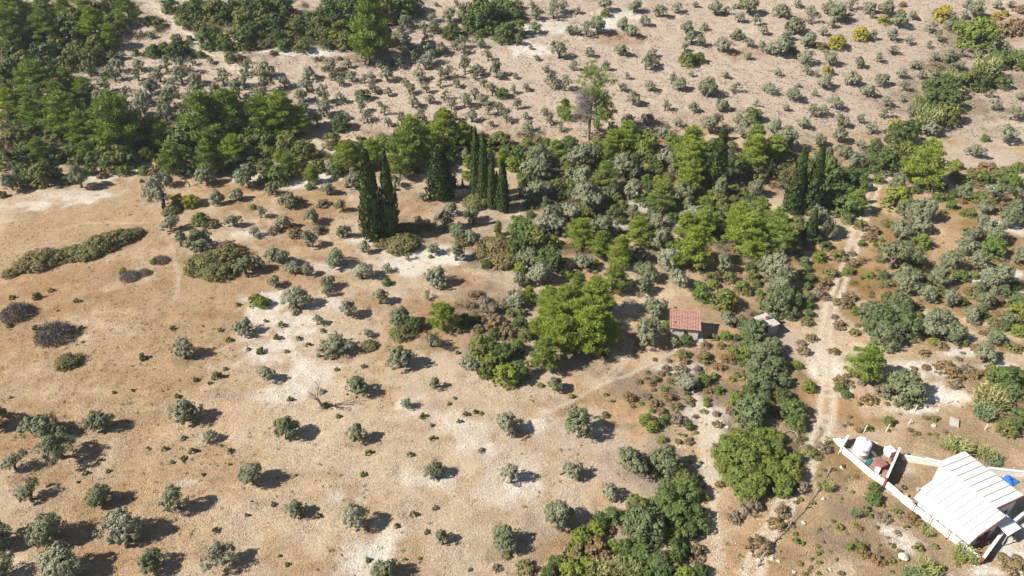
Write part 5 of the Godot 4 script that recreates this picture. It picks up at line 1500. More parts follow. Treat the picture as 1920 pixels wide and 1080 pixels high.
	plant("evergreen", [[-125.8,-234.8,6,4.7,26,2,5],[72.9,-235.8,3.9,3,36,0,0],[-106.7,-233.6,5.7,4.5,26,2,6],[-30.6,-232.3,7.1,5.6,15,1,1],[1.7,-234.5,3.8,3,35,0,2],[-80.9,-230.8,6.6,5.2,27,2,13],[-75.6,-228.4,9.3,7.3,27,2,12],[-70.7,-229.7,7.5,5.9,27,2,14],[-48.9,-228.9,9.4,7.3,15,2,1],[-2.5,-230.6,7.6,5.9,35,0,4],[-96.9,-230.5,7.1,5.5,27,2,15],[-33.8,-228.9,9.4,7.3,15,2,2],[-100.3,-230.6,6.1,4.8,26,1,5],[-90.4,-228.3,8.4,6.6,27,2,11],[-85.6,-228.7,7.5,5.9,27,2,10],[-55.2,-227.8,8.4,6.6,15,0,6],[-39.3,-227.2,10.2,8,15,2,0],[-127.6,-230.6,5.8,4.5,26,2,4],[-8.8,-224.6,12,9.3,35,0,5],[-140.6,-228.1,4.8,3.8,26,0,13],[0.8,-227,5.6,4.4,35,0,1],[-147.9,-224.9,6.9,5.4,26,0,16],[-87.6,-226.4,5.6,4.4,27,2,8],[-132.6,-224,7.9,6.1,26,0,6],[-80.6,-223.5,7.8,6.1,27,2,6],[-121.5,-225.8,5.3,4.1,26,2,1],[-61.2,-224.2,6,4.7,15,0,8],[-53.6,-224.5,6,4.7,15,0,3],[-110.6,-226,3.3,2.6,26,2,2],[-71.4,-221.9,6.9,5.4,27,2,7],[-64,-223.7,4.6,3.6,15,0,9],[-11.6,-221.7,6.9,5.4,35,0,6],[-107.3,-224.4,3.7,2.9,26,2,3],[-75.4,-221.5,5.5,4.3,27,2,5],[-58,-221.9,5.5,4.3,15,0,7],[-133.6,-219.8,7.3,5.7,26,0,8],[-98.1,-223,3.7,2.9,26,1,4],[-76.9,-219.3,5.5,4.3,27,2,3],[-50.7,-219.1,6.8,5.3,15,0,2],[1.2,-217.9,6.8,5.3,35,0,0],[-65.3,-218.8,5.5,4.3,27,2,9],[-117.3,-220.4,4.4,3.4,26,2,0],[-17.8,-218.5,5.9,4.6,15,1,2],[-128.3,-215.7,8.1,6.3,26,0,4],[-2.3,-215.4,7.2,5.6,35,0,3],[-55.6,-217.1,5.4,4.2,15,0,5],[-78.3,-215.5,5.9,4.6,27,2,1],[-37,-214.6,4.5,6.7,15,1,0],[-134.8,-214.2,6.7,5.2,26,0,10],[-69.1,-215.9,4.5,3.5,27,2,4],[-88.3,-212.9,7.6,5.9,27,2,2],[-98.5,-214.4,4,3.2,26,1,3],[-48.3,-213.4,6.3,4.9,15,0,1],[-143.9,-210.8,6.6,5.2,26,0,17],[-131.6,-211.2,6.2,4.8,26,0,7],[-65.4,-212.9,4,3.1,27,1,0],[-45.1,-212.8,5.4,4.2,15,0,0],[-120.2,-210.6,6.6,5.2,26,0,1],[-82.6,-210.9,4.4,3.5,27,2,0],[-53.7,-212.4,3.6,2.8,15,0,4],[-41,-211.1,5.8,4.5,15,3,0],[-124.1,-207.3,7,5.5,26,0,3],[-94.4,-209.9,3.1,2.4,27,0,0],[-141.7,-206.1,6.5,5.1,26,0,18],[-102.9,-208.1,4.8,3.8,26,1,1],[-96.3,-207,6.1,4.8,26,1,2],[-132,-204.4,8.7,6.7,26,0,12],[-108.8,-208.8,2.7,2.1,26,1,0],[-119.2,-204.6,6.9,5.4,26,0,2],[-114.1,-206.1,3.9,3.1,26,0,0],[-137.7,-202.3,6.5,5,26,0,15],[52.8,-203.9,3.9,3,36,0,1],[137.3,-203.5,6.5,5.1,24,3,0],[-124.2,-202.1,6.5,5,26,0,5],[-128.1,-202.2,4.1,3.2,26,0,9],[-133.4,-198.3,7.6,5.9,26,0,14],[-137.5,-194.9,8.4,6.5,26,0,19],[-127.9,-197.8,4.4,3.4,26,0,11],[133.1,-196.2,4.7,3.6,24,3,1],[124.2,-193.2,6.7,5.2,24,3,3],[127.9,-193.4,6.3,4.9,24,3,2],[134.1,-192.9,4.6,3.6,24,3,4],[114.4,-192.6,5,3.9,25,2,3],[116.8,-189,8.2,6.4,25,2,2],[-135.5,-188,6.1,4.8,26,0,20],[-39.9,-187.2,4.5,3.5,29,0,0],[112.8,-184,8.1,6.3,25,2,1],[115.5,-182.6,7.2,5.6,25,1,1],[107.2,-179.9,5.6,4.3,25,2,0],[111.5,-176.9,7.8,6.1,25,1,0]])
	plant("evergreen", [[-43.3,-172.9,5.4,4.2,28,2,0],[100.7,-171.6,5,3.9,25,3,0],[-89.4,-168.5,7.6,5.9,33,2,5],[-114.3,-168,3.1,2.4,26,3,0],[95.5,-165.7,8.2,6.4,25,3,1],[-20.7,-164.7,6.7,5.2,14,1,0],[-120.8,-165,5,3.9,26,3,1],[-69.6,-165.5,7.5,5.8,33,2,3],[-79.1,-163.5,8.9,6.9,33,2,1],[-64.4,-165.3,6,4.7,27,3,0],[-60.5,-165.2,6,4.7,28,0,2],[-43.9,-164,5.2,4.1,28,3,0],[-14.1,-163,5.5,4.3,14,1,1],[-2.9,-163.2,5.5,4.3,5,0,1],[-73.8,-166.5,3.1,2.4,33,2,2],[-53.9,-162.8,6.6,5.2,28,0,0],[-7.1,-162.5,5.5,4.3,14,1,2],[-36.7,-163.9,3.6,2.8,28,3,1],[-89,-164.9,3.2,2.5,33,2,4],[8.4,-164.4,2.5,2,5,0,0],[-92,-163.4,3.7,2.9,33,0,2],[48.6,-160.2,4.5,3.5,31,2,1],[52.5,-160.2,3.1,2.4,31,2,2],[-38.5,-159.2,5.4,4.2,28,3,2],[-109.4,-160.5,3,2.3,11,2,9],[-114.1,-157.9,5.4,4.2,11,2,10],[-49.5,-158.9,5.8,4.5,28,3,4],[94.3,-159.9,5.1,4,25,3,2],[-8.9,-160.8,2.4,1.9,8,2,1],[-0.6,-159,4.4,3.4,7,2,2],[39.1,-157.4,4.3,3.4,31,2,3],[-103.9,-158.6,4.4,3.4,33,0,6],[-62.9,-158.8,4.4,3.4,33,1,3],[31.1,-156.1,4.6,3.6,5,1,0],[89.3,-157.3,5.8,4.5,25,3,3],[-46.4,-158.5,2.8,2.2,28,3,3],[-52.8,-158.1,3.4,2.7,28,0,1],[-91.2,-155.4,6.4,5,33,0,1],[-106.3,-155.5,3.9,3.1,11,2,6],[-66.3,-156.5,4.7,3.6,33,1,2],[-6.8,-155,5.3,4.2,8,2,0],[-115.4,-152.6,6.3,4.9,11,2,8],[-97.5,-155.2,4.3,3.3,33,0,4],[-111.3,-154.5,3.7,2.9,11,2,7],[-89.2,-154.6,5,3.9,33,0,0],[33.5,-153.4,3.9,3,31,0,4],[20.7,-153.9,3.8,2.9,5,3,0],[-19.6,-154.7,3.2,2.5,14,3,1],[-61,-155.7,2.8,2.2,33,1,4],[-93.1,-153.7,5,3.9,33,0,3],[70.6,-149.9,5.5,7.2,16,2,1],[84.8,-152.2,7,5.5,25,3,5],[-108,-153.9,2.8,2.2,11,2,5],[-28.2,-153,3.9,3,14,3,0],[12.3,-152.7,4.6,3.6,5,3,1],[-67,-152.2,5.6,4.4,33,1,0],[-48.7,-152.3,4.2,3.3,28,3,7],[-56.9,-152.1,4.2,3.3,33,1,6],[-44.3,-151.7,3.9,3,28,3,5],[50.4,-149.2,6.2,4.8,31,1,1],[80.8,-153,2.7,2.1,16,1,9],[-22.6,-151.7,3.2,2.5,14,3,2],[-64.3,-152.2,3.2,2.5,33,1,1],[33.5,-150.7,2.4,1.9,31,0,3],[56.3,-150.4,2.8,2.2,31,1,5],[-96.5,-150.5,3.5,2.7,33,0,5],[-73.2,-150.7,3.7,2.8,33,2,0],[83.2,-151.4,2.2,1.7,25,3,7],[-110.4,-148.5,4.5,3.5,11,2,4],[-39.3,-148.8,3.4,2.7,28,3,6],[-104.6,-145.9,6.8,5.3,11,2,1],[-103.1,-148,4.1,3.2,11,2,2],[-55.1,-147,5.1,4,33,1,5],[-51.5,-145.9,5.4,4.2,28,3,8],[69.1,-143.2,6,7.8,16,2,0],[109.7,-146.3,5.1,4,25,3,11],[90.2,-148.2,3.4,2.7,25,3,4],[2,-148.6,2.2,1.7,7,2,0],[74.7,-146.1,5.5,4.3,16,1,4],[77.8,-147,4.5,3.5,16,1,7],[102.8,-146.4,4.4,3.5,25,3,8],[44.8,-146,3.5,2.7,31,2,0],[34.9,-146.7,2.4,1.8,31,0,1],[3.6,-147.9,2.4,1.8,7,2,1],[54.4,-145.3,3.7,2.9,31,1,3],[-107.4,-145,4.4,3.4,11,2,3],[94.7,-147,2.4,1.9,25,3,6],[-99.5,-145.8,2.8,2.2,11,2,0],[77.8,-143.6,3.3,2.6,16,1,8],[9.9,-142.5,4,3.1,5,3,2]])
	plant("evergreen", [[30,-142.2,2.9,2.3,31,0,5],[48.4,-141.3,2.9,2.3,31,1,0],[71.4,-140.2,5.3,4.1,16,1,2],[88.2,-141.9,2.3,1.8,25,3,9],[46.6,-140.1,2.4,1.9,31,3,0],[39.5,-139.5,2.4,1.9,31,0,0],[49.6,-139.2,3.1,2.4,31,1,2],[95.9,-139.8,2.4,1.9,25,3,10],[8.3,-139.7,2.7,2.1,7,1,1],[51.4,-138.3,2.6,2,31,1,4],[99.4,-137.5,3.2,2.5,25,3,12],[22.5,-137.8,2.3,1.8,5,3,4],[66.9,-135.4,6.4,5,16,1,0],[19.5,-137.1,2.7,2.1,5,3,3],[47.1,-136.9,2.6,2,31,3,2],[43.7,-135.6,4,3.1,31,3,1],[28.2,-135.5,2.7,2.1,31,0,6],[34.4,-135.5,2.5,2,31,0,2],[69.1,-133.8,6.4,5,16,1,1],[23.1,-134.6,2.7,2.1,5,3,5],[48.8,-134.2,3.5,2.7,31,3,6],[46.9,-134.4,2.3,1.8,31,3,3],[44.5,-133.1,2.8,2.2,31,3,5],[41.2,-132.7,3,2.3,31,3,4],[72.5,-132.8,2,1.6,16,1,5],[15.5,-130.7,3.6,2.8,38,1,4],[93.4,-131.3,2,1.6,25,3,13],[94.6,-130.9,2.5,2,25,3,14],[3.8,-131.5,2,1.5,7,1,0],[35.2,-130.5,2.4,1.8,31,3,7],[32.9,-129.4,2.9,2.3,31,3,8],[68.7,-129.7,3,2.3,16,1,3],[22.3,-128.5,2.2,1.8,31,0,7],[58.3,-128.7,3.2,2.5,16,3,0],[13.7,-128.4,2.1,1.7,38,1,3],[70.5,-127.2,2.8,2.2,16,1,6],[2.1,-121.8,6.6,5.1,38,2,0],[57.2,-125,2.3,1.8,16,3,1],[38.6,-123,2.7,2.1,31,3,9],[60,-122.6,2.7,2.1,16,3,2],[4.6,-119.7,5.9,4.6,38,1,1],[61,-120,2.4,1.9,16,3,3],[1.5,-117.3,5.2,4.1,38,1,0],[30.2,-118.6,3.2,2.5,31,3,10],[7.3,-112.3,6.5,5,38,1,2],[46,-114.8,1.8,1.4,1,2,7],[-4.8,-113.1,2.2,1.7,38,0,0],[34.6,-112.6,3,2.4,0,2,1],[29.9,-112.7,2.1,1.6,0,2,2],[44.4,-112.9,2.4,1.9,1,2,6],[55.1,-112.6,1.8,1.4,16,3,4],[83.9,-109.2,2,1.6,37,2,8],[44,-110.2,2.7,2.1,1,2,3],[36.3,-109.5,2.7,2.1,0,2,0],[39.6,-109.5,2.7,2.1,1,2,4],[54.3,-109,2.5,1.9,1,2,5],[44.3,-108.2,1.8,1.4,1,2,2],[88.8,-105.2,2.1,1.7,37,2,7],[41.1,-106.5,3,2.3,1,2,1],[75.5,-104.6,1.9,1.5,37,2,6],[42,-105.3,1.6,1.2,1,2,0],[36.9,-102,4.8,3.7,0,1,0],[77.5,-101.2,2.1,1.6,37,2,5],[51.4,-101.7,2.3,1.8,1,1,1],[79.7,-99.1,1.7,1.3,37,2,4],[72.2,-98.8,1.7,1.3,37,2,3],[1.5,-98.4,2.1,1.6,30,0,3],[-0.2,-98.5,1.8,1.4,38,3,0],[50.8,-99.4,1.9,1.5,1,1,0],[68.5,-98,2,1.6,17,2,0],[79.5,-97.3,1.6,1.2,37,2,1],[-7.9,-95.8,2.9,2.2,13,3,1],[83.3,-95.3,2.1,1.6,37,2,2],[-16.2,-94.5,3.3,2.6,13,3,0],[1.3,-94.8,2.9,2.2,30,0,1],[-2.8,-92.5,2.4,1.9,30,0,4],[2.2,-92,2.5,2,30,0,0],[36.8,-92.9,1.5,1.2,1,0,0],[28.3,-91.9,2.4,1.9,0,3,0],[72.5,-90.6,1.6,1.3,37,2,0],[-4.6,-88.3,4.6,3.6,30,0,5],[0.6,-88.4,3.3,2.6,30,0,2],[-1.4,-87.1,3.7,2.9,32,0,1],[-4,-83.3,3,2.4,32,0,2],[1.2,-83.2,3.6,2.8,32,0,0],[72.5,-82.7,3,2.3,37,1,0],[75.1,-81.8,3.4,2.6,22,2,1],[24.1,-84.1,0.7,0.5,0,3,1],[73,-81,3.9,3.1,22,2,0],[21.7,-82.8,1.3,1,0,3,2]])
	plant("evergreen", [[48.8,-80.6,1.8,1.4,17,3,0],[73.1,-78.5,2.9,2.3,22,1,0],[35,-79.4,2.8,2.2,21,2,5],[38.9,-79.3,2.6,2,21,2,4],[26.1,-79.9,1,0.8,0,3,3],[31.3,-79.9,0.6,0.4,21,0,0],[49.2,-79.1,1.6,1.2,17,3,1],[39.8,-78.7,2.5,2,21,2,3],[37.2,-75.9,2.5,1.9,21,2,2],[40,-75.1,4.2,3.2,21,2,1],[70.4,-73.1,3.3,2.6,22,1,1],[52.8,-73.2,1.7,1.3,18,3,0],[21,-73.4,1.5,1.2,32,1,0],[39.8,-72.8,3,2.3,21,2,0],[24.9,-72.8,1.4,1.1,19,0,4],[67.7,-70.9,2.9,2.3,22,3,0],[24.9,-66.1,0.6,0.5,19,0,0],[22.7,-65,0.7,0.5,19,0,1],[21.9,-62.6,3.1,2.4,19,0,2],[45.6,-61.1,1.7,1.3,2,3,0],[19.7,-60.9,2.7,2.1,19,0,5],[22.1,-60.5,3.8,3,19,0,3],[44.7,-59.4,2.1,1.7,2,3,1],[18.7,-58.3,4.1,3.2,19,0,7],[15.3,-58.3,2.9,2.3,19,0,9],[19.9,-56.7,4.1,3.2,19,0,6],[12.1,-56.8,2.5,2,19,0,10],[22.1,-56.6,3.2,2.5,19,3,0],[10.6,-56.5,2,1.6,32,3,0],[18.4,-55.9,2,1.5,19,0,8],[22.5,-55.4,2.4,1.9,34,0,0],[21,-54.4,2.5,2,34,0,1],[19.5,-54,2.7,2.1,34,0,2],[14.7,-53,2.3,1.8,34,0,7],[13.1,-52.4,2.1,1.7,34,0,10],[39.9,-52.1,1.5,1.2,34,1,0],[18.7,-51.8,3,2.3,34,0,4],[14.7,-51,2.8,2.2,34,0,8],[13.1,-51.1,1.9,1.5,34,0,11],[5.1,-50.2,2.2,1.7,32,3,1],[17.9,-50,2.7,2.1,34,0,5],[16.3,-49.5,3.3,2.5,34,0,6],[21,-49.2,2.1,1.6,34,0,3],[4.1,-48.9,2,1.6,32,3,2],[8.3,-48.7,2.2,1.7,34,0,12],[14.7,-48.8,2.1,1.7,34,0,9]])
	plant("green", [[-51.7,-228.5,7.5,6,15,2,1],[28.8,-229.9,3.3,2.6,35,1,0],[-34.5,-229.2,3.8,3,15,2,0],[-101.3,-226.5,4.2,3.4,26,1,1],[134.8,-221.6,5.1,4,24,0,0],[-6.8,-219.5,3.2,2.6,35,0,0],[135.9,-213.6,11.6,9.3,24,3,0],[-88.2,-216.9,5,4,27,2,3],[-9.1,-218.1,3.2,2.5,35,0,1],[-59.3,-217.5,3.6,2.9,15,0,1],[-52.5,-215.5,5,4,15,0,0],[-95.4,-216.3,2.3,1.8,27,0,1],[-84.4,-212.2,5.3,4.3,27,2,2],[-78.4,-211.6,6.2,5,27,2,1],[-66.6,-211.5,4,3.2,27,1,0],[-60.7,-210.8,4.4,3.6,15,0,2],[-100.4,-209.7,4.4,3.5,26,1,0],[-89.4,-207.3,2.6,2.1,27,0,0],[-80.4,-205.4,3.5,2.8,27,2,0],[49.5,-202.9,5.2,4.1,35,1,2],[48.1,-204.5,2.2,1.7,35,1,1],[142.6,-202.7,6,4.8,24,3,1],[-2.5,-186.5,3.7,2.9,35,3,0],[61,-174.6,5,4,31,2,2],[-117.9,-167.8,4.4,3.5,26,3,1],[116.9,-167.3,2.3,1.8,25,1,0],[-110.4,-164.4,3.9,3.1,26,3,0],[38.6,-163.1,3.7,3,31,2,1],[31.5,-159.9,7.3,5.8,5,1,1],[3.4,-164.1,2.6,2.1,5,0,2],[20.6,-162.6,3.7,3,5,3,0],[13.7,-162.3,4.4,3.5,5,0,0],[-31,-161.7,4.6,3.7,14,0,0],[10.5,-161.7,3.6,2.9,5,0,1],[-18.7,-161.3,3.3,2.6,14,1,0],[85.4,-159.7,3.4,2.7,25,0,0],[-61.1,-160.6,2.9,2.3,33,1,0],[-58.3,-160,3.3,2.6,28,0,1],[1.6,-158,4.7,3.8,5,0,3],[-86.7,-158.8,4,3.2,33,0,2],[27.2,-157.2,2.7,2.2,5,1,0],[11.5,-156.4,3.9,3.2,5,3,1],[-55,-157.3,3.1,2.5,28,0,0],[48.1,-153.8,3.1,2.5,31,2,0],[-15.2,-154.5,3.8,3,8,2,0],[0.3,-152.6,4.2,3.4,7,2,0],[92.2,-153.9,2.7,2.1,25,3,0],[102.8,-153.3,3,2.4,25,3,1],[-76.7,-152.5,4.6,3.7,33,2,0],[-88.2,-153.5,1.4,1.1,33,0,3],[115.9,-151.2,2.9,2.3,25,1,1],[-94,-152.2,1.8,1.4,33,0,5],[13.1,-150.5,3.1,2.5,5,3,2],[-88.7,-150.7,3.3,2.6,33,0,4],[-84.3,-151.2,2.8,2.2,33,0,0],[-34.1,-150.6,1.7,1.4,28,3,1],[30.6,-148.3,3.1,2.5,31,0,2],[-41.8,-149.6,1.4,1.1,28,3,0],[-10.2,-148,2.8,2.2,8,1,0],[99.9,-147.9,2.8,2.2,25,3,2],[105.1,-146.1,3.8,3,25,3,3],[29.7,-145.5,2.5,2,31,0,3],[82,-146.6,2.6,2.1,16,1,1],[32.3,-144.5,2.8,2.2,31,0,1],[109.4,-143.2,4.7,3.8,25,3,7],[-83.5,-147.2,1,0.8,33,0,1],[2.5,-144.9,2.9,2.3,7,1,1],[42.4,-143.3,3.2,2.6,31,0,0],[12.5,-142.8,3.4,2.7,5,3,3],[-44.4,-142.6,2,1.6,28,3,3],[-36.4,-143.3,1.3,1.1,28,3,2],[-26,-142.2,1.7,1.3,8,0,0],[42.9,-139.4,2.1,1.7,31,3,0],[-110.2,-139.6,2,1.6,11,0,0],[27.1,-137.7,3.1,2.5,31,0,4],[91.4,-138.2,2.7,2.1,25,3,4],[81.3,-135.7,6.4,5.2,16,1,4],[93.6,-138.2,2.1,1.7,25,3,5],[4.1,-136.5,3.1,2.5,7,1,0],[101.4,-135.9,2.2,1.8,25,3,8],[92.6,-134.5,2.6,2.1,25,3,6],[-54.1,-133.6,1.6,1.3,12,1,0],[19.6,-133.7,2,1.6,5,3,4],[42.4,-130.4,2.6,2.1,31,3,1],[-62.8,-127.5,3.4,2.7,12,3,0],[42.4,-128.4,2,1.6,31,3,2],[0.8,-127.2,3.7,3,7,3,0],[-61.2,-125.9,1.8,1.5,12,3,1],[72.8,-122.4,1.2,0.9,16,1,3],[79.2,-119.9,3.8,3.1,16,1,5]])
	plant("green", [[68.5,-121.2,1.7,1.4,16,1,0],[70.8,-120.6,1.2,1,16,1,2],[90.6,-116,4.9,3.9,25,3,9],[58.4,-116.3,2.8,2.2,16,3,0],[-15.5,-116.6,1,0.8,13,1,0],[22.6,-114.8,2.3,1.9,0,2,3],[-66.3,-112.8,1.4,1.1,11,1,1],[15.2,-113.4,2.2,1.7,38,1,1],[1.5,-111.4,2.8,2.3,38,3,0],[62,-111.5,2.2,1.7,16,3,1],[-70.2,-109.2,1.7,1.3,11,1,0],[71,-111,0.8,0.6,16,1,6],[10.2,-109.7,1.9,1.5,38,1,0],[65.5,-110.4,1.8,1.4,16,3,3],[80.9,-108.5,2.8,2.2,37,2,3],[64,-110,0.8,0.7,16,3,2],[-22.5,-107.6,1.9,1.5,13,3,0],[36.3,-107.7,1.9,1.6,0,2,2],[33.5,-106.4,2.7,2.2,0,2,1],[44,-105.4,1.6,1.3,1,2,0],[33.5,-104.1,3.5,2.8,0,2,0],[65.4,-104,1.2,0.9,17,2,4],[-44.1,-101,2.7,2.2,12,3,2],[64.8,-102.3,1.8,1.4,17,2,3],[-42.8,-100.5,2.5,2,12,3,3],[85.2,-98,3.1,2.5,37,2,2],[58.9,-99.8,1.9,1.5,17,2,2],[-6.2,-96.6,2,1.6,38,3,1],[25.8,-95.9,1.8,1.4,0,0,0],[82.1,-92.8,2.4,1.9,37,2,1],[59.2,-94.5,0.9,0.7,17,2,1],[34.9,-93.3,2,1.6,0,1,0],[67.8,-90.9,1.7,1.4,37,2,0],[55.2,-90,1.1,0.9,17,2,0],[35.2,-89.3,1.9,1.5,1,3,1],[37,-89.1,2.3,1.9,1,3,0],[-8.6,-88.1,0.8,0.7,32,0,3],[14.7,-88.2,1.5,1.2,30,1,0],[-2.9,-85.8,3.1,2.5,32,0,2],[35.9,-87.2,2.3,1.8,1,3,2],[44.3,-86.1,1.7,1.3,1,3,3],[-0.8,-81.5,4.4,3.5,32,0,1],[29.2,-82.4,2.2,1.8,0,3,0],[0.4,-81.1,2.2,1.7,32,0,0],[30.9,-82.2,0.6,0.5,0,3,1],[44.3,-80.8,2.2,1.7,17,0,0],[22.6,-80.7,1,0.8,0,3,2],[30.7,-80.3,1.6,1.3,0,3,3],[32.7,-78.2,2.3,1.9,21,0,0],[28.6,-78.5,1.1,0.9,21,0,2],[28.4,-77.5,1.1,0.9,21,0,1],[-26.7,-76.1,1.1,0.9,4,1,0],[20.1,-75.9,0.9,0.7,32,1,0],[22,-74.5,1.2,1,19,0,4],[18.9,-73.7,2.1,1.6,32,1,1],[19.6,-72.4,2,1.6,32,1,2],[25.6,-71.8,0.7,0.5,19,0,1],[23.8,-71.2,0.6,0.5,19,0,2],[20.5,-70.1,1.3,1,19,0,3],[24.1,-60,1.3,1.1,19,0,0],[10,-54.8,2.4,1.9,19,0,6],[17.9,-54.5,2,1.6,19,3,0],[8.1,-53.6,2.7,2.1,32,3,0],[11.7,-52.6,1.7,1.4,19,0,5],[38.9,-52.3,1.1,0.9,34,1,0],[50.6,-50.7,1.4,1.1,3,3,0],[8.4,-49.7,2.4,1.9,34,0,1],[47.9,-49.4,1,0.8,3,3,1],[6.7,-49,3,2.4,34,0,2],[19.3,-48.7,2.4,1.9,34,0,0]])
	plant("heath", [[122.9,-236,2.9,1.5,23,2,0],[158.6,-232.8,5,2.5,24,1,2],[-59.2,-230,4.5,2.3,15,0,1],[-66.1,-227.6,4.5,2.2,15,0,2],[-94.2,-223,4.8,2.4,27,2,6],[150.9,-221.7,8,4,24,1,1],[-82.6,-218.9,4.4,2.2,27,2,4],[-74.7,-219,4,2,27,2,5],[147.3,-219.4,4.8,2.4,24,1,0],[-71.1,-213.6,3.5,1.8,27,2,3],[-72.8,-212.7,3.9,1.9,27,2,2],[-75.8,-212,3.9,1.9,27,2,1],[89.9,-211.5,4.3,2.1,36,0,0],[-62.8,-211.2,3.5,1.7,27,1,1],[-49.8,-211.6,1.9,1,15,0,0],[80.7,-209,4.6,2.3,36,0,1],[-69,-209.3,2.7,1.3,27,1,0],[-78.7,-206.7,3.4,1.7,27,2,0],[-101.3,-166.8,3.4,1.7,33,0,3],[-108.1,-166.3,3.2,1.6,26,3,0],[-123.8,-164,5,2.5,26,3,1],[-111.6,-160,3.8,1.9,11,2,0],[-116,-157.7,4.4,2.2,11,2,1],[-100.2,-156.3,3.4,1.7,33,0,4],[-102.1,-155.3,4,2,33,0,5],[109.4,-152,4.6,2.3,25,3,3],[-91.7,-151.8,3.4,1.7,33,0,1],[100.9,-151.7,2.1,1,25,3,0],[-81.5,-151.5,3.9,2,33,0,0],[31.9,-148.7,3.3,1.7,31,0,0],[-93.1,-149.4,2.7,1.4,33,0,2],[91.4,-146.1,4.2,2.1,25,3,1],[99.9,-145.5,2,1,25,3,2],[103.4,-143.9,2.5,1.2,25,3,6],[94.4,-143.2,4.7,2.3,25,3,5],[91.5,-143.1,3.5,1.8,25,3,4],[96.2,-137.2,2.3,1.1,25,3,7],[-45.8,-136.3,3.1,1.6,6,0,3],[-39.9,-135.3,3.1,1.5,6,0,1],[103.6,-134.9,2.6,1.3,25,3,9],[17.8,-133.6,3.1,1.5,5,3,0],[101.1,-133.3,2.4,1.2,25,3,10],[89.7,-132.4,2,1,25,3,8],[27.2,-129.4,2.5,1.2,31,0,1],[76.5,-128.3,3,1.5,16,1,2],[-59.8,-126.2,2.7,1.3,12,3,0],[-17.3,-127.6,3.5,1.8,8,3,0],[-47.2,-124.2,3.2,1.6,12,1,0],[-38.4,-124.7,2.9,1.5,6,0,0],[72.2,-125.7,3.5,1.7,16,1,0],[-42.6,-123.3,3.4,1.7,6,0,2],[8.8,-124.6,2.4,1.2,38,1,0],[70.5,-123,2.9,1.4,16,1,1],[57.8,-120.2,2,1,16,3,0],[43.8,-119.3,2.8,1.4,16,0,0],[65.3,-117.9,1.8,0.9,16,3,2],[62.5,-116.9,3.6,1.8,16,3,1],[69.8,-115.5,2.5,1.3,16,1,3],[67.8,-115.9,1,0.5,16,3,5],[92,-114.1,1.6,0.8,37,2,17],[66.4,-115.5,1.7,0.8,16,3,4],[33.3,-115.1,2.3,1.2,0,2,0],[64.2,-114.7,3,1.5,16,3,3],[68,-112.5,0.9,0.4,16,3,7],[80.8,-111,1.5,0.7,37,2,16],[59,-111.4,3.2,1.6,16,3,6],[52.7,-111.3,2.3,1.2,1,2,3],[69.8,-110.6,1.1,0.6,16,3,9],[66.5,-109.7,1.3,0.6,16,3,8],[46.3,-109.2,2.2,1.1,1,2,2],[62,-108.5,1.4,0.7,1,1,7],[56.4,-108.1,3.1,1.6,1,1,4],[67.7,-107.7,2.6,1.3,17,2,11],[66.3,-107.1,1.1,0.5,17,2,9],[64.1,-107.2,0.8,0.4,17,2,8],[46.3,-106.8,1.8,0.9,1,2,1],[69.5,-106,1.3,0.6,17,2,10],[80.3,-104.7,1.8,0.9,37,2,15],[63.9,-105.6,1.2,0.6,17,2,7],[66.7,-105,1.6,0.8,17,2,6],[-6.3,-103.9,2.8,1.4,38,3,0],[54.7,-104.9,3.3,1.7,1,1,2],[80.7,-103.1,2.7,1.3,37,2,14],[59.6,-104,2.8,1.4,1,1,6],[63.4,-104.3,1.2,0.6,17,2,5],[43.9,-103.8,1.9,0.9,1,2,0],[-4.4,-101.8,3,1.5,38,3,2],[83.6,-101.1,2.7,1.3,37,2,13],[-0.5,-101.5,2.8,1.4,38,3,1],[57.6,-102.4,3.3,1.6,1,1,5]])
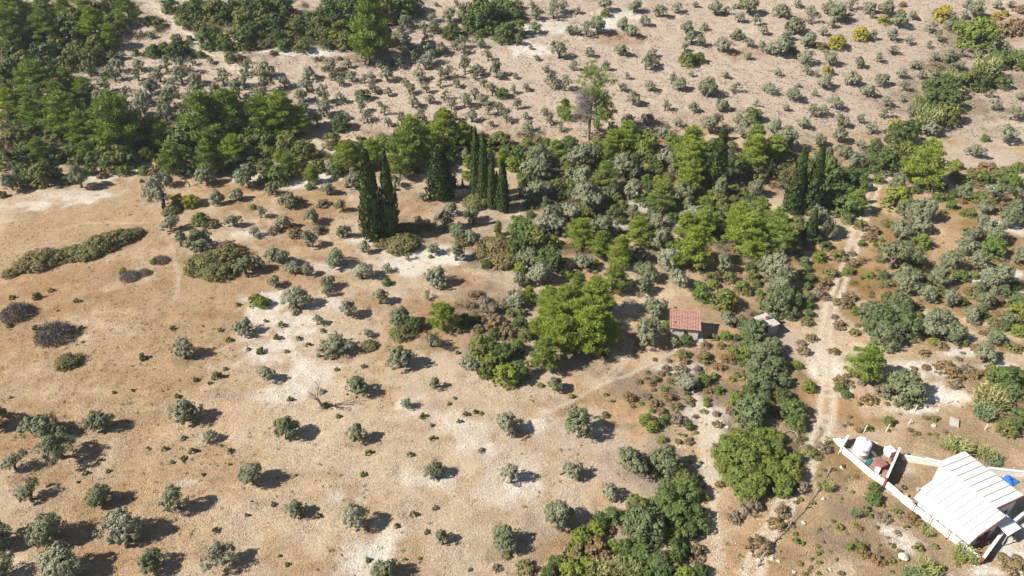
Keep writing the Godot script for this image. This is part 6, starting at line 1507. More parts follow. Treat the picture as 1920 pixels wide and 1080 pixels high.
	plant("heath", [[-7.2,-100.5,2.2,1.1,38,3,4],[69.4,-100.6,2.5,1.3,17,2,4],[-1.6,-99.9,1.8,0.9,38,3,3],[-3.6,-99.2,4.1,2,38,3,5],[81.8,-98.2,1.5,0.8,37,2,12],[55,-98.8,1.4,0.7,1,1,3],[-2.9,-96.6,2.9,1.4,38,3,7],[-4.6,-96.7,1.9,0.9,38,3,6],[49.9,-97.5,2.7,1.3,1,1,0],[77,-95.9,2.3,1.1,37,2,10],[79.9,-95.6,2.6,1.3,37,2,11],[-2.2,-95.4,3.3,1.7,30,0,1],[54.9,-96.3,2.5,1.2,17,2,3],[57.9,-96.3,1.1,0.6,17,2,2],[-3.8,-94.9,1.6,0.8,30,0,2],[-5.5,-94.1,2.4,1.2,38,3,8],[70.6,-93.8,1.5,0.8,37,2,8],[76.9,-93.2,1.5,0.7,37,2,9],[-0.9,-92.9,3.3,1.6,30,0,0],[56.5,-94.2,2,1,17,2,0],[59.5,-94.1,0.8,0.4,17,2,1],[71.4,-92.5,2.4,1.2,37,2,7],[33.1,-93.3,1.7,0.9,0,1,0],[49.1,-93,2.2,1.1,1,1,1],[47,-91.8,1.7,0.9,1,3,0],[31.3,-91.3,1.9,1,0,3,0],[33.8,-91.1,1.7,0.9,0,3,2],[68.4,-89.9,2.3,1.2,37,2,5],[36.2,-90.5,3,1.5,1,3,1],[73.6,-89.4,1.9,1,37,2,4],[79.4,-89,2.7,1.4,37,1,1],[46.6,-89.6,2.3,1.2,1,3,2],[51.3,-89.5,1.9,1,17,0,2],[65.3,-88.5,1.9,0.9,37,2,6],[71.1,-88.3,0.9,0.5,37,2,3],[27.3,-88.8,2.5,1.3,0,3,1],[30.4,-87.8,2.9,1.5,0,3,6],[22.5,-87.7,1,0.5,0,3,5],[33.6,-87.8,1.9,0.9,0,3,7],[34.7,-87.7,2.1,1.1,1,3,3],[69.6,-86.8,1.2,0.6,37,2,2],[24.7,-87.3,1,0.5,0,3,3],[27.2,-87.2,1.9,0.9,0,3,4],[32.3,-85.8,2.3,1.1,0,3,12],[63.8,-85,1.6,0.8,18,2,1],[66.4,-84.4,3.7,1.8,37,0,0],[23.9,-85.4,1.7,0.8,0,3,9],[26.2,-85.3,2.1,1,0,3,8],[61.9,-84.9,1.2,0.6,18,2,0],[69.6,-84.3,2.2,1.1,37,2,1],[28.8,-85.2,1.9,0.9,0,3,10],[55.7,-84.5,1.6,0.8,17,3,0],[20.9,-84.5,1,0.5,0,3,14],[22.9,-84.2,1.4,0.7,0,3,13],[70.1,-83,2.4,1.2,37,1,0],[25.3,-84,1.2,0.6,0,3,11],[35.3,-83.9,2.4,1.2,1,3,4],[51.3,-83.7,1.4,0.7,17,0,0],[67.3,-82.5,2.2,1.1,37,2,0],[23.9,-82.7,1.2,0.6,0,3,15],[49.7,-82.3,2.4,1.2,17,0,1],[19.1,-82.2,1.3,0.7,30,3,0],[21.1,-82.1,1.4,0.7,0,3,16],[51.4,-82.1,0.8,0.4,17,3,2],[52.6,-81.8,1.4,0.7,17,3,1],[4.2,-81,1.2,0.6,32,0,0],[66,-80.7,2.2,1.1,37,3,0],[50.8,-81.2,1.1,0.6,17,3,3],[21.1,-80.6,1,0.5,0,3,17],[29.4,-80.5,1.6,0.8,0,3,18],[54.7,-79.6,2.6,1.3,18,0,0],[19.9,-79.1,1.4,0.7,32,1,3],[23.1,-78.9,2.2,1.1,0,3,19],[17.2,-78.6,2.1,1.1,32,1,1],[26,-78.5,1.8,0.9,0,3,20],[52.1,-78,2.3,1.2,18,0,2],[57.1,-77.5,2.1,1.1,18,3,0],[54.5,-77.3,1,0.5,18,0,1],[20.9,-77.4,2.1,1.1,32,1,4],[55.8,-77.2,1.2,0.6,18,3,1],[26.3,-77.6,1,0.5,0,3,21],[23.8,-77,1.9,1,0,3,22],[17.5,-76.9,1,0.5,32,1,2],[27.7,-76.1,1.2,0.6,21,0,2],[31.5,-76,1.7,0.9,21,0,0],[21.5,-75.6,1.9,1,32,1,5],[55.3,-75.1,0.6,0.3,18,3,2],[29.3,-75.5,1.3,0.7,21,0,1],[13.3,-74.9,1.3,0.7,32,1,0],[26.2,-75,1,0.5,19,2,1]])
	plant("heath", [[48,-74.6,0.8,0.4,2,2,3],[58.4,-74,1.1,0.5,20,0,2],[60.4,-74,0.5,0.3,20,0,0],[59.5,-73.8,1.3,0.6,20,0,1],[23.7,-74.1,2.6,1.3,19,0,5],[47.5,-73.3,0.9,0.5,2,2,1],[28.9,-73.3,1.5,0.8,19,2,0],[46.6,-73,0.7,0.4,2,2,2],[48.2,-72,1.3,0.6,2,2,0],[55.2,-71.8,0.9,0.5,20,0,5],[59.7,-71.2,0.9,0.4,20,3,0],[55.7,-71.2,1.2,0.6,20,0,3],[58.3,-70.8,0.8,0.4,20,3,1],[23.2,-71.4,0.7,0.3,19,0,4],[55.1,-70.7,0.5,0.3,20,0,4],[58.2,-70,0.5,0.3,20,3,2],[24.3,-70.1,1.6,0.8,19,0,2],[22.8,-70,1.3,0.7,19,0,3],[41.9,-68.3,2.1,1.1,21,1,0],[-4.1,-67.5,1.1,0.5,32,3,0],[24.4,-68.3,0.5,0.3,19,0,1],[40,-67.5,2.7,1.3,21,3,0],[41.8,-64.6,0.8,0.4,2,0,0],[40.6,-64.6,0.8,0.4,2,0,1],[39.6,-63.6,0.6,0.3,2,0,2],[43.3,-63.5,0.5,0.3,2,3,1],[44.3,-63.4,0.8,0.4,2,3,0],[26.5,-62.3,1.4,0.7,19,0,0],[36.6,-61.7,2.4,1.2,19,1,0],[42.3,-61.6,0.4,0.2,2,3,2],[35.2,-59.3,0.8,0.4,34,2,0],[45.6,-58.6,0.8,0.4,2,3,3],[29.2,-58.3,2.9,1.5,34,0,1],[45.7,-57.8,0.5,0.2,3,0,2],[33,-57.7,2.1,1.1,34,0,0],[27,-56.8,2.1,1,34,0,2],[44.8,-56.5,1.8,0.9,3,0,3],[48,-56.4,1.9,1,3,0,0],[51.9,-56.4,1.8,0.9,3,3,0],[46.7,-56.6,0.6,0.3,3,0,1],[31.6,-55.9,2.2,1.1,34,3,1],[33.4,-55.8,1.1,0.5,34,3,0],[13.4,-55.8,1.3,0.6,19,0,6],[48.5,-55.3,1.4,0.7,3,3,1],[41.2,-55.1,1.1,0.5,34,1,1],[11.7,-55,1.4,0.7,19,0,7],[45.4,-54.3,1,0.5,3,0,4],[39.5,-54.3,0.4,0.2,34,1,0],[44,-53.7,0.6,0.3,3,0,5],[40,-53.2,0.8,0.4,34,1,2],[28.5,-52.7,3.1,1.5,34,3,3],[43.9,-52.6,0.9,0.5,3,3,2],[42.5,-52.6,0.5,0.3,34,1,4],[35.5,-52.7,0.7,0.3,34,3,2],[10,-52.4,3.4,1.7,19,0,8],[8.6,-52.2,2.2,1.1,19,0,9],[42.1,-51.8,0.7,0.3,34,1,5],[7.2,-51.7,2.8,1.4,32,3,1],[21.1,-51.8,2.6,1.3,34,0,3],[40.2,-51.6,1.7,0.8,34,1,3],[-0.6,-51.5,1.2,0.6,32,3,2],[55.6,-50.9,1.4,0.7,3,3,4],[41.4,-50.5,1.7,0.8,34,1,6],[32.6,-50.3,0.8,0.4,34,3,4],[50.1,-49.9,0.7,0.4,3,3,3],[56.1,-49.4,3.3,1.6,3,3,5],[-1.7,-49.9,1.2,0.6,32,3,3],[1.5,-49.8,2.4,1.2,32,3,4],[33.6,-49.8,0.6,0.3,34,3,5],[35.4,-49.5,0.5,0.3,34,3,7],[33.2,-49.4,0.6,0.3,34,3,6],[36.7,-49,0.9,0.5,34,3,9],[32.7,-48.9,0.8,0.4,34,3,8]])
	plant("fig", [[120.7,-231.4,2.5,1.9,23,1,0],[132.8,-228.5,6.1,4.6,24,0,0],[152.7,-230.8,2.5,1.9,24,2,1],[149.2,-228.8,3.3,2.5,24,2,0],[113.4,-225.8,3.7,2.7,23,3,0],[103.3,-217.2,5.1,3.8,36,1,0],[94.6,-212.3,5.4,4.1,36,3,0],[88,-198.6,3.3,2.5,36,3,1],[97.7,-173.7,4.1,3,25,0,0],[-80.9,-154.8,2.8,2.1,33,2,0],[-71.3,-137.3,2.8,2.1,12,0,0],[-67.6,-135.1,3.9,2.9,12,3,0],[7.7,-120.4,3.4,2.5,38,1,0]])
	plant("reed", [[130.8,-197.3,7.3,7,24,3,1],[129.6,-198.2,4.1,3.9,24,3,0],[119.7,-194.3,5.1,4.9,25,2,1],[108.2,-184.7,4.2,4,25,2,0],[104.8,-173.3,6.7,6.4,25,3,0],[67.8,-76.5,4.2,4,22,2,0],[69.5,-75.8,2.8,2.7,22,1,0],[66,-73.9,3,2.8,22,3,0],[58.2,-68.3,2,1.4,20,3,0],[59.5,-67.6,3.5,2.1,20,3,1],[61.5,-67.2,2.3,1.4,20,3,2],[62.4,-66.3,2.3,2.2,20,3,3],[62.9,-65.4,1.9,1.1,3,2,0],[39.7,-61.3,1.7,1.6,2,3,1],[47.4,-61.5,0.8,0.8,2,3,0],[41.5,-57.1,1.4,1.4,34,1,0],[48.6,-54.2,1.7,1.2,3,3,0],[51.4,-51.2,2.7,1.6,3,3,1],[52,-50.5,1.7,1.2,3,3,2],[11.6,-49.4,2.4,2.3,34,0,1],[13.3,-49.2,2.5,2.4,34,0,0],[46,-48.9,2.9,1.8,3,3,3],[9.5,-49,2.7,2.5,34,0,2],[44.1,-48.5,2.1,1.2,3,3,4]])
	plant("bare", [[-71.8,-145,2.7,2.9,33,3,0]])
	plant("bramble", [[-7.7,-137,6.2,2.2,7,0,0],[-70.6,-132.5,4.4,1.6,12,3,0],[-20.7,-125.1,5.8,2.1,6,1,0],[-74.3,-123.2,4.2,1.5,11,1,2],[-76.4,-121.2,6.2,2.2,11,1,1],[-9.4,-121.8,3.7,1.3,7,3,0],[-24.9,-120.9,4.2,1.5,6,3,0],[-21.2,-120.2,7.2,2.6,6,3,1],[-78.7,-118.5,7.1,2.6,11,1,0],[-3.6,-118.7,7.7,2.8,38,0,0],[-82.5,-116.2,5.5,2,11,3,1],[-79.4,-116,5.5,2,11,3,0],[-53.7,-115.4,7,2.5,12,3,1],[-5.6,-116.8,4.1,1.5,38,0,1],[-85.2,-114.9,5.5,2,11,0,0],[-87.9,-113.6,7.4,2.7,11,0,1],[-1.8,-114.8,6.3,2.3,38,3,0],[-56.6,-111.6,7.3,2.6,12,3,2],[-89.9,-112.1,4.9,1.8,11,0,2],[-53,-109.4,6.3,2.3,12,3,3],[-91.2,-109.9,3.4,1.2,10,2,0],[-17.8,-92.8,4.3,1.6,13,3,0],[-22.7,-90,3,1.1,4,2,0],[-67.9,-85.1,4.1,1.5,9,3,0]])
	plant("thorn", [[-65.3,-113.4,3,1.2,11,1,1],[-66.5,-109.1,2.4,1,11,1,0],[-68.6,-108,3.6,1.5,11,3,0],[-82.6,-97.1,5.3,2.2,10,3,0],[-73.3,-91.3,6,2.5,9,3,0]])
	plant("tuft", [[-80.8,-104.1,1.2,0.8,10,1,1],[-82,-101.9,1.8,1.3,10,2,1],[-86.5,-102,1.2,0.8,10,2,0],[-74.5,-100.6,1.1,0.8,9,2,1],[-47,-100.5,1,0.7,12,3,0],[-81.6,-98.4,1.3,0.9,10,1,0],[-76.4,-98.1,0.6,0.4,9,2,0],[-36.6,-98.7,1.4,0.9,4,2,13],[-41.1,-96.4,0.9,0.6,4,2,12],[-82.3,-94,1.3,0.9,10,3,0],[-38.1,-95.1,1.3,0.9,4,2,11],[-50.9,-94.6,0.4,0.3,9,1,6],[-70.1,-93.4,1,0.7,9,1,1],[-77.5,-93.2,1.1,0.8,9,0,1],[-55.5,-93.7,1.1,0.8,9,1,5],[-47.8,-93.7,0.9,0.6,4,2,14],[-31,-93.7,1,0.7,4,2,9],[-72.4,-92.2,1.3,0.9,9,1,0],[-8.6,-93.4,1.3,0.9,13,3,0],[-73.1,-91.1,0.9,0.6,9,3,0],[-75.1,-90.9,0.7,0.5,9,0,0],[-38,-91.8,1.3,0.9,4,2,8],[-34.5,-91.8,1,0.7,4,2,7],[-45.6,-91.1,1.3,0.9,4,0,7],[-68.3,-90,0.6,0.4,9,1,2],[-32.6,-90.2,1.1,0.7,4,2,5],[-47.3,-89.3,0.4,0.3,4,0,9],[-41.8,-89,0.8,0.6,4,2,10],[-39.7,-88.4,1.5,1,4,2,6],[-35.6,-88.6,0.8,0.6,4,2,4],[-30.3,-87.6,0.9,0.7,4,2,3],[-57.2,-86.5,1.5,1.1,9,1,3],[-22.8,-84.8,0.9,0.6,4,2,2],[-43.9,-84.4,0.8,0.6,4,0,1],[-26.8,-84.1,0.8,0.6,4,2,1],[-44.5,-82.4,1.8,1.3,4,0,3],[30.9,-83.5,1.5,1.1,0,3,0],[20.6,-83.1,0.7,0.5,0,3,1],[-47.6,-81.9,1,0.7,4,0,8],[33.4,-83,1.1,0.8,1,3,0],[-45.1,-81.1,0.8,0.6,4,0,5],[28.8,-81.7,0.9,0.6,0,3,2],[-55.5,-79.8,0.3,0.2,9,1,4],[27.4,-80.8,1,0.7,0,3,3],[-55.9,-79.4,0.7,0.5,9,3,3],[-28,-79.2,1,0.7,4,2,0],[-58.4,-78.9,0.7,0.5,9,3,2],[-24.1,-78.5,0.4,0.3,4,1,2],[-48.9,-78.4,1,0.7,4,0,11],[13.8,-79.1,0.8,0.5,32,1,1],[8.8,-78.6,1,0.7,32,1,0],[-22.7,-78,0.4,0.3,4,1,3],[-8.3,-77.8,0.7,0.5,32,0,3],[-72.5,-77.5,0.6,0.4,9,3,1],[-32.2,-77.5,1,0.7,4,0,0],[14.6,-77.8,0.7,0.5,32,1,2],[-9.1,-76.5,0.7,0.5,32,0,5],[18.8,-77.5,0.8,0.5,32,1,3],[50.4,-77.2,0.9,0.6,17,3,0],[-25.7,-75.5,0.4,0.3,4,1,0],[-5.3,-75,0.9,0.7,32,0,1],[23.7,-75.8,0.7,0.5,19,0,3],[-4.4,-74.7,0.8,0.5,32,0,0],[-6.6,-74.4,0.9,0.7,32,0,2],[-24.4,-73.8,1,0.7,4,1,1],[-12.5,-73.8,1.1,0.8,4,1,4],[-7.4,-72.9,0.8,0.6,32,0,4],[-11.1,-72.3,0.7,0.5,4,1,6],[49.5,-72.1,1.3,0.9,2,2,1],[49.9,-71.7,0.6,0.4,2,2,0],[52.2,-71.6,0.6,0.4,2,1,0],[57.3,-70.8,0.7,0.5,20,0,0],[-44.7,-69.8,0.9,0.6,4,0,12],[-10.8,-69.6,1,0.7,4,1,7],[-39.1,-68.5,0.5,0.4,4,0,4],[-49,-68.3,0.5,0.3,9,3,4],[-48.6,-68,0.5,0.3,9,3,6],[-46.5,-67.8,1,0.7,4,0,17],[-42.6,-67.4,1.2,0.9,4,0,10],[-37.5,-67.3,1,0.7,4,0,2],[-19,-66.9,1.1,0.7,4,3,0],[-13.5,-66.6,1,0.7,4,1,5],[-43.4,-66.3,0.9,0.6,4,0,14],[-54.3,-66,0.9,0.6,9,3,5],[-43.2,-65.8,0.5,0.4,4,0,15],[23.6,-66.4,0.5,0.4,19,0,2],[-44.6,-65.7,0.7,0.5,4,0,16],[-36.8,-65.1,0.6,0.4,4,0,6],[43.2,-65.2,0.9,0.6,2,3,0],[-52.3,-64.2,0.8,0.5,9,3,8]])
	plant("tuft", [[-55.1,-63.8,0.9,0.6,9,3,7],[-19.1,-63.2,0.9,0.7,4,3,3],[-27.7,-63.3,0.5,0.3,4,3,1],[-39.7,-63.4,0.7,0.5,4,0,13],[-28.6,-63,0.4,0.3,4,3,2],[24.3,-63.5,0.8,0.5,19,0,1],[-64.6,-63.2,0.3,0.2,9,3,9],[-29.9,-62.7,0.6,0.4,4,3,4],[-55.3,-62.3,0.6,0.4,9,3,10],[39,-62,0.8,0.6,34,2,1],[24.5,-61.9,0.6,0.4,19,0,0],[42.8,-60.8,0.6,0.4,2,3,1],[-7.2,-60,0.3,0.2,32,3,0],[-18.3,-59.6,0.3,0.2,4,3,5],[40.9,-59.7,0.5,0.3,34,1,4],[35.8,-59.7,0.8,0.6,34,2,0],[-32.1,-58.9,0.4,0.3,4,3,7],[-29.3,-58.5,0.8,0.6,4,3,6],[37,-59,0.8,0.6,34,1,0],[-9.4,-58.1,0.8,0.6,4,3,12],[43.2,-58,1.1,0.8,2,3,2],[46.8,-57.5,1,0.7,3,0,0],[-41.7,-57.7,0.4,0.3,4,0,18],[-11.9,-56.9,1.1,0.8,4,3,11],[-25.3,-56.9,0.5,0.3,4,3,8],[-32,-56.9,0.6,0.5,4,3,10],[43.2,-57,0.9,0.6,34,1,6],[-23.4,-56.6,1,0.7,4,3,9],[38.5,-56.2,0.6,0.4,34,1,2],[-46.6,-55.7,1,0.7,4,0,19],[40.9,-55.7,0.6,0.4,34,1,5],[-13.8,-55.3,0.8,0.6,4,3,13],[47.9,-55.3,0.5,0.3,3,3,0],[43.4,-55.3,0.6,0.4,34,1,8],[38.9,-55.2,1,0.7,34,1,3],[-35.1,-55.1,0.3,0.2,4,3,14],[46.7,-55,0.8,0.6,3,0,1],[36.5,-55,0.6,0.4,34,1,1],[-35,-54.6,0.9,0.7,4,3,16],[-10.1,-54.5,0.8,0.5,4,3,15],[33.5,-54.5,0.6,0.4,34,3,0],[-54.1,-54.1,1.3,0.9,9,3,11],[33.1,-53.4,1,0.7,34,3,1],[36.2,-53.2,0.5,0.4,34,3,4],[33.8,-53.1,0.7,0.5,34,3,2],[41,-52.7,0.7,0.5,34,1,7],[48.8,-52.4,0.9,0.6,3,3,1],[46.6,-52.2,1.2,0.9,3,3,2],[30.9,-52.1,0.4,0.3,34,3,3],[44.4,-51.7,0.9,0.6,3,3,3],[36.6,-51.9,0.5,0.3,34,3,7],[35,-51.7,0.8,0.5,34,3,5],[-26.5,-51.2,0.5,0.4,4,3,17],[-10.5,-51,0.6,0.4,4,3,21],[34.1,-50.9,0.5,0.4,34,3,6],[-16.3,-50.7,0.8,0.5,4,3,18],[36.9,-50.8,0.5,0.3,34,3,9],[-12.2,-50.7,0.6,0.4,4,3,20],[42.9,-50.5,0.9,0.6,3,3,5],[43.9,-50.6,0.5,0.3,3,3,4],[34.7,-50.4,0.7,0.5,34,3,8],[-25.3,-50.1,0.7,0.5,4,3,19],[-4.8,-49.6,0.5,0.4,32,3,1],[42.3,-49.1,0.5,0.4,3,3,6],[34.1,-49,0.6,0.4,34,3,10]])
	plant("oak", [[88.2,-163.4,3.4,3,25,0,0],[-10.1,-162.7,2.7,2.3,14,1,0],[50.5,-155.7,3.3,2.9,31,2,1],[28.6,-155.2,2.8,2.5,5,1,0],[45.2,-149.7,3,2.7,31,2,0],[9.8,-148.7,2.6,2.3,5,3,0],[25.6,-147.2,2.2,1.9,5,3,1],[49.7,-146.7,2.4,2.1,31,1,0],[51.1,-145.9,2.4,2.1,31,1,1],[21.4,-139.5,3.8,3.4,5,3,3],[12.8,-139.7,2.3,2,5,3,2],[10,-138.4,2.5,2.2,7,1,1],[6.9,-136.3,2.9,2.5,7,1,0],[32.1,-133.4,2.7,2.3,31,0,0],[28.9,-131.2,2.7,2.4,31,0,1],[21.1,-130.7,3.3,2.9,5,3,4],[58.8,-124.1,3.1,2.7,16,3,0],[57.8,-121.4,2,1.8,16,3,1],[55.6,-120.5,2,1.7,16,3,2],[55.1,-117.9,2,1.8,16,3,3],[55,-114.8,2,1.8,16,3,4],[46.2,-113,1.8,1.6,1,2,2],[68,-110,1.9,1.7,16,3,5],[75.1,-108.3,2,1.7,17,2,6],[53.1,-107.3,1.7,1.5,1,2,1],[82.2,-104.9,2.4,2.1,37,2,3],[85.6,-103.5,2.7,2.4,37,2,4],[47.7,-102.1,4.8,4.2,1,1,1],[52.2,-103.6,2.1,1.8,1,1,2],[86.7,-99.9,3.9,3.4,37,2,2],[45.1,-100.6,5.2,4.6,1,2,0],[66.2,-100.2,4.7,4.1,17,2,5],[60.7,-97.5,4.6,4.1,17,2,3],[47.6,-98.9,2.6,2.3,1,1,0],[63.9,-96.7,4.3,3.8,17,2,4],[60.8,-95.1,5.5,4.9,17,2,1],[43.9,-97,2.4,2.1,1,3,0],[38.5,-96.4,2.6,2.3,1,0,0],[73.3,-95.2,1.6,1.4,37,2,0],[64.4,-93.4,5,4.4,17,2,2],[80.7,-94.1,2,1.8,37,2,1],[39.5,-92.8,5,4.4,1,3,1],[60,-91,4.7,4.1,17,2,0],[37.9,-90.3,2.9,2.6,1,3,3],[41.4,-89.8,3.7,3.2,1,3,2],[39.2,-87.2,4.8,4.2,1,3,4],[40.5,-87.1,3.8,3.4,1,3,5],[40.6,-85.3,3.5,3.1,1,3,6],[37.6,-84.3,4.2,3.7,1,3,7],[39,-82.8,3.5,3.1,1,3,8],[40.8,-82,2.8,2.4,1,3,9],[36.8,-80.5,4.5,4,21,2,1],[57.1,-78.6,5.8,4.9,18,3,0],[36.7,-78.2,2.3,2,21,2,0],[33.7,-74.4,5.2,4.5,21,0,0],[20.2,-64.9,4.6,4,19,0,0],[15.5,-54.5,5.2,4.6,19,0,1],[16.5,-49.7,3.1,2.7,34,0,0]])
	plant("mound", [[35.5,-70,3.2,2.4,21,0,0],[33.9,-69.6,3.6,2.7,21,0,1],[30.8,-68.9,3.9,3,19,2,1],[28.9,-67.1,4.8,3.6,19,0,1],[32.6,-67.2,4.5,3.3,19,2,0],[35,-67.3,3.5,2.6,21,3,0],[37.3,-66,2.3,1.7,21,3,1],[27.9,-65.4,2.9,2.2,19,0,2],[30.3,-64.7,4.9,3.7,19,0,0],[32.7,-64.3,3.8,2.8,19,3,0],[35.6,-63.8,3.8,2.8,19,1,0],[33.7,-63.2,3.7,2.8,19,3,1],[28.8,-62.8,3.7,2.8,19,3,2],[30.7,-61.7,4.1,3,19,3,3],[34.2,-61.5,3.3,2.5,19,3,4],[29.6,-60.6,3.5,2.6,19,3,5]])
	far_olives.append_array([[-107.2,-217.9,2.5,2.8],[-111.6,-206.2,2.8,3.2],[-90.3,-202.9,2.4,2.7],[-85.6,-203.7,2.4,2.7],[-50.2,-201.6,3.6,4],[-46.4,-203.2,2.8,3.1],[-41.5,-204.1,3.6,4],[-37.3,-204,3.6,4],[-32.9,-204.6,4,4.5],[-28.4,-204.8,3.6,4],[-20.7,-208.7,4.1,4.5],[-29.5,-209.3,4.1,4.6],[-33.1,-220.4,3.4,3.8],[-24.8,-227.1,3.5,3.9],[-23.1,-220.4,3.8,4.3],[-15.4,-233.2,3.1,3.4],[-24,-236.6,1.8,2],[-26.2,-219.1,2.5,2.8],[-17,-210.9,3.3,3.7],[-14.3,-211.6,3.7,4.1],[-13.8,-208.7,3.6,4.1],[-9.3,-211.1,3.3,3.7],[-6.8,-204.5,3.2,3.6],[-17.7,-236.9,2.2,2.5],[-50.3,-197.2,2.4,2.6],[-47.5,-194.4,3.1,3.5],[-44.1,-196.4,3.5,3.9],[-40.7,-195.2,2.7,3],[-38.5,-195.9,3.1,3.5],[-36.6,-201.1,3.2,3.5],[-25.3,-195.9,3.9,4.3],[-9.9,-196.9,3.9,4.4],[-10.2,-195,2.7,3],[-15.1,-190.9,3,3.4],[-19.7,-195.3,3.5,3.9],[-29.4,-193,2.7,3],[-24.8,-194,2.7,3],[-19.5,-191.6,2.7,3],[-27.5,-188.7,3.4,3.8],[-37.8,-190.6,3.1,3.4],[-33.3,-188.7,2.7,3],[-36.3,-189.6,2.7,3],[-45.3,-185.9,3,3.4],[-47.6,-178.3,1.8,2],[-39.6,-181.2,3.3,3.7],[-37,-176,3.6,4],[-35.1,-183.3,1.9,2.1],[-33.1,-179,2.6,2.9],[-31.3,-173.2,2.9,3.2],[-28,-174.5,3.2,3.6],[-26.1,-182.3,3.7,4.1],[-21.7,-183.6,3,3.3],[-18,-185.7,2.6,2.9],[-15.9,-181,3.3,3.7],[-22.9,-189.4,3,3.4],[-9.9,-185.9,3.4,3.8],[-8,-182.9,3.7,4.1],[-5.3,-187.3,3.8,4.2],[-7.6,-191.3,3.1,3.4],[-6.2,-178.4,3.3,3.7],[-10.2,-175.5,3.6,4],[-3.8,-179.7,3.3,3.7],[-1.4,-174.8,3.2,3.6],[-5.4,-172.9,2.1,2.4],[-22.9,-174.5,3.6,4],[-24.4,-175.2,2.5,2.8],[-18.7,-176.3,2.5,2.8],[-31.5,-202.1,3.2,3.6],[-42.5,-177.5,2.2,2.4],[-14.3,-175.6,2.5,2.8],[-1.6,-230.1,2.8,2.8],[-3.3,-194.5,2.8,2.9],[6.6,-231.7,4,4.1],[20.2,-231.5,2.8,2.9],[1.4,-212.5,3.4,3.5],[39.9,-224.6,3.9,4],[51.8,-233,4,4.1],[66.2,-231.7,2.8,2.9],[69.1,-226.7,3.9,4],[73.8,-224.5,3.5,3.6],[75,-219.3,3.1,3.1],[17.4,-218.6,3.5,3.5],[19.4,-218.3,3.1,3.1],[25.5,-225.5,3.1,3.2],[12,-210.9,2.2,2.3],[21.8,-206.5,3.3,3.4],[6.8,-204.5,2.2,2.2],[17.1,-199.6,3.2,3.3],[9.2,-198.4,2.9,2.9],[26,-199.6,2.9,2.9],[11.9,-190.5,3.1,3.2],[40.4,-207,3.3,3.4],[40.5,-202.4,2.9,3],[50.1,-210.3,2.6,3.7],[54.8,-213,3.8,3.8],[58,-221.7,3.1,3.2],[68.6,-212.2,3.4,3.4],[72.3,-209.9,3.4,3.4],[67,-205.4,2.9,3],[43.5,-193,3.2,3.2],[36.8,-189.5,3.5,3.5],[29.3,-189.4,3.1,3.2],[59.4,-188,3.1,3.2],[67.9,-189.2,2.8,2.8],[39.7,-179.9,3,3.1],[41.7,-172,2.9,3],[44.8,-167.3,2.9,2.9],[56.9,-172.9,3.2,3.3],[8.2,-177.8,2.7,2.7],[9.8,-173.7,2.9,3],[21.6,-170.7,2.6,2.6],[58,-236.6,2.2,2.5],[69.9,-235.1,1.8,2],[5.4,-210.5,1.6,1.8],[31.5,-195.6,1.9,2.2],[49.6,-196.6,1.9,2.2],[58.5,-195.2,2.3,2.6],[63.6,-181.4,1.8,2.1],[3.9,-189.2,2.7,3],[1.4,-180.8,2.9,3.3]])
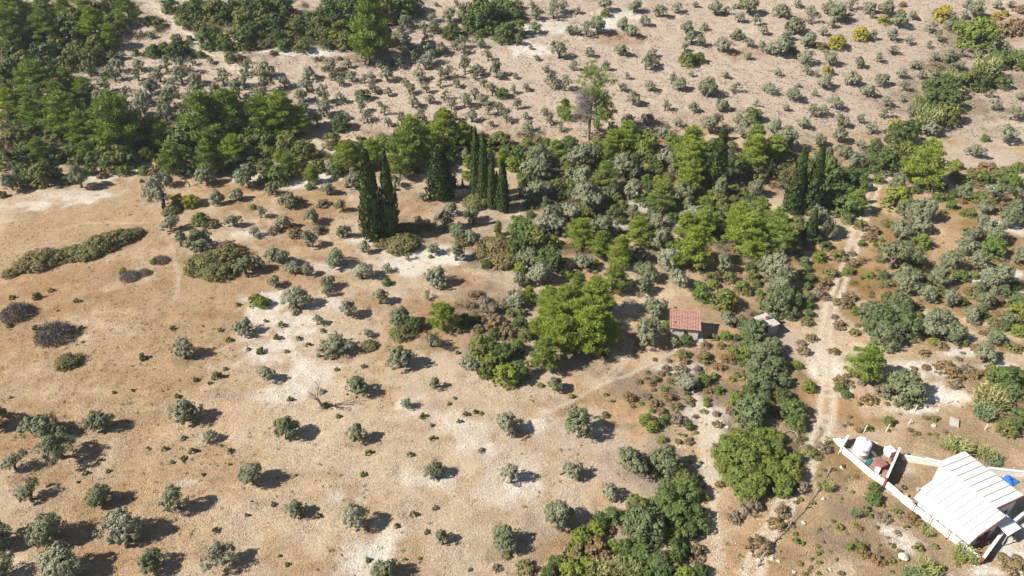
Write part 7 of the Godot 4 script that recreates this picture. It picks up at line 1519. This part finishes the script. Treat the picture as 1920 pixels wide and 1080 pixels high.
	far_olives.append_array([[3.4,-176.7,2.2,2.4],[4.3,-171.1,3.2,3.6],[12.3,-170.7,2.5,2.8],[0.7,-195.1,1.9,2.2],[0.7,-188.3,2.3,2.5],[89.1,-234.8,3.2,3.3],[92.3,-230.1,3.6,3.7],[90.8,-225,3.9,4],[81.5,-216,3.8,3.9],[96.5,-222.2,3.1,3.2],[92.6,-218.4,3.1,3.1],[103.2,-226.8,3.2,3.2],[105.4,-232.7,4,4.1],[123.2,-228,3.6,3.6],[106.6,-216.3,3.1,3.1],[117.1,-214.8,3,3.1],[126.2,-221.2,3.9,4],[126.5,-216.7,3.4,3.5],[132,-222.7,3.9,4],[134.2,-226.7,3.5,3.6],[139.1,-229.4,3.2,3.2],[110.4,-209.4,3.4,3.4],[122.1,-213,2.3,2.3],[121.2,-206.5,3.3,3.4],[104.4,-205.5,2.9,3],[113.7,-202.8,2.9,3],[89.8,-207.6,2.6,2.6],[81.9,-197.8,3.2,3.3],[108,-198,3.6,3.7],[106.5,-192,3.2,3.2],[113.9,-197.6,2.9,2.9],[118,-199.3,2.5,2.6],[129.2,-208.4,3.3,3.4],[126.1,-202.1,3.6,3.7],[123.6,-200.5,3.3,3.3],[73.6,-196.9,2.5,2.5],[69.6,-187.6,3.1,3.2],[80.8,-187.5,2.1,2.1],[70.9,-180.2,2.3,2.4],[76.9,-177.5,3.6,3.7],[80.1,-178.7,3.3,3.4],[73,-171.6,3.6,3.6],[83.1,-174.3,3.6,3.7],[84,-173.1,3.6,3.7],[89.2,-175.8,2.6,2.7],[90.4,-171.1,3.6,3.6],[99.3,-184.5,3.4,3.5],[96.4,-178.7,3.3,3.4],[104.3,-186.7,2.1,2.1],[103.5,-179.3,3.7,3.8],[84.9,-163.4,3.1,3.1],[126.6,-182.8,3.7,3.8],[128.4,-188.3,2.8,2.8],[135.8,-187,3.1,3.2],[133.3,-208,3,3],[152.1,-234.6,3.2,3.3],[156.5,-234.9,2.8,2.9],[142.5,-210.2,3.7,3.8],[144.4,-208.4,3.3,3.4],[139,-209.3,4.1,4.2],[74,-208.1,3.7,3.8],[69.2,-188.9,3.1,3.2],[142.6,-234.8,3.2,3.3],[123.9,-205.5,2.9,3],[110.4,-228.5,2.2,2.4],[84.4,-197.1,2,2.2],[77.6,-191.3,1.5,1.7],[130.7,-230.9,2.2,2.4],[-50.8,-122.6,2.5,2.6],[-51.4,-129.9,2.6,2.7],[-49.7,-121.8,1.4,1.4],[-22.9,-111.8,2.1,2.2],[-19.6,-115.5,1.6,1.7],[-19.1,-138.5,2.8,2.8],[-35.8,-147.4,2.9,3],[-19.1,-127.8,2.6,3.1],[-20.4,-151.3,2.6,2.7],[107.8,-137.8,3,3.1],[-71.5,-73.8,1.5,1.6],[-32.3,-103.5,2.3,2.3],[-32.3,-95.5,2,2.4],[-23.5,-92.4,2,2],[-14.7,-102.9,1.8,1.8],[-15.2,-75.9,2,2.3],[26.3,-91.1,1.8,1.8],[41.6,-85,1.9,1.9],[-58.4,-51.4,1.1,1.1]])
